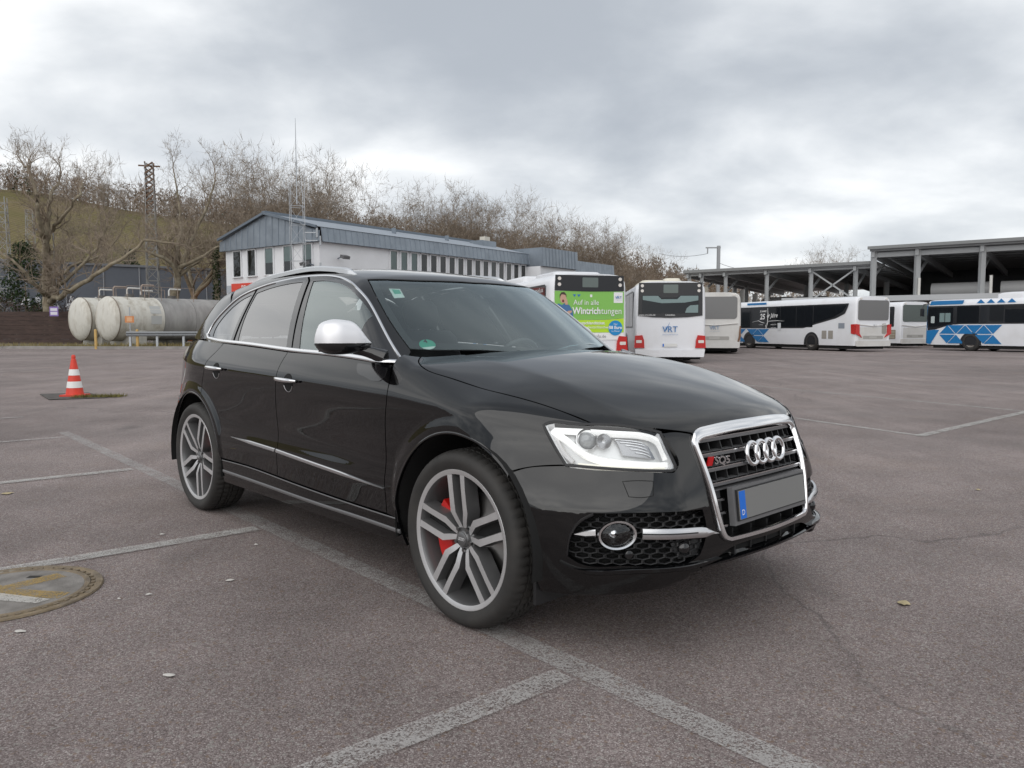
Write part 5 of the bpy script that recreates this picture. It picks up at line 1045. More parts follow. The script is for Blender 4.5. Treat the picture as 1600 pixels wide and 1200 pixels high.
def cast(P,F,how='y'):
    P=np.array(P,float); n=len(P)
    if how=='y': sg=np.where(P[:,1]<=0,-1.,1.); O=P.copy(); O[:,1]=0; D=np.zeros((n,3)); D[:,1]=sg; t1=1.15
    elif how=='x': O=P.copy(); O[:,0]=1.4; D=np.zeros((n,3)); D[:,0]=1; t1=1.3
    elif how=='z': O=P.copy(); O[:,2]=.6; D=np.zeros((n,3)); D[:,2]=1; t1=1.2
    else: th=np.arctan2(P[:,1],P[:,0]-1.25); D=np.stack([np.cos(th),np.sin(th),0*th],-1); O=P.copy(); O[:,0]=1.25; O[:,1]=0; t1=1.3
    ts=np.linspace(t1,.15,46); val=np.stack([F(O+t*D) for t in ts])<0; i=np.maximum(val.argmax(0),1); a=ts[i]; b=ts[i-1]
    for _ in range(20):
        m=(a+b)/2; v=F(O+m[:,None]*D)<0; a=np.where(v,m,a); b=np.where(v,b,m)
    return O+a[:,None]*D
def arc(cx,cz,r,a0,a1,y=-.95,n=24):
    return [(cx+r*math.cos(R(a)),y,cz+r*math.sin(R(a))) for a in np.linspace(a0,a1,n)]
def inpoly(pts,poly):
    x,y=pts[:,0],pts[:,1]; c=np.zeros(len(pts),bool); n=len(poly)
    for i in range(n):
        x0,y0=poly[i]; x1,y1=poly[(i+1)%n]
        if y0==y1: continue
        m=((y0>y)!=(y1>y))&(x<(x1-x0)*(y-y0)/(y1-y0)+x0); c^=m
    return c
def inset(poly,d):
    n=len(poly); t=np.roll(poly,-1,0)-np.roll(poly,1,0); t=nrm(t)
    A=(poly[:,0]*np.roll(poly[:,1],-1)-np.roll(poly[:,0],-1)*poly[:,1]).sum()
    nn=np.stack([-t[:,1],t[:,0]],-1)*(1 if A>0 else -1)
    return poly+nn*d
def panel(name,outl,d,F,mat_,parent,holes=(),res=.03,off=0.,thick=.014,edge=.003,gap=.0028,cyl=None,rev=False):
    outl=np.array(outl,float)
    if cyl:
        ccx,sg=cyl; Rr=.85
        to2=lambda P: np.stack([np.arctan2(P[:,1],sg*(P[:,0]-ccx))*Rr,P[:,2]],-1)
    else:
        d=np.array(d,float); d/=np.linalg.norm(d); ub=np.cross(d,[0,0,1.] if abs(d[2])<.9 else [1.,0,0]); ub/=np.linalg.norm(ub); vb=np.cross(d,ub)
        to2=lambda P: np.stack([P@ub,P@vb],-1)
    ring=[inset(to2(outl),gap)]+[inset(to2(np.array(h,float)),-gap) for h in holes]
    pts=[];edges=[];nb=0
    for r in ring:
        k=len(r); edges+=[(nb+i,nb+(i+1)%k) for i in range(k)]; pts.append(r); nb+=k
    if edge>0:
        a=inset(ring[0],.007); a=a[inpoly(a,ring[0])]; pts.append(a)
        for h in ring[1:]:
            a=inset(h,-.007); pts.append(a[inpoly(a,ring[0])&~inpoly(a,h)])
    lo=ring[0].min(0); hi=ring[0].max(0)
    gx,gy=np.meshgrid(np.arange(lo[0]+res/2,hi[0],res),np.arange(lo[1]+res/2,hi[1],res)); g=np.stack([gx.ravel(),gy.ravel()],-1)
    g=g+((np.arange(len(g))%2)[:,None])*res*.2
    ok=inpoly(g,inset(ring[0],res*.35))
    for h in ring[1:]: ok&=~inpoly(g,inset(h,-res*.35))
    pts.append(g[ok]); P2=np.concatenate(pts)
    rv=delaunay_2d_cdt([Vector(p) for p in P2],edges,[],0,1e-7)
    V2=np.array([tuple(v) for v in rv[0]]); T=np.array([f for f in rv[2] if len(f)==3]); E_=rv[3]
    c=V2[T].mean(1); ok=inpoly(c,ring[0])
    for h in ring[1:]: ok&=~inpoly(c,h)
    T=T[ok]
    # cast on to the surface
    if cyl:
        th=V2[:,0]/Rr; D=np.stack([-sg*np.cos(th),-np.sin(th),0*th],-1); O=np.stack([ccx-D[:,0]*1.35,-D[:,1]*1.35,V2[:,1]],-1); t0,t1=0,1.3
    else:
        cc=outl@d; O=V2[:,:1]*ub+V2[:,1:]*vb+(cc.min()-.3)*d; D=np.broadcast_to(d,O.shape); t0,t1=0,cc.max()-cc.min()+.6
    ts=np.linspace(t0,t1,46); val=np.stack([F(O+t*D) for t in ts]); neg=val<0; i=neg.argmax(0); miss=~neg.any(0)
    i=np.where(miss,np.abs(val).argmin(0),np.maximum(i,1)); a=ts[np.maximum(i-1,0)]; b=ts[i]
    for _ in range(22):
        m=(a+b)/2; v=F(O+m[:,None]*D)<0; b=np.where(v,m,b); a=np.where(v,a,m)
    P=O+b[:,None]*D; Nn=nrm(grad(F,P))
    used=np.zeros(len(V2),bool); used[T]=True
    # boundary edges
    ec={}
    for t in T:
        for k in range(3):
            e=(t[k],t[(k+1)%3]); ec[tuple(sorted(e))]=ec.get(tuple(sorted(e)),0)+1
    be=[e for e,n_ in ec.items() if n_==1]; bset=np.zeros(len(V2),bool)
    for e in be: bset[list(e)]=True
    P=P+Nn*off
    if edge>0: P[bset]-=Nn[bset]*edge
    fn=np.cross(P[T[:,1]]-P[T[:,0]],P[T[:,2]]-P[T[:,0]]); fl=(fn*Nn[T].mean(1)).sum(-1)<0; T[fl]=T[fl][:,::-1]
    tri=set()
    Vs=list(P); Ns=list(Nn); Fs=[tuple(t) for t in T]
    dire={}
    for t in T:
        for k in range(3): dire[(t[k],t[(k+1)%3])]=1
    if thick>0:
        for a_,b_ in be:
            if (a_,b_) not in dire: a_,b_=b_,a_
            n=np.cross(P[b_]-P[a_],(Nn[a_]+Nn[b_])); l=np.linalg.norm(n)
            if l<1e-12: continue
            n/=l; k=len(Vs); Vs+=[P[a_],P[b_],P[b_]-Nn[b_]*thick,P[a_]-Nn[a_]*thick]; Ns+=[n]*4; Fs.append((k+1,k,k+3,k+2))
    me=bpy.data.meshes.new(name); me.from_pydata([tuple(v) for v in Vs],[],[tuple(map(int,f)) for f in Fs]); me.materials.append(mat_)
    me.polygons.foreach_set('use_smooth',[True]*len(me.polygons))
    me.normals_split_custom_set_from_vertices([tuple(n) for n in Ns]); me.update()
    return link(bpy.data.objects.new(name,me),parent)
def strip(name,P,F,w,h,mat_,parent,off=0.,closed=False,taper=False,proj='y'):
    P=np.array(P,float)
    if proj: P=cast(P,F,proj)
    Nn=nrm(grad(F,P)); t=np.roll(P,-1,0)-np.roll(P,1,0)
    if not closed: t[0]=P[1]-P[0]; t[-1]=P[-1]-P[-2]
    t=nrm(t); b=nrm(np.cross(Nn,t)); n=len(P)
    cs=[(-.5,-.35),(-.5,.55),(-.3,1),(.3,1),(.5,.55),(.5,-.35)]; V=[];Fc=[]
    ws=np.full(n,w) if np.isscalar(w) else np.array(w)
    if taper:
        s=np.linspace(0,1,n); ws=ws*np.minimum(1,np.minimum(s/taper[0] if taper[0] else 1,(1-s)/taper[1] if taper[1] else 1)); ws=np.maximum(ws,.0015)
    for k in range(n):
        for u,v in cs: V.append(P[k]+b[k]*u*ws[k]+Nn[k]*(off+v*h))
    m=len(cs)
    for k in range(n if closed else n-1):
        k2=(k+1)%n
        for j in range(m): Fc.append((k*m+j,k2*m+j,k2*m+(j+1)%m,k*m+(j+1)%m))
    if not closed: Fc+=[tuple(range(m)),tuple((n-1)*m+j for j in range(m))[::-1]]
    return mesh_obj(name,V,Fc,mat_,parent,40)
def mirror(o,parent=None):
    """left-hand twin of a right-hand part: same mesh, mirrored across the car's middle plane"""
    def rec(s,p,first):
        c=s.copy(); link(c); c.parent=p
        if first: c.scale=(s.scale[0],-s.scale[1],s.scale[2]); c.location=(s.location[0],-s.location[1],s.location[2])
        for ch in list(s.children): rec(ch,c,False)
        return c
    return rec(o,parent if parent is not None else o.parent,True)
# ---- materials of the car
PAINT=mat('black_paint',(.0022,.0023,.0027),.5,spec=0,coat=1,coat_rough=.02); PAINT.node_tree.nodes['Principled BSDF'].inputs['Coat IOR'].default_value=1.6
GLOSSBLK=mat('gloss_black_trim',(.006,.006,.007),.12,coat=.6)
SATBLK=mat('satin_black_plastic',(.012,.012,.013),.5,bump=.12,bscale=300)
DARK=mat('dark_liner',(.006,.006,.006),.9)
CHROME=mat('satin_chrome',(.78,.78,.79),.16,metal=1)
BRUSH=mat('brushed_alloy_trim',(.62,.62,.63),.30,metal=1)
MIRRORCAP=mat('matt_silver_cap',(.80,.80,.82),.38,metal=.45)
RUBBER=None
GL_W=glass('windscreen_glass',(.82,.90,.88),1.55,refl=(.86,.97,.99))
GL_F=glass('door_glass',(.76,.84,.82),1.9,refl=(.92,1,.99))
GL_R=glass('privacy_glass',(.22,.23,.24),1.9)
LENS=glass('headlamp_lens',(.93,.95,.96),1.45)
car=empty('parked_car',(-.5006,4.7505,0),R(-46.99))
tag(car,'black SUV with silver mirrors and large alloy wheels parked across the bay lines','car')
SD=(0,1,0); S2=(0,.8,-.6); TOP=(0,0,-1)
# -- outlines on the right-hand flank (x, y, z) ----------------------------------------------
AF=(1.403,.370,.430); AR=(-1.403,.366,.432)
def y0(P): return [(a,-.95,b) for a,b in P]
hoodside=[(1.015,-.822,1.028),(1.060,-.834,1.017),(1.20,-.826,1.006),(1.368,-.811,.993),(1.530,-.795,.973),(1.702,-.748,.942),(1.805,-.718,.912),(1.918,-.684,.868)]
hoodcorner=[(.905,-.742,1.115),(.937,-.775,1.062),(.970,-.80,1.04),(1.015,-.822,1.028)]
hoodfront=[(1.918,-.684,.868),(2.052,-.551,.852),(2.112,-.45,.838),(2.150,-.366,.823)]
hoodgr=[(2.150,-.366,.823),(2.160,-.33,.842),(2.183,-.20,.86),(2.192,0,.866)]
hoodside=[tuple(p) for p in cast(hoodside,FL,'z')]; hoodcorner=[tuple(p) for p in cast(hoodcorner,FL,'z')]; hoodcorner[-1]=hoodside[0]; hoodfront=[tuple(p) for p in cast(hoodfront,FL,'z')]; hoodfront[0]=hoodside[-1]
def mir(P): return [(x,-y,z) for x,y,z in P][::-1]
hr=[(.905,-.742,1.115),(.965,-.5,1.11),(1.0,-.25,1.115),(1.01,0,1.117)]
hood=panel('hood',path(hr[::-1],hoodcorner,hoodside,hoodfront,hoodgr,mir(hoodgr),mir(hoodfront),mir(hoodside),mir(hoodcorner),mir(hr)[::-1][::-1]),TOP,FL,PAINT,car,res=.03)
# fender
dfr=[(.868,-.845,1.060),(.905,-.90,1.0),(.918,-.94,.94),(.897,-.94,.83),(.888,-.94,.70),(.885,-.944,.522),(.885,-.931,.379)]
a0=math.degrees(math.atan2(.683-AF[1],1.702-AF[0])); a1=math.degrees(math.atan2(.378-AF[1],1.0-AF[0]))
archF=arc(*AF,178.5,a0)
bgap=[archF[-1][:1]+(-.915,archF[-1][2]),(1.747,-.886,.699),(1.812,-.841,.711),(1.876,-.797,.716)]
hlL=[(1.876,-.797,.716),(1.835,-.80,.77),(1.772,-.806,.858)]
hlT=[(1.772,-.806,.858),(1.785,-.795,.868),(1.85,-.745,.8695),hoodside[-1]]
fender=panel('fender',path(dfr,[dfr[-1],archF[0]],archF,bgap,hlL,hlT,hoodside[::-1],hoodcorner[::-1],[hoodcorner[0],(.85,-.79,1.10)],[(.85,-.79,1.10),dfr[0]]),S2,FL,PAINT,car,res=.011)
mirror(fender)
# doors
dmid=y0([(-.150,1.098),(-.160,1.026),(-.166,.956),(-.193,.83),(-.192,.70),(-.188,.544),(-.200,.400)])
beltF=y0([(.868,1.060),(.64,1.074),(.25,1.090),(-.150,1.098)]); sillF=y0([(-.200,.400),(.282,.386),(.665,.380),(.885,.379)])
dF=panel('door',path(beltF,dmid,sillF,[(x,-.95,z) for x,y,z in dfr][::-1]),SD,FL,PAINT,car,res=.0145)
beltR=y0([(-.150,1.098),(-.55,1.116),(-1.043,1.134)])
drr=y0([(-1.043,1.134),(-1.085,1.075),(-1.150,1.021),(-1.195,.943),(-1.232,.88),(-1.247,.825)])
aa=math.degrees(math.atan2(.80-AR[1],-1.235-AR[0])); archRd=arc(*AR,67,6.0)
dR=panel('door',path(beltR,drr,[drr[-1],archRd[0]],archRd,[archRd[-1],(-.92,-.95,.408)],y0([(-.92,.408),(-.55,.410),(-.200,.400)]),dmid[::-1]),SD,FL,PAINT,car,res=.0145)
# quarter panel
qb=y0([(-1.043,1.134),(-1.25,1.142),(-1.46,1.152)])
archRq=arc(*AR,170,67)
qp=panel('quarter_panel',path(qb,y0([(-1.46,1.152),(-1.75,1.135),(-1.93,1.085)]),y0([(-1.93,1.085),(-1.975,.95),(-1.98,.86),(-1.93,.72)]),y0([(-1.93,.72),(-1.86,.66),(archRq[0][0],archRq[0][2]+.1)]),[(archRq[0][0],-.95,archRq[0][2]+.1),archRq[3]],archRq[3:],drr[::-1]),SD,FL,PAINT,car,res=.018)
sill=panel('sill',path(y0([(-.96,.400),(-.55,.405),(-.20,.395),(.282,.381),(.665,.375),(.975,.373)]),y0([(.975,.373),(1.02,.25)]),y0([(1.02,.25),(-.98,.25)]),y0([(-.98,.25),(-.96,.400)])),SD,FL,PAINT,car,res=.03)
strip('sill_edge_glint',path(y0([(-.95,.328),(-.21,.322),(.28,.317),(.66,.318),(.99,.314)])),FL,.018,.005,mat('sill_sheen',(.20,.20,.205),.35,metal=.5),sill)  # pale strip: gloss reflection on the lower sill edge, put into colour
strip('sill_top_glint',path(y0([(-.955,.396),(-.55,.401),(-.20,.391),(.282,.377),(.665,.371),(.965,.369)])),FL,.006,.002,mat('sill_sheen',(.20,.20,.205),.35,metal=.5),sill)  # thin pale line painting the reflected light along the sill top
# door furniture: blades, handles
def blade(x0,x1,z0,z1,par,tp): return strip('trim_blade',path(y0([(x0,z0),((x0+x1)/2,(z0+z1)/2),(x1,z1)]),res=.03),FL,.020,.008,BRUSH,par,taper=tp)
blade(-.183,.882,.546,.497,dF,(0,.35)); blade(-.785,-.198,.563,.5465,dR,(.45,0))
def handle(xc,zc,par):
    # cup behind the grip, then the grip with a bright strip
    ang=np.linspace(0,2*PI,25)[:-1]
    cup=[(xc+.052*math.cos(a),-.95,zc-.010+.050*math.sin(a)) for a in ang]
    panel('handle_cup',cup,SD,FL,DARK,par,res=.02,off=.0015,thick=.002,edge=0,gap=0)
    strip('handle_cup_rim',[(xc+.05*math.cos(a),-.95,zc-.010+.048*math.sin(a)) for a in np.linspace(PI*1.1,PI*1.9,14)],FL,.004,.003,BRUSH,par)
    P=cast([(xc+u,-.95,zc+.004-.02*u) for u in np.linspace(-.118,.118,15)],FL); Nn=nrm(grad(FL,P)); m=MB(); Q=[]
    for k,(p,n) in enumerate(zip(P,Nn)):
        s=abs(k-7)/7; Q.append(Vector(p+n*(.034-.024*s**3)))
    m.tube(Q,[.0135-.006*(abs(k-7)/7)**3 for k in range(15)],10); g=m.build('handle',PAINT,par,60)
    m=MB(); m.tube([q+Vector((0,-.006,.003)) for q in Q],[.0122-.0055*(abs(k-7)/7)**3 for k in range(15)],8); m.build('handle_strip',CHROME,par,60)
handle(-.020,.944,dF); handle(-.982,.972,dR)
# -- glasshouse: frames, panes, bright line -----------------------------------------------------
cu=[(-1.478,1.185),(-1.468,1.228),(-1.419,1.294),(-1.332,1.356),(-1.246,1.408),(-1.133,1.450),(-.983,1.481),(-.849,1.503),(-.70,1.518),(-.441,1.531),(-.165,1.527),(.039,1.503),(.244,1.449),(.393,1.381),(.495,1.313),(.643,1.204),(.743,1.130),(.835,1.064)]
bl=[(.835,1.064),(.639,1.079),(.249,1.096),(-.106,1.105),(-.516,1.123),(-.863,1.136),(-1.19,1.146),(-1.43,1.160),(-1.478,1.185)]
CU=path(y0(cu)); BL=path(y0(bl[:-1]),y0(bl[-2:]))
def cut(Pp,xa,xb): return [tuple(p) for p in Pp if min(xa,xb)<=p[0]<=max(xa,xb)]
def frame_and_pane(par,xa_t,xa_b,xb_t,xb_b,pane,pm,nm):
    t=cut(CU,xa_t,xb_t); b=cut(BL,xa_b,xb_b)
    out=path(*( [[tuple(p) for p in t]] if len(t)>2 else []),[t[-1],b[0]],b,[b[-1],t[0]])
    fr=panel('window_frame',out,SD,FG,GLOSSBLK,par,holes=[pane],res=.03,thick=.02,edge=.001,gap=.0015)
    panel('window_pane',pane,SD,FG,pm,par,res=.02,off=-.004,thick=0,edge=0,gap=-.004)
pF=path(y0([(-.259,1.500),(-.13,1.497),(-.012,1.485),(.142,1.455),(.293,1.405),(.419,1.348),(.515,1.290)]),y0([(.515,1.290),(.50,1.092)]),y0([(.50,1.092),(.2,1.106),(-.055,1.113)]),y0([(-.055,1.113),(-.259,1.500)]))
pR=path(y0([(-.944,1.452),(-.82,1.474),(-.688,1.489),(-.53,1.499),(-.388,1.501)]),y0([(-.388,1.501),(-.215,1.121)]),y0([(-.215,1.121),(-.55,1.134),(-.884,1.147)]),y0([(-.884,1.147),(-.930,1.31),(-.944,1.452)]))
pQ=path(y0([(-1.003,1.444),(-1.01,1.31),(-.996,1.152)]),y0([(-.996,1.152),(-1.2,1.160),(-1.357,1.176)]),y0([(-1.357,1.176),(-1.37,1.21),(-1.333,1.284),(-1.249,1.352),(-1.157,1.402),(-1.003,1.444)]))
frame_and_pane(dF,-.322,-.137,.85,.85,pF,GL_F,'f')
frame_and_pane(dR,-.970,-.94,-.328,-.143,pR,GL_R,'r')
frame_and_pane(qp,-1.49,-1.49,-.976,-.946,pQ,GL_R,'q')
# bright line round the side windows
tl=strip('window_trim',CU,FG,.013,.006,CHROME,car,off=.001); tb=strip('belt_trim',BL,FG,.021,.007,CHROME,car,off=.006)
strip('window_trim',[(x,-y,z) for x,y,z in CU],FG,.012,.003,CHROME,car,off=-.0015); mirror(tb)
# roof with A-pillars and D-pillars (one pressing), windscreen, tailgate
ws_s=[(.245,-.605,1.487),(.32,-.632,1.445),(.394,-.654,1.402),(.515,-.683,1.317),(.614,-.701,1.246),(.704,-.711,1.183),(.785,-.716,1.135)]
ws_t=[(.245,-.605,1.487),(.292,-.52,1.488),(.342,-.42,1.489),(.398,-.2,1.49),(.418,0,1.49)]
ws_b=[(.785,-.716,1.135),(.85,-.60,1.12),(.93,-.40,1.11),(1.0,-.2,1.105),(1.022,0,1.103)]
CU3=cast(CU,FG,'y'); cuA=[tuple(p) for p in CU3]
def offy(P,d): return [(x,y+d,z) for x,y,z in P]
side=[p for p in cuA if p[0]>-1.30]          # front end is last
front_end=[(.842,-.795,1.07),(.80,-.722,1.128)]
rear_r=[(-1.30,side[0][1],1.39),(-1.46,-.60,1.47),(-1.60,-.52,1.50)]
rear_c=[(-1.60,-.52,1.5),(-1.68,-.3,1.5),(-1.70,0,1.5)]
rs=[(x,y+.004,z) for x,y,z in side]
half=[*([rear_r]),]
out=path(rear_c[::-1],rear_r[::-1],rs,[rs[-1],front_end[1]],[front_end[1],ws_s[-1]],ws_s[::-1],ws_t,mir(ws_t),mir(ws_s[::-1]),[(ws_s[-1][0],-ws_s[-1][1],0),(front_end[1][0],-front_end[1][1],0)],[(front_end[1][0],-front_end[1][1],0),(rs[-1][0],-rs[-1][1],0)],mir(rs),mir(rear_r[::-1]),mir(rear_c[::-1]))
roof=panel('roof',out,TOP,FG,PAINT,car,res=.022,gap=.002)
dp=path([(-1.30,side[0][1],1.39),(-1.46,-.60,1.47),(-1.60,-.52,1.50)],[(-1.60,-.52,1.50),(-1.80,-.57,1.34),(-1.97,-.62,1.16)],[(-1.97,-.62,1.16),(-1.85,-.71,1.15),(-1.49,-.80,1.158)],[tuple(p) for p in cuA if p[0]<=-1.30])
dpil=panel('rear_pillar',dp,(.45,.8,-.25),FG,PAINT,car,res=.025,gap=.001); mirror(dpil)
wsh=panel('windscreen',path(ws_s[::-1],ws_t,mir(ws_t),mir(ws_s[::-1]),mir(ws_b),ws_b[::-1]),(-.45,0,-.9),FG,GL_W,car,res=.04,off=-.003,thick=0,edge=0,gap=.003)
# printed black border inside the screen edge and sensor field
CER=mat('ceramic_print',(.015,.016,.017),.5)
wi=[(x-.02 if i>4 else x+.008,y+.045,z) for i,(x,y,z) in enumerate(ws_s)]; wti=[(x+.035,y*.925,z) for x,y,z in ws_t]; wbi=[(x-.06,y*.93,z) for x,y,z in ws_b]
inner=path([wti[0],*[(x,y+.0,z) for x,y,z in wi[1:-1]],wbi[0]][::-1],wti,mir(wti),mir([wti[0],*wi[1:-1],wbi[0]][::-1]),mir(wbi),wbi[::-1])
panel('screen_border',path(ws_s[::-1],ws_t,mir(ws_t),mir(ws_s[::-1]),mir(ws_b),ws_b[::-1]),(-.45,0,-.9),FG,CER,wsh,holes=[inner],res=.04,off=-.009,thick=0,edge=0,gap=.004)
sens=panel('sensor_field',path([(.43,-.13,1.46),(.47,-.10,1.43),(.52,-.06,1.39),(.545,0,1.375),(.52,.06,1.39),(.47,.10,1.43),(.43,.13,1.46)],[(.43,.13,1.46),(.43,-.13,1.46)]),(-.45,0,-.9),FG,CER,wsh,res=.03,off=-.010,thick=0,edge=0,gap=0)
strip('screen_seal',path(ws_t,mir(ws_t)),FG,.010,.002,SATBLK,wsh,off=0,proj='z')
rear_half=[(-1.61,-.52,1.5),(-1.80,-.575,1.34),(-1.975,-.62,1.16)]
rwin=path(rear_c[::-1],rear_half,[(-1.975,-.62,1.16),(-2.07,-.3,1.15),(-2.09,0,1.15)],[(-2.09,0,1.15),(-2.07,.3,1.15),(-1.975,.62,1.16)],[(x,-y,z) for x,y,z in rear_half][::-1],mir(rear_c[::-1]))
tg=panel('tailgate',path([(-2.0,-.70,1.12),(-2.14,-.35,1.12),(-2.16,0,1.12),(-2.14,.35,1.12),(-2.0,.70,1.12)],[(-2.0,.70,1.12),(-2.15,.70,.70)],[(-2.15,.70,.70),(-2.15,-.70,.70)],[(-2.15,-.70,.70),(-2.0,-.70,1.12)]),(1,0,0),FL,PAINT,car,res=.035)
panel('rear_window',rwin,(.6,0,-.6),FG,GL_R,tg,res=.05,off=-.003,thick=0,edge=0)
TAIL=mat('tail_lamp_red',(.30,.012,.012),.12,coat=1)
tl_=panel('tail_lamp',path(y0([(-1.945,1.075),(-1.99,.95),(-1.992,.88)]),y0([(-1.992,.88),(-2.12,.90)]),y0([(-2.12,.90),(-2.06,1.07),(-1.945,1.075)])),(.35,.9,0),FL,TAIL,car,res=.03); mirror(tl_)
# rear bumper
archRb=arc(*AR,170,205,n=10)
rbR=[(archRb[0][0],-.93,archRb[0][2]+.1),*[(x,-.92,z) for x,y,z in archRb]]
rb=panel('rear_bumper',path([(-1.83,-.93,.55),*[(x,-.92,z) for x,y,z in archRb[2:]]],[(archRb[-1][0],-.92,archRb[-1][2]),(-1.85,-.88,.265)],[(-1.85,-.88,.265),(-2.2,-.5,.27),(-2.3,0,.27),(-2.2,.5,.27),(-1.85,.88,.265)],[(-1.85,.88,.265),(archRb[-1][0],.92,archRb[-1][2])],[(archRb[-1][0],.92,archRb[-1][2]),*[(x,.92,z) for x,y,z in archRb[2:]][::-1],(-1.83,.93,.55)],[(-1.83,.93,.55),(-1.87,.90,.655)],[(-1.87,.90,.655),(-1.99,.82,.72),(-2.2,.6,.70),(-2.34,0,.70),(-2.2,-.6,.70),(-1.99,-.82,.72),(-1.87,-.90,.655)],[(-1.87,-.90,.655),(-1.83,-.93,.55)]),None,FL,PAINT,car,cyl=(-1.2,-1),res=.035)
# -- front bumper with its openings ----------------------------------------------------------------
archFb=[(x,-.90,z) for x,y,z in arc(*AF,a0,-12,n=16)]
def gx(y,z): return 2.0
gro=[(-.332,.838),(-.370,.824),(-.394,.790),(-.390,.755),(-.370,.60),(-.340,.455),(-.326,.428),(-.295,.414)]   # (y,z)
def gp3(P): return [(2.25-.0*z,y,z) for y,z in P]
grh=path(gp3([(0,.412),gro[-1]]),gp3(gro[4:][::-1]),gp3(gro[2:5][::-1]),gp3(gro[:3][::-1]),gp3([gro[0],(-.2,.849),(0,.853)]),gp3([(0,.853),(.2,.849),(.332,.838)]),gp3([(-y,z) for y,z in gro[:3]]),gp3([(-y,z) for y,z in gro[2:5]]),gp3([(-y,z) for y,z in gro[4:]]),gp3([(.295,.414),(0,.412)]))
grh=cast(grh,FL,'x')
fog=[(1.930,-.838,.395),(1.935,-.833,.455),(1.965,-.805,.522),(2.000,-.775,.548)]
fogtop=[(2.0,-.775,.548),(2.120,-.656,.553),(2.225,-.415,.545)]
fogin=[(2.225,-.415,.545),(2.240,-.408,.47),(2.235,-.45,.385)]
fogbot=[(2.235,-.45,.385),(2.22,-.49,.368),(2.09,-.715,.366),(1.965,-.82,.372),(1.930,-.838,.395)]
fogh=path(fog,fogtop,fogin,fogbot); fogm=np.array(mir([tuple(p) for p in fogh]))
lipT=[(2.262,-.365,.353),(2.270,-.31,.375),(2.276,-.25,.386),(2.285,0,.388),(2.276,.25,.386),(2.270,.31,.375),(2.262,.365,.353)]
liph=path(lipT,[(2.262,.365,.353),(2.285,0,.350),(2.262,-.365,.353)])
botc=[(1.825,-.875,.236),(1.87,-.86,.236),(2.0,-.78,.240),(2.12,-.66,.252),(2.225,-.47,.288),(2.272,-.25,.326),(2.287,0,.335)]
und=[(1.876,-.797,.713),(1.95,-.74,.706),(2.038,-.667,.703),(2.157,-.507,.692)]
hlin=[(2.157,-.507,.692),(2.172,-.487,.712),(2.125,-.497,.80),(2.098,-.50,.832)]
bo=path([archFb[0],*[(x,y,z) for x,y,z in bgap[1:]]],und,hlin,[(2.098,-.50,.832),(2.112,-.45,.835),(2.150,-.366,.820)],[(2.150,-.366,.820),(2.16,-.33,.838),(2.183,-.20,.857),(2.192,0,.8625)])
bh=[tuple(p) for p in bo]; bb=[tuple(p) for p in path(botc)][::-1]; ba=[tuple(p) for p in path(archFb,[archFb[-1],botc[0]])][::-1]
rightside=bb+ba+bh                         # bottom centre -> right -> top centre
loop=rightside+[(x,-y,z) for x,y,z in rightside[::-1]]
lp=[loop[0]]
for p in loop[1:]:
    if (Vector(p)-Vector(lp[-1])).length>.004: lp.append(p)
fb=panel('front_bumper',np.array(lp),None,FL,PAINT,car,holes=[grh,fogh,fogm,liph],cyl=(1.25,1),res=.024,thick=.03,edge=.003)
panel('lip_grille',liph,None,FL,DARK,fb,cyl=(1.25,1),res=.04,off=-.035,thick=0,edge=0,gap=-.01)
strip('lip_edge',path([(1.90,-.845,.372),(1.955,-.828,.349),(2.087,-.722,.346),(2.225,-.46,.352),(2.262,-.35,.36)],res=.02),FL,.022,.014,PAINT,fb,taper=(.2,.15),proj='c')
strip('lip_edge',[(x,-y,z) for x,y,z in path([(1.90,-.845,.372),(1.955,-.828,.349),(2.087,-.722,.346),(2.225,-.46,.352),(2.262,-.35,.36)],res=.02)],FL,.022,.014,PAINT,fb,taper=(.2,.15),proj='c')
strip('lip_edge',path([(2.235,-.45,.342),(2.275,-.25,.346),(2.29,0,.347),(2.275,.25,.346),(2.235,.45,.342)],res=.03),FL,.010,.012,PAINT,fb,proj='c')
m=MB(); m.box((2.0,-.36,.322),(2.225,.36,.405)); m.box((2.0,-.44,.300),(2.19,.44,.40)); m.build('lip_backing_block',DARK,fb)  # added dark blocks, keep light from showing through the lip opening
for x in(-.24,-.12,0,.12,.24):
    m=MB(); m.box((2.20,x-.004,.345),(2.262,x+.004,.392)); m.build('lip_fin',SATBLK,fb)
# -- grille -------------------------------------------------------------------------------------------
GB=mat('grille_black',(.010,.010,.011),.35); GRY=mat('grille_grey',(.18,.18,.185),.42,metal=.5)
gwd=np.array([.022+.024*float(sstep(.76,.84,p[2])) for p in grh]); strip('grille_surround',np.c_[grh[:,0],inset(grh[:,1:],(gwd*.5-.004)[:,None])],FL,gwd,.014,CHROME,fb,off=.003,closed=True,proj='x')
def gsurf(y,z,inn): 
    fy=min(max((y+.52)/.02,0),51.999); fz=min(max((z-.36)/.02,0),26.999); i=int(fy); j=int(fz); fy-=i; fz-=j
    return float(GS[i,j]*(1-fy)*(1-fz)+GS[i+1,j]*fy*(1-fz)+GS[i,j+1]*(1-fy)*fz+GS[i+1,j+1]*fy*fz)-inn
_yy,_zz=np.meshgrid(-.52+.02*np.arange(53),.36+.02*np.arange(28),indexing='ij'); GS=cast(np.stack([0*_yy.ravel()+2.2,_yy.ravel(),_zz.ravel()],-1),FL,'x')[:,0].reshape(_yy.shape)
def gw(z):   # half width of the opening at height z
    zs=[.414,.43,.60,.755,.79,.824,.838]; ys=[.295,.328,.370,.390,.394,.370,.332]; return float(np.interp(z,zs,ys))-.012
back=[]
zs=np.linspace(.408,.838,12)
m=MB(); Vb=[]
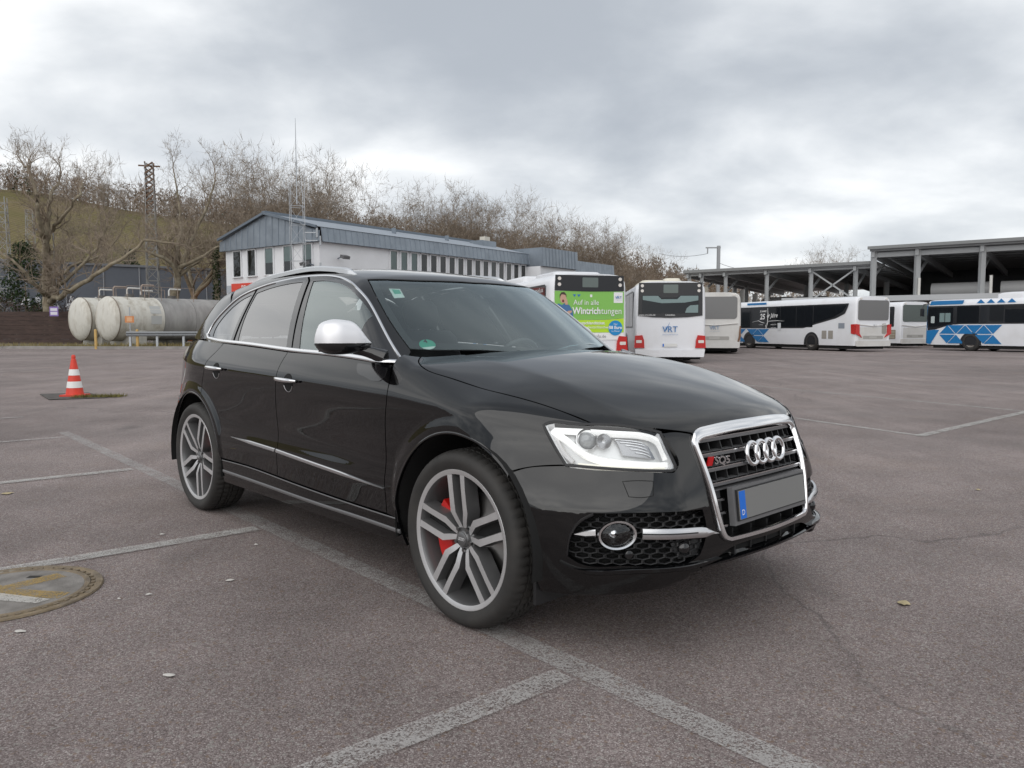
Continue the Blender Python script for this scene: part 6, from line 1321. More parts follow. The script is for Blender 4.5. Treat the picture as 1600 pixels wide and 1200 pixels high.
for z in zs:
    for k in range(9):
        y=(-1+2*k/8)*(gw(z)+.02); Vb.append((gsurf(y,z,.085),y,z))
m.add(Vb,[(i*9+j,i*9+j+1,(i+1)*9+j+1,(i+1)*9+j) for i in range(11) for j in range(8)]); m.build('grille_back',DARK,fb,60)
def gbar(z,w,hh,inn,mt,name,ext=0,y1=None,y2=None,sag=.012):
    ya=-gw(z)+ext if y1 is None else y1; yb=gw(z)-ext if y2 is None else y2
    P=[(gsurf(y,z-sag*(y/.4)**2,inn),y,z-sag*(y/.4)**2) for y in np.linspace(ya,yb,15)]
    mm=MB(); n=len(P); cs=[(0,-hh/2),(.5,-hh*.3),(.5,hh*.3),(0,hh/2),(-1,hh/2),(-1,-hh/2)]; V=[];F_=[]
    for p in P:
        for a,b in cs: V.append((p[0]+a*w,p[1],p[2]+b))
    for i in range(n-1):
        for j in range(6): F_.append((i*6+j,i*6+(j+1)%6,(i+1)*6+(j+1)%6,(i+1)*6+j))
    F_+=[tuple(range(6)),tuple((n-1)*6+j for j in range(6))[::-1]]
    mm.add(V,F_); return mm.build(name,mt,fb,30)
for z in(.800,.745,.690,.634):
    gbar(z,.03,.022,.020,GRY,'grille_bar'); gbar(z+.007,.012,.006,.008,CHROME,'grille_bar_edge')
gbar(.612,.02,.008,.02,GRY,'grille_bar')
for z in(.568,.518,.468):
    for a in(-1,1):
        e1=a*gw(z); e2=a*.285
        gbar(z,.03,.014,.020,GRY,'grille_bar',y1=min(e1,e2),y2=max(e1,e2),sag=0); gbar(z+.004,.012,.006,.008,CHROME,'grille_bar_edge',y1=min(e1,e2),y2=max(e1,e2),sag=0)
for a in(-1,1):
    m=MB(); P=[]
    for z in np.linspace(.445,.60,4):
        for y in(a*.27,a*(gw(z)-.0)): P.append((gsurf(y,z,.034),y,z))
    m.add(P,[(i*2,i*2+1,i*2+3,i*2+2) for i in range(3)]); m.build('grille_blank',GRY,fb)
for y in np.linspace(-.36,.36,12):
    m=MB(); zt=.838-.10*max(0,abs(y)-.3); zb=.60 if True else 0
    for z1,z2 in((.806,zt-.005),(.752,.790),(.697,.735),(.640,.680)):
        if abs(y)>gw((z1+z2)/2)-.005: continue
        V=[]
        for z in(z1,z2):
            x=gsurf(y,z,.018); V+=[(x,y-.003,z),(x,y+.003,z),(x-.06,y+.003,z),(x-.06,y-.003,z)]
        m.add(V,[(0,1,5,4),(1,2,6,5),(2,3,7,6),(3,0,4,7),(0,3,2,1),(4,5,6,7)])
    m.build('grille_fin',SATBLK,fb)
for y in np.linspace(-.24,.24,5):
    m=MB(); x=gsurf(y,.43,.02); m.box((x-.05,y-.003,.408),(x,y+.003,.45)); m.build('grille_fin',SATBLK,fb)
# number plate in its carrier (the figures are blanked out)
pl=empty('number_plate',(2.286,0,.5475),0,fb); pl.rotation_euler=(0,R(-7),0)
m=MB(); m.box((-.03,-.285,-.075),(-.006,.285,.072)); m.build('plate_carrier',GRY,pl) 
m=MB(); m.box((-.006,-.268,-.060),(.0,.268,.060)); m.build('plate_backing',SATBLK,pl)
m=MB(); m.box((0,-.260,-.055),(.0035,.260,.055)); m.build('plate_face',mat('plate_grey',(.185,.185,.18),.55),pl)
m=MB(); m.box((.0037,-.258,-.053),(.0045,-.216,.053)); m.build('plate_band',mat('plate_blue',(.0,.14,.62),.4),pl)
text_mesh('plate_letter','D',.030,mat('print_white',(.8,.8,.8),.5),pl,Matrix.Translation((.0050,-.237,-.030))@Matrix(((0,0,1,0),(1,0,0,0),(0,1,0,0),(0,0,0,1))))
# rings and badge
rg=empty('ring_emblem',(gsurf(0,.727,-.012),0,.727),0,fb); rg.rotation_euler=(0,R(-10),0)
for k in range(4):
    m=MB(); yc=-.0945+.063*k; m.tube([(.002*k,yc+.0435*math.cos(a),.0435*math.sin(a)) for a in np.linspace(0,2*PI,41)[:-1]],.0092,12,closed=True); m.build('ring',CHROME,rg,80)
m=MB(); m.lathe([(.03,0),(.028,.006)],20)
bd=empty('model_badge',(gsurf(-.285,.715,-.010),-.285,.7175),0,fb); bd.rotation_euler=(0,0,R(-16))
YZ=Matrix(((0,0,1,0),(1,0,0,0),(0,1,0,0),(0,0,0,1)))
m=MB(); m.prism([(-.070,-.017),(-.046,-.017),(-.036,.017),(-.060,.017)],'x',-.004,.004); m.build('badge_red',mat('badge_red',(.45,.01,.012),.3),bd)
text_mesh('badge_letters','SQ5',.042,CHROME,bd,Matrix.Translation((.001,.006,0))@YZ,extrude=.003,bold=.0008,xs=1.05)
# -- fog lamp bays ---------------------------------------------------------------------------------
def fogbay():
    r=empty('fog_lamp_bay',(0,0,0),0,car)
    panel('bay_back',fogh,None,FL,DARK,r,cyl=(1.25,1),res=.04,off=-.045,thick=0,edge=0,gap=-.012)
    # honeycomb mesh: hexagon cells as thin walls
    m=MB(); fo=np.stack([np.arctan2(fogh[:,1],fogh[:,0]-1.25)*.85,fogh[:,2]],-1); lo=fo.min(0); hi=fo.max(0); ww=.0215; hh=.0125; cells=[]
    rows=int((hi[1]-lo[1])/(hh*1.5))+2
    for i in range(rows):
        for j in range(int((hi[0]-lo[0])/(ww*2))+2):
            c=np.array((lo[0]+j*ww*2+(i%2)*ww,lo[1]+i*hh*1.5))
            if not inpoly(c[None],inset(fo,.006))[0]: continue
            hx=np.array([(c[0]+ww*.98*u,c[1]+hh*v) for u,v in((0,1),(1,.5),(1,-.5),(0,-1),(-1,-.5),(-1,.5))]); hi_=c+(hx-c)*.80
            def to3(q,off):
                th=q[:,0]/.85; base=np.stack([1.25+.95*np.cos(th),.95*np.sin(th),q[:,1]],-1)
                # radial cast
                a=np.zeros(len(q)); b=np.full(len(q),1.2); D=np.stack([np.cos(th),np.sin(th),0*th],-1); O=np.stack([np.full(len(q),1.25),0*th,q[:,1]],-1)
                for _ in range(18):
                    mm=(a+b)/2; v=FL(O+mm[:,None]*D)<0; a=np.where(v,mm,a); b=np.where(v,b,mm)
                return O+(a+off)[:,None]*D
            cells.append((hx,hi_))
    if cells:
        H=np.concatenate([c[0] for c in cells]); I=np.concatenate([c[1] for c in cells]); A=to3(H,-.014); B=to3(I,-.017); C_=to3(I,-.040)
        for k in range(len(cells)):
            a=A[k*6:k*6+6]; b=B[k*6:k*6+6]; c=C_[k*6:k*6+6]
            m.add(list(a)+list(b)+list(c),[(j,(j+1)%6,6+(j+1)%6,6+j) for j in range(6)]+[(6+j,6+(j+1)%6,12+(j+1)%6,12+j) for j in range(6)])
    g=m.build('honeycomb_mesh',SATBLK,r); g['kind']='stuff'
    # lamp ring, bowl, lens
    c=Vector(onto(np.array([[2.072,-.727,.476]]),FL)[0]); n=Vector(nrm(grad(FL,np.array([c])))[0]); n=(n*.6+Vector((1,0,0))*.4).normalized()
    t=Vector((0,0,1)).cross(n).normalized(); u=n.cross(t)
    def ring(a,b,off,k=48): return [c+n*off+t*(a*math.cos(q))+u*(b*math.sin(q)) for q in np.linspace(0,2*PI,k+1)[:-1]]
    m=MB(); prof=[(.062,.042,-.03),(.076,.054,.0),(.074,.052,.008),(.066,.045,.007),(.058,.039,-.012),(.05,.034,-.04)]
    V=[];k=48
    for a,b,o in prof: V+=ring(a,b,o)
    m.add(V,[(i*k+j,i*k+(j+1)%k,(i+1)*k+(j+1)%k,(i+1)*k+j) for i in range(5) for j in range(k)]); m.build('lamp_ring',CHROME,r,50)
    m=MB(); V=ring(.058,.039,-.02)+ring(.03,.025,-.05)+ring(.002,.002,-.058); m.add(V,[(i*k+j,i*k+(j+1)%k,(i+1)*k+(j+1)%k,(i+1)*k+j) for i in range(2) for j in range(k)]); m.build('lamp_reflector',mat('lamp_reflector',(.22,.22,.22),.2,metal=1),r,80)
    m=MB(); V=ring(.022,.022,-.028)+ring(.014,.014,-.018)+ring(.004,.004,-.015); m.add(V,[(i*k+j,i*k+(j+1)%k,(i+1)*k+(j+1)%k,(i+1)*k+j) for i in range(2) for j in range(k)]); m.build('lamp_bulb',CHROME,r,80)
    m=MB(); V=ring(.058,.040,-.002)+ring(.03,.022,.004)+ring(.002,.002,.005); m.add(V,[(i*k+j,i*k+(j+1)%k,(i+1)*k+(j+1)%k,(i+1)*k+j) for i in range(2) for j in range(k)]); m.build('lamp_lens',LENS,r,80)
    # twin-bar blade towards the grille, short stub on the outside
    P=cast(path([(2.128,-.655,.480),(2.19,-.54,.474),(2.236,-.43,.465),(2.256,-.355,.452)],res=.02),FL,'c')
    strip('fog_blade',P,FL,.038,.010,BRUSH,r,off=.0,taper=(0,.22),proj=None)
    strip('fog_blade_groove',P[:-5],FL,.007,.013,SATBLK,r,off=-.001,proj=None)
    strip('fog_blade_stub',path([(1.955,-.828,.474),(1.985,-.80,.478),(2.012,-.776,.481)],res=.02),FL,.026,.010,BRUSH,r,off=-.004,taper=(.3,0),proj='c')
    # parking sensor and radar eye
    q=onto(np.array([[2.10,-.695,.405]]),FL)[0]; m=MB(); m.tube([Vector(q)-n*.02,Vector(q)+n*.003,Vector(q)+n*.005],[.015,.015,.010],20); m.build('parking_sensor',GLOSSBLK,r,50)
    q=onto(np.array([[2.215,-.515,.415]]),FL)[0]; m=MB(); m.lathe([(.026,-.04),(.024,-.012),(.016,-.004),(.001,-.002)],24,M=Matrix.Translation(q)@n.to_track_quat('Z','Y').to_matrix().to_4x4()); m.build('radar_eye',GLOSSBLK,r,60)
    wl=path([(2.195,-.56,.437),(2.243,-.425,.447),(2.243,-.43,.40),(2.238,-.455,.378)],[(2.238,-.455,.378),(2.205,-.53,.378)],[(2.205,-.53,.378),(2.195,-.56,.437)])
    panel('radar_cowl',wl,None,FL,SATBLK,r,cyl=(1.25,1),res=.03,off=-.022,thick=.01,edge=0,gap=0)
    return r
fgb=fogbay(); mirror(fgb)
strip('bay_edge',path(fog[::-1],res=.01),FL,.010,.006,GLOSSBLK,fb,proj='c')
wj=path([(2.056,-.679,.664),(2.09,-.64,.667),(2.129,-.592,.664)],[(2.129,-.592,.664),(2.142,-.607,.614)],[(2.142,-.607,.614),(2.12,-.637,.609),(2.085,-.678,.612)],[(2.085,-.678,.612),(2.056,-.679,.664)])
for s in(1,-1): strip('washer_cover_seam',[(x,s*y,z) for x,y,z in wj],FL,.0028,.0008,DARK,fb,closed=True,proj='c')
# -- headlamps --------------------------------------------------------------------------------------
def headlamp():
    r=empty('headlight',(0,0,0),0,car)
    T=[(1.772,-.804,.858),(1.785,-.793,.866),(1.85,-.745,.866),(1.918,-.686,.865),(2.055,-.554,.849),(2.095,-.505,.834)]
    I=[(2.095,-.505,.834),(2.113,-.503,.80),(2.160,-.495,.717)]; I2=[(2.160,-.495,.717),(2.164,-.500,.702),(2.150,-.514,.697)]
    B=[(2.150,-.514,.697),(2.038,-.668,.706),(1.95,-.742,.712),(1.880,-.795,.717)]; Lf=[(1.880,-.795,.717),(1.835,-.80,.77),(1.772,-.804,.858)]
    o=path(T,I,I2,B,Lf,res=.01); d=(-.75,.6,-.15)
    ctr=o.mean(0)
    def shr(P,k,dz=0): return np.array(P)*k+ctr*(1-k)
    strip('lamp_seal',o,FL,.011,.002,SATBLK,r,off=-.001,closed=True,proj='c')
    panel('lamp_housing',o,d,FL,mat('lamp_housing',(.80,.80,.80),.35,metal=.3),r,res=.03,off=-.075,thick=0,edge=0,gap=-.012)
    panel('lamp_sidewall',o,d,FL,mat('lamp_white',(.78,.78,.79),.35,metal=.2),r,holes=[shr(o,.93)],res=.02,off=-.006,thick=.07,edge=0,gap=.004)
    DRL=mat('daytime_light_guide',(.9,.9,.9),.3,emit=((1,.985,.95),.32))
    # light guide: bar along the top, down the inner side and sweeping under the projector
    def bar(P,w,nm='light_guide',mm=None,off=-.018,h=.02,tp=False): strip(nm,path(P,res=.012),FL,w,h,mm or DRL,r,off=off-h,taper=tp,proj='c')
    bar([(1.805,-.780,.852),(1.86,-.735,.8515),(1.92,-.683,.850),(2.00,-.605,.844),(2.055,-.546,.836),(2.09,-.513,.815),(2.118,-.502,.775),(2.140,-.502,.742)],.017)
    bar([(1.80,-.786,.848),(1.835,-.765,.815),(1.87,-.745,.785),(1.91,-.72,.758),(1.96,-.692,.742),(2.04,-.632,.731),(2.10,-.575,.725),(2.145,-.512,.721)],.026)
    bar([(1.905,-.757,.724),(1.97,-.712,.720),(2.06,-.630,.715),(2.14,-.525,.709)],.014,nm='turn_guide',mm=mat('turn_guide',(.85,.82,.72),.3,emit=((1,.95,.8),.25)))
    bar([(1.79,-.800,.842),(1.815,-.795,.808),(1.85,-.785,.765),(1.89,-.772,.733)],.022,nm='side_reflector',mm=mat('side_reflector',(.72,.70,.70),.35),off=-.03)
    # projector and dark reflector bays
    n=Vector((.80,-.55,.12)).normalized()
    for (c,rr,nm) in(((1.915,-.700,.800),.036,'projector'),):
        c=Vector(onto(np.array([c]),FL)[0])-n*.055; M_=Matrix.Translation(c)@n.to_track_quat('Z','Y').to_matrix().to_4x4()
        m=MB(); m.lathe([(rr*.5,-.05),(rr*1.15,-.02),(rr*1.2,.02),(rr*1.02,.026),(rr*.98,.01)],32,M=M_); m.build('projector_bezel',CHROME,r,50)
        m=MB(); m.lathe([(rr*.98,.008),(rr*.8,.022),(rr*.5,.032),(rr*.2,.036),(.0005,.037)],32,M=M_); m.build('projector_lens',mat('projector_lens',(.30,.31,.32),.04,coat=1,spec=.8),r,80)
    def pad(P,nm,mm,off): panel(nm,path(*[[P[i],P[(i+1)%len(P)]] for i in range(len(P))],res=.012),d,FL,mm,r,res=.03,off=off,thick=.02,edge=0,gap=0)
    pad([(1.985,-.640,.826),(2.045,-.575,.818),(2.080,-.540,.79),(2.115,-.535,.748),(2.02,-.63,.760)],'low_beam_reflector',mat('lamp_dark',(.30,.30,.31),.2,metal=.9),-.045)
    for (c,rr) in(((1.962,-.664,.795),.030),):
        c=Vector(onto(np.array([c]),FL)[0])-n*.05; M_=Matrix.Translation(c)@n.to_track_quat('Z','Y').to_matrix().to_4x4(); m=MB(); m.lathe([(rr*.3,-.03),(rr*.9,-.01),(rr,.02),(rr*.9,.024),(rr*.5,.0),(.001,-.005)],32,M=M_); m.build('drum_reflector',mat('lamp_mid',(.45,.45,.46),.18,metal=1),r,50)
    for k in range(5):
        bar([(1.985+.016*k,-.638+.012*k-.0,.822-.013*k),(2.03+.012*k,-.595+.008*k,.816-.013*k),(2.062+.009*k,-.562+.003*k,.807-.013*k)],.003,nm='reflector_rib',mm=CHROME,off=-.036,h=.006)
    panel('lamp_lens',o,d,FL,LENS,r,res=.03,off=-.002,thick=0,edge=0,gap=.004)
    return r
hl=headlamp(); mirror(hl)
# -- mirrors -----------------------------------------------------------------------------------------
def side_mirror():
    r=empty('side_mirror',(.655,-1.005,1.172),0,car)
    # housing lofted from the inboard end to the tip (local -y is outboard)
    st=[(.118,.030,-.010,.016,-.030,.028),(.085,.052,.030,.030,-.048,.020),(.045,.075,.078,.036,-.060,.010),(0,.084,.093,.040,-.066,.0),(-.05,.082,.095,.040,-.066,-.008),(-.09,.068,.083,.036,-.058,-.016),(-.113,.048,.058,.026,-.042,-.022),(-.128,.016,.012,.010,-.020,-.026)]
    ys=[s[0] for s in st]; S=[Spl(ys,[s[k] for s in st]) for k in range(1,6)]
    def shell(name,mt,top):
        V=[];F_=[];n=22;Y=np.linspace(.118,-.126,26)
        for y in Y:
            fx,zt,bx,zb,cx_=[float(q(y)) for q in S]; seam=-.014
            for j in range(n+1):
                a=PI*j/n
                ca,sa=math.cos(a),math.sin(a); X=cx_+(math.copysign(abs(ca)**.8,ca)*(fx if ca>0 else bx))
                Z=seam+(max(zt-seam,.004) if top else -max(seam-zb,.004))*abs(sa)**.75
                if not top: X=cx_+(X-cx_)*.985
                V.append((X,y,Z-(0 if top else .0015)))
        k=n+1
        for i in range(len(Y)-1):
            for j in range(n): F_.append((i*k+j,i*k+j+1,(i+1)*k+j+1,(i+1)*k+j) if top else (i*k+j+1,i*k+j,(i+1)*k+j,(i+1)*k+j+1))
            F_.append((i*k+n,i*k,(i+1)*k,(i+1)*k+n))
        F_+=[tuple(range(k)),tuple((len(Y)-1)*k+j for j in range(k))]
        return mesh_obj(name,V,F_,mt,r,48)
    shell('mirror_cap',MIRRORCAP,True); shell('mirror_base',GLOSSBLK,False)
    m=MB(); P=[(.01,.05,-.045),(.03,.09,-.05),(.06,.125,-.062),(.10,.165,-.085)]; m.tube(P,[.022,.026,.030,.040],12); m.build('mirror_arm',GLOSSBLK,r,60)
    m=MB(); m.box((-.040,-.105,-.055),(-.036,.095,.068)); m.build('mirror_glass',mat('mirror_glass',(.8,.8,.8),.02,metal=1),r)
    return r
sm=side_mirror()
sml=mirror(sm); sml.location=(.39,.925,1.155); sml.rotation_euler=(0,0,R(68)); sml['label']='left mirror folded back against the door'
mf=path(y0([(.60,1.048),(.625,1.02),(.70,1.0),(.77,.985),(.84,.985)]),y0([(.84,.985),(.862,1.0),(.85,1.045)]),y0([(.85,1.045),(.60,1.058)]),y0([(.60,1.058),(.60,1.048)]))
panel('mirror_foot',mf,SD,FL,GLOSSBLK,dF,res=.03,off=.004,thick=.006,edge=.002,gap=0)
# mirror other side of doors (with everything on them) once complete
for p in(dF,dR,qp,sill): mirror(p)
# -- roof rails, antenna ------------------------------------------------------------------------------
RAIL=mat('rail_silver',(.72,.73,.74),.30,metal=.9)
def rail():
    P=np.array([(-1.40,-.570,1.497),(-1.186,-.572,1.539),(-1.04,-.572,1.562),(-.81,-.570,1.580),(-.596,-.568,1.591),(-.318,-.566,1.592),(-.117,-.566,1.575),(.02,-.568,1.551),(.075,-.570,1.525)])
    Q=path(P,res=.04); m=MB(); V=[];n=len(Q)
    for k,q in enumerate(Q):
        s=min(1,k/3,(n-1-k)/3+.2); w=.021*max(.35,s)
        zb=onto(np.array([[q[0],q[1],q[2]-.02]]),FG)[0][2]-.004 if k<4 or k>=n-5 else q[2]-.026
        for a,b in((-w,zb),(-w*1.0,q[2]-.004),(-w*.5,q[2]+.004),(w*.5,q[2]+.004),(w,q[2]-.004),(w,zb)): V.append((q[0],q[1]+a,b))
    F_=[(i*6+j,i*6+(j+1)%6,(i+1)*6+(j+1)%6,(i+1)*6+j) for i in range(n-1) for j in range(6)]+[tuple(range(6))[::-1],tuple((n-1)*6+j for j in range(6))]
    m.add(V,F_); return m.build('roof_rail',RAIL,car,35)
rl=rail(); mirror(rl)
# -- wheels ---------------------------------------------------------------------------------------------
def rubber():
    m,nt,b=nodemat('tyre_rubber'); L=nt.links; b.inputs['Base Color'].default_value=(.020,.019,.018,1); b.inputs['Roughness'].default_value=.72
    tc=nt.nodes.new('ShaderNodeTexCoord'); n=nt.nodes.new('ShaderNodeTexNoise'); n.inputs['Scale'].default_value=9; n.inputs['Detail'].default_value=6; L.new(tc.outputs['Object'],n.inputs['Vector'])
    r=nt.nodes.new('ShaderNodeValToRGB'); r.color_ramp.elements[0].position=.4; r.color_ramp.elements[0].color=(.022,.021,.020,1); r.color_ramp.elements[1].position=.75; r.color_ramp.elements[1].color=(.036,.033,.030,1); L.new(n.outputs[0],r.inputs[0]); L.new(r.outputs[0],b.inputs['Base Color']); return m
RUBBER=rubber()
ALU=mat('machined_alloy',(.66,.66,.665),.36,metal=.7,var=.05,scale=20); ALUP=mat('painted_alloy',(.17,.17,.172),.36,metal=.6); DISC=mat('brake_disc',(.38,.37,.36),.35,metal=1); CAL=mat('caliper_red',(.55,.012,.010),.3,coat=.4)
def tyre_mesh():
    pr=[(.283,.012),(.288,.000),(.299,-.005),(.318,-.013),(.335,-.013),(.349,-.006),(.357,.004),(.3625,.016),(.366,.028),(.3672,.036),(.3675,.046),(.3595,.047),(.3595,.055),(.3680,.056),(.3684,.086),(.3600,.087),(.3600,.096),(.3687,.097)]
    tot=.204; full=pr+[(r,tot-h) for r,h in pr[::-1]]; n=240; V=[];F_=[]
    for i,(r,h) in enumerate(full):
        for j in range(n):
            a=2*PI*j/n; rr=r
            if r>.3655 and 7<i<len(full)-8 and (j%4==0): rr=r-.007      # lateral sipes
            if .3555<r<=.3655 and (j%4==0): rr=r-.0022
            z=max(rr*math.sin(a),-.3618); V.append((rr*math.cos(a),h,z))
    m=len(full)
    for i in range(m-1):
        for j in range(n): F_.append((i*n+j,(i+1)*n+j,(i+1)*n+(j+1)%n,i*n+(j+1)%n))
    return V,F_
def rim_meshes():
    k=80; rot=Matrix(((1,0,0,0),(0,0,1,0),(0,1,0,0),(0,0,0,1)))   # lathe z -> wheel y
    m=MB(); m.lathe([(.2845,.010),(.2860,.002),(.2835,-.002),(.277,-.001),(.264,.003)],k,M=rot,i=0); m.lathe([(.264,.003),(.259,.012),(.256,.030),(.250,.060),(.246,.10),(.244,.20)],k,M=rot,i=1)
    # five twin-bar spokes
    for s in range(5):
        ang=2*PI*s/5+PI/2; ca,sa=math.cos(ang),math.sin(ang)
        for sg in(-1,1):
            st=[(.044,.0115,.0105,.026),(.070,.0215,.0130,.018),(.108,.0385,.0145,.009),(.140,.0385,.0135,.007),(.205,.0385,.0130,.004),(.268,.0400,.0145,.0025)]  # s, t, half width, face depth
            V=[]
            for a,t,w,f in st:
                for tt,yy in((t-w,f+.0015),(t+w,f),(t+w*1.05+.006,f+.062),(t-w*1.0-.008,f+.062)): 
                    X,Z=a*ca-sg*tt*sa,a*sa+sg*tt*ca; V.append((X,yy,Z))
            F0=[];F1=[]
            for i in range(len(st)-1):
                b=i*4; F0.append((b,b+1,b+5,b+4)); F1+=[(b+1,b+2,b+6,b+5),(b+2,b+3,b+7,b+6),(b+3,b,b+4,b+7)]
            if sg<0: F0=[f[::-1] for f in F0]; F1=[f[::-1] for f in F1]
            b0=len(m.V); m.V+=V; m.F+=[tuple(b0+q for q in f) for f in F0+F1]; m.I+=[0]*len(F0)+[1]*len(F1)
        # web between the bars, set back
        V=[];
        for a,t in((.05,.006),(.115,.026),(.16,.027),(.266,.028)):
            for tt in(-t,t): V.append((a*ca-tt*sa,.046,a*sa+tt*ca))
        m.add(V,[(i*2,i*2+1,i*2+3,i*2+2) for i in range(3)],2)
    m.lathe([(.062,.060),(.060,.034),(.050,.028),(.034,.030),(.033,.022),(.030,.018),(.001,.016)],40,M=rot,i=1)
    return m
TV=tyre_mesh(); tyre_me=None; rim_me=None
def wheel(x,rotdeg,steer=0):
    global tyre_me,rim_me
    r=empty('wheel',(x,-.925,WZ),steer,car)
    if tyre_me is None:
        t=mesh_obj('tyre',TV[0],TV[1],RUBBER,r,38); tyre_me=t.data
        q=rim_meshes().build('rim',[ALU,ALUP,DARK],r,32); rim_me=q.data
    else:
        t=link(bpy.data.objects.new('tyre',tyre_me),r); q=link(bpy.data.objects.new('rim',rim_me),r)
    q.rotation_euler=(0,R(-rotdeg),0); q.scale=(1.018,1,1.018)
    m=MB(); rot=Matrix(((1,0,0,0),(0,0,1,0),(0,1,0,0),(0,0,0,1)))
    m.lathe([(.192,.105),(.192,.092),(.10,.090),(.075,.070),(.02,.070)],48,M=rot); m.build('brake_disc',DISC,r,40)
    m=MB(); sgn=-1
    aa=np.linspace(R(142),R(222),12); V=[]
    for a in aa:
        for rr,yy in((.128,.060),(.214,.056),(.220,.125),(.128,.125)): V.append((rr*math.cos(a),yy,rr*math.sin(a)))
    m.add(V,[(i*4+j,i*4+(j+1)%4,(i+1)*4+(j+1)%4,(i+1)*4+j) for i in range(11) for j in range(4)]+[(0,1,2,3),(47,46,45,44)]); c=m.build('brake_caliper',CAL,r,40)
    if x<0: c.scale=(-1,1,1)
    m=MB(); m.lathe([(.0285,.0185),(.0285,.014),(.026,.0125),(.001,.0125)],32,M=rot); m.build('hub_cap',ALUP,r,40)
    for k in range(4):
        m=MB(); m.tube([(-.0135+.009*k+.0055*math.cos(a),.0118,.0055*math.sin(a)) for a in np.linspace(0,2*PI,17)[:-1]],.0011,5,closed=True); m.build('cap_ring',ALU,r,80)
    m=MB()
    for k in range(5):
        a=2*PI*k/5+PI/2+PI/5+R(rotdeg); c_=Vector((.048*math.cos(a),.032,.048*math.sin(a))); m.tube([c_,c_-Vector((0,.014,0))],.009,6)
    m.build('wheel_bolts',mat('bolt_steel',(.25,.25,.25),.35,metal=1),r,30)
    return r
w1=wheel(AX,5,R(.1)); w2=wheel(-AX,-26)
for w in(w1,w2): mirror(w)
# -- inner body: liners, floor, cabin shell ----------------------------------------------------------
def liner(xc,R_):
    m=MB(); V=[];n=26
    for k in range(n+1):
        a=R(-10)+R(200)*k/n
        for y in(-.936,-.60): V.append((xc+R_*math.cos(a),y,.365+R_*math.sin(a)))
    m.add(V,[(k*2,k*2+1,k*2+3,k*2+2) for k in range(n)]); 
    V2=[(xc+R_*math.cos(R(-10)+R(200)*k/n),-.60,.365+R_*math.sin(R(-10)+R(200)*k/n)) for k in range(n+1)]; m.add(V2,[tuple(range(n+1))]); return m.build('wheel_liner',DARK,car,60)
for xc in(AX,-AX): l=liner(xc,.442); mirror(l)
for Ar,nm in((AF,'arch_lip'),(AR,'arch_lip')):
    rng=(182,a0) if Ar is AF else (176,4)
    l=strip('arch_lip',[(x,-.95,z) for x,y,z in arc(Ar[0],Ar[1],Ar[2]+.003,*rng,n=60)],FL,.010,.003,GLOSSBLK,car,off=-.002); mirror(l)
m=MB(); m.prism([(1.5,.25),(2.0,.315),(2.0,.335),(1.5,.34)],'y',-.45,.45); m.box((-2.15,-.60,.26),(1.7,.60,.34)); m.box((-.95,-.80,.24),(.95,.80,.33)); m.build('floor_pan',DARK,car)
m=MB(); m.box((.95,-.50,.34),(1.92,.50,.78)); m.box((.90,-.80,.34),(.95,.80,1.04)); m.build('engine_bay',DARK,car)
for s in(-1,1):
    m=MB(); m.box((-1.0,s*.80-.02,.33),(.93,s*.80+.02,1.06)); m.build('door_lining',mat('cabin_black',(.022,.022,.024),.75),car)
m=MB(); m.box((-2.05,-.60,.34),(-1.45,.60,.80)); m.box((-1.9,-.74,.80),(-1.25,.74,.86)); m.build('boot_floor',DARK,car)
sp_=path([(1.84,-.87,.30),(1.85,-.60,.28)],res=.3)
m=MB(); m.box((1.80,-.885,.185),(1.815,-.70,.29)); fl_=m.build('air_deflector',SATBLK,car); mirror(fl_)
# cabin: dashboard, wheel, seats
CAB=mat('cabin_black',(.022,.022,.024),.75); CAB2=mat('seat_leather',(.060,.060,.063),.5)
m=MB(); m.prism([(.93,.75),(.95,1.03),(.80,1.055),(.56,1.02),(.44,.96),(.42,.80),(.55,.70)],'y',-.74,.74); m.build('dashboard',CAB,car,30)
m=MB(); m.prism([(.60,1.02),(.70,1.075),(.50,1.06),(.46,1.0)],'y',.20,.56); m.build('instrument_hood',CAB,car,30)
sw=empty('steering_wheel',(.36,.37,.985),0,car); sw.rotation_euler=(0,R(-66),0)
m=MB(); m.tube([(.185*math.cos(a),.185*math.sin(a),0) for a in np.linspace(0,2*PI,41)[:-1]],.016,10,closed=True); m.build('wheel_rim',CAB2,sw,60)
m=MB(); m.lathe([(.001,.015),(.06,.012),(.075,-.01),(.06,-.04)],24); m.beam((.0,.06,0),(0,.175,0),.045,.02); m.beam((0,-.06,0),(0,-.175,0),.045,.02); m.beam((-.06,0,0),(-.175,0,0),.05,.02); m.build('wheel_hub',CAB,sw,50)
def rbox(m,a,b,r=.04):
    x0,y0_,z0=a;x1,y1,z1=b; V=[];F_=[];n=10
    for z,s in((z0,0.5),(z0+r,1),(z1-r,1),(z1,.55)):
        for k in range(24):
            t=2*PI*k/24; e=.5; cx_=math.copysign(abs(math.cos(t))**e,math.cos(t)); sy=math.copysign(abs(math.sin(t))**e,math.sin(t))
            ix=(x1-x0)/2-(r if s<1 else 0)*(1-s)*1.2; iy=(y1-y0_)/2-(r if s<1 else 0)*(1-s)*1.2
            V.append(((x0+x1)/2+ix*cx_,(y0_+y1)/2+iy*sy,z))
    for i in range(3):
        for k in range(24): F_.append((i*24+k,i*24+(k+1)%24,(i+1)*24+(k+1)%24,(i+1)*24+k))
    F_+=[tuple(range(24))[::-1],tuple(72+k for k in range(24))]; m.add(V,F_)
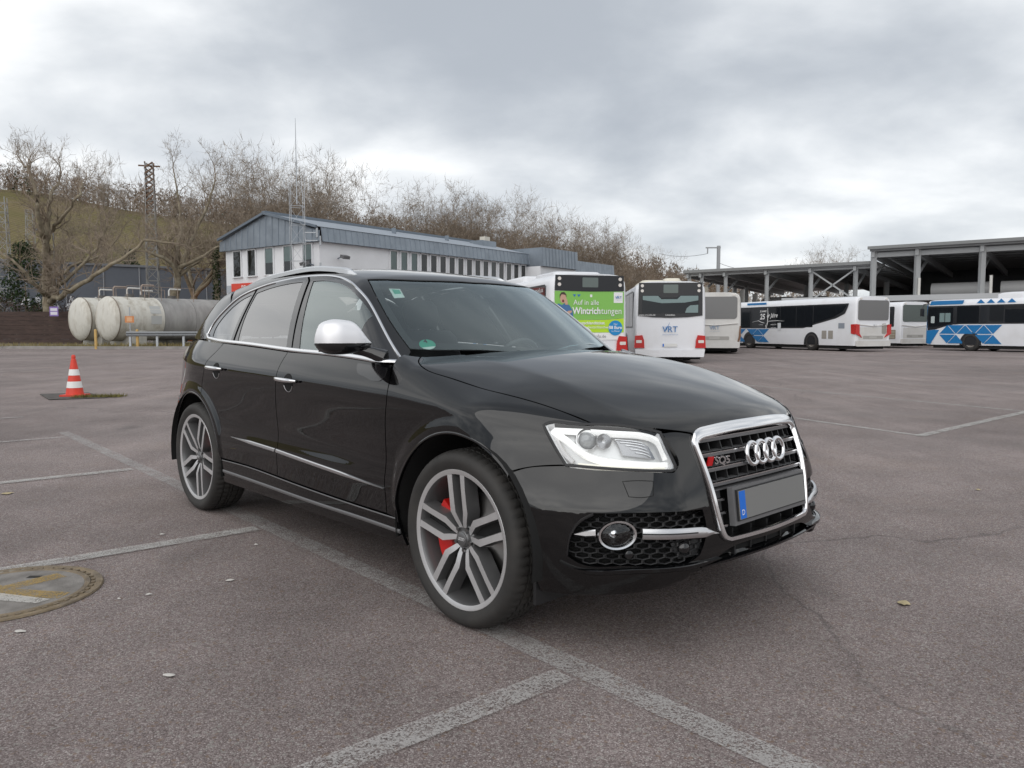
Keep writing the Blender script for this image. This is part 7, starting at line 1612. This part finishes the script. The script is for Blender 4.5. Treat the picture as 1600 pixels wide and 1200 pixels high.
def seat(x,y,w=.50,back=.62):
    r=empty('seat',(x,y,.36),0,car)
    m=MB(); rbox(m,(-.22,-w/2,.14),(.30,w/2,.30)); m.build('seat_cushion',CAB2,r,50)
    b=empty('seat_back',(-.20,0,.26),0,r); b.rotation_euler=(0,R(-20),0)
    m=MB(); rbox(m,(-.07,-w/2,0),(.07,w/2,back),.06); m.build('back_cushion',CAB2,b,50)
    m=MB(); rbox(m,(-.055,-.135,back+.03),(.055,.135,back+.23),.05); m.build('head_restraint',CAB2,b,60)
    m=MB(); m.tube([(0,-.05,back-.02),(0,-.05,back+.06)],.007,8); m.tube([(0,.05,back-.02),(0,.05,back+.06)],.007,8); m.build('restraint_posts',CHROME,b,60)
for y in(-.37,.37): seat(-.15,y)
for y in(-.42,0,.42): seat(-.98,y,.42,.56)
m=MB(); m.tube([(.43,0,1.44),(.40,0,1.40)],.008,8); m.prism([(-.12,1.33),(.12,1.33),(.13,1.37),(.11,1.40),(-.11,1.40),(-.13,1.37)],'x',.37,.40); m.build('interior_mirror',CAB,car,40)
hdl=[(-1.45,-.50,1.5),(-.9,-.56,1.5),(-.2,-.56,1.5),(.22,-.52,1.5)]
panel('headliner',path(hdl,[(.22,-.52,1.5),(.38,-.2,1.5),(.38,.2,1.5),(.22,.52,1.5)],[(x,-y,z) for x,y,z in hdl][::-1],[(-1.45,.50,1.5),(-1.45,-.50,1.5)]),TOP,FG,mat('headliner_grey',(.46,.46,.45),.9),car,res=.08,off=-.035,thick=0,edge=0)
# screen stickers
def decal(name,P,F,mt,par,off,d=(-.45,0,-.9)): return panel(name,path(*[[P[i],P[(i+1)%len(P)]] for i in range(len(P))],res=.01) if len(P)<10 else np.array(P),d,F,mt,par,res=.03,off=off,thick=0,edge=0,gap=0)
SW=mat('sticker_white',(.72,.80,.77),.4); SG=mat('sticker_green',(.05,.42,.30),.4); SB=mat('sticker_black',(.01,.02,.02),.5)
st=[(.373,-.558,1.440),(.400,-.503,1.441),(.470,-.521,1.394),(.453,-.577,1.389)]; decal('toll_sticker',st,FG,SW,wsh,-.0075)
decal('toll_sticker_print',[(.382,-.548,1.43),(.403,-.512,1.43),(.435,-.520,1.41),(.425,-.555,1.41)],FG,SG,wsh,-.0068)
def ell(c,a,b,u,v,n=24): c=np.array(c);u=np.array(u);v=np.array(v); return [tuple(c+u*a*math.cos(q)+v*b*math.sin(q)) for q in np.linspace(0,2*PI,n+1)[:-1]]
cc=(.795,-.621,1.150); U=np.array((.28,.95,0));U/=np.linalg.norm(U); Vv=np.array((-.80,.2,.55)); Vv/=np.linalg.norm(Vv)
decal('emission_sticker',ell(cc,.040,.040,U,Vv),FG,SG,wsh,-.0070)
P=ell(cc,.040,.040,U,Vv); low=[p for i,p in enumerate(P) if math.sin(2*PI*i/24)<-.28]; decal('emission_sticker_field',low+[] if len(low)>9 else low,FG,SW,wsh,-.0064)
q4=Matrix.Translation(onto(np.array([[.775,-.618,1.163]]),FG)[0])
nn=nrm(grad(FG,np.array([[.775,-.618,1.163]])))[0]; zz_=Vector(nn); xx_=Vector(U); xx_=(xx_-zz_*xx_.dot(zz_)).normalized(); yy_=zz_.cross(xx_); Mx=Matrix((( xx_.x,yy_.x,zz_.x,0),(xx_.y,yy_.y,zz_.y,0),(xx_.z,yy_.z,zz_.z,0),(0,0,0,1)))
text_mesh('emission_number','4',.042,SB,wsh,q4@Matrix.Translation(zz_*-.0055)@Mx,bold=.0006)
m=MB(); V=[]
for k in range(17):
    y=-.72+1.44*k/16; xr_=float(Spl([-.72,-.5,-.25,0,.25,.5,.72],[.79,.90,.97,1.0,.97,.90,.79])(y)); V+=[(xr_-.05,y,1.085),(xr_+.06,y,1.075)]
m.add(V,[(k*2,k*2+1,k*2+3,k*2+2) for k in range(16)]); m.build('cowl',SATBLK,car)
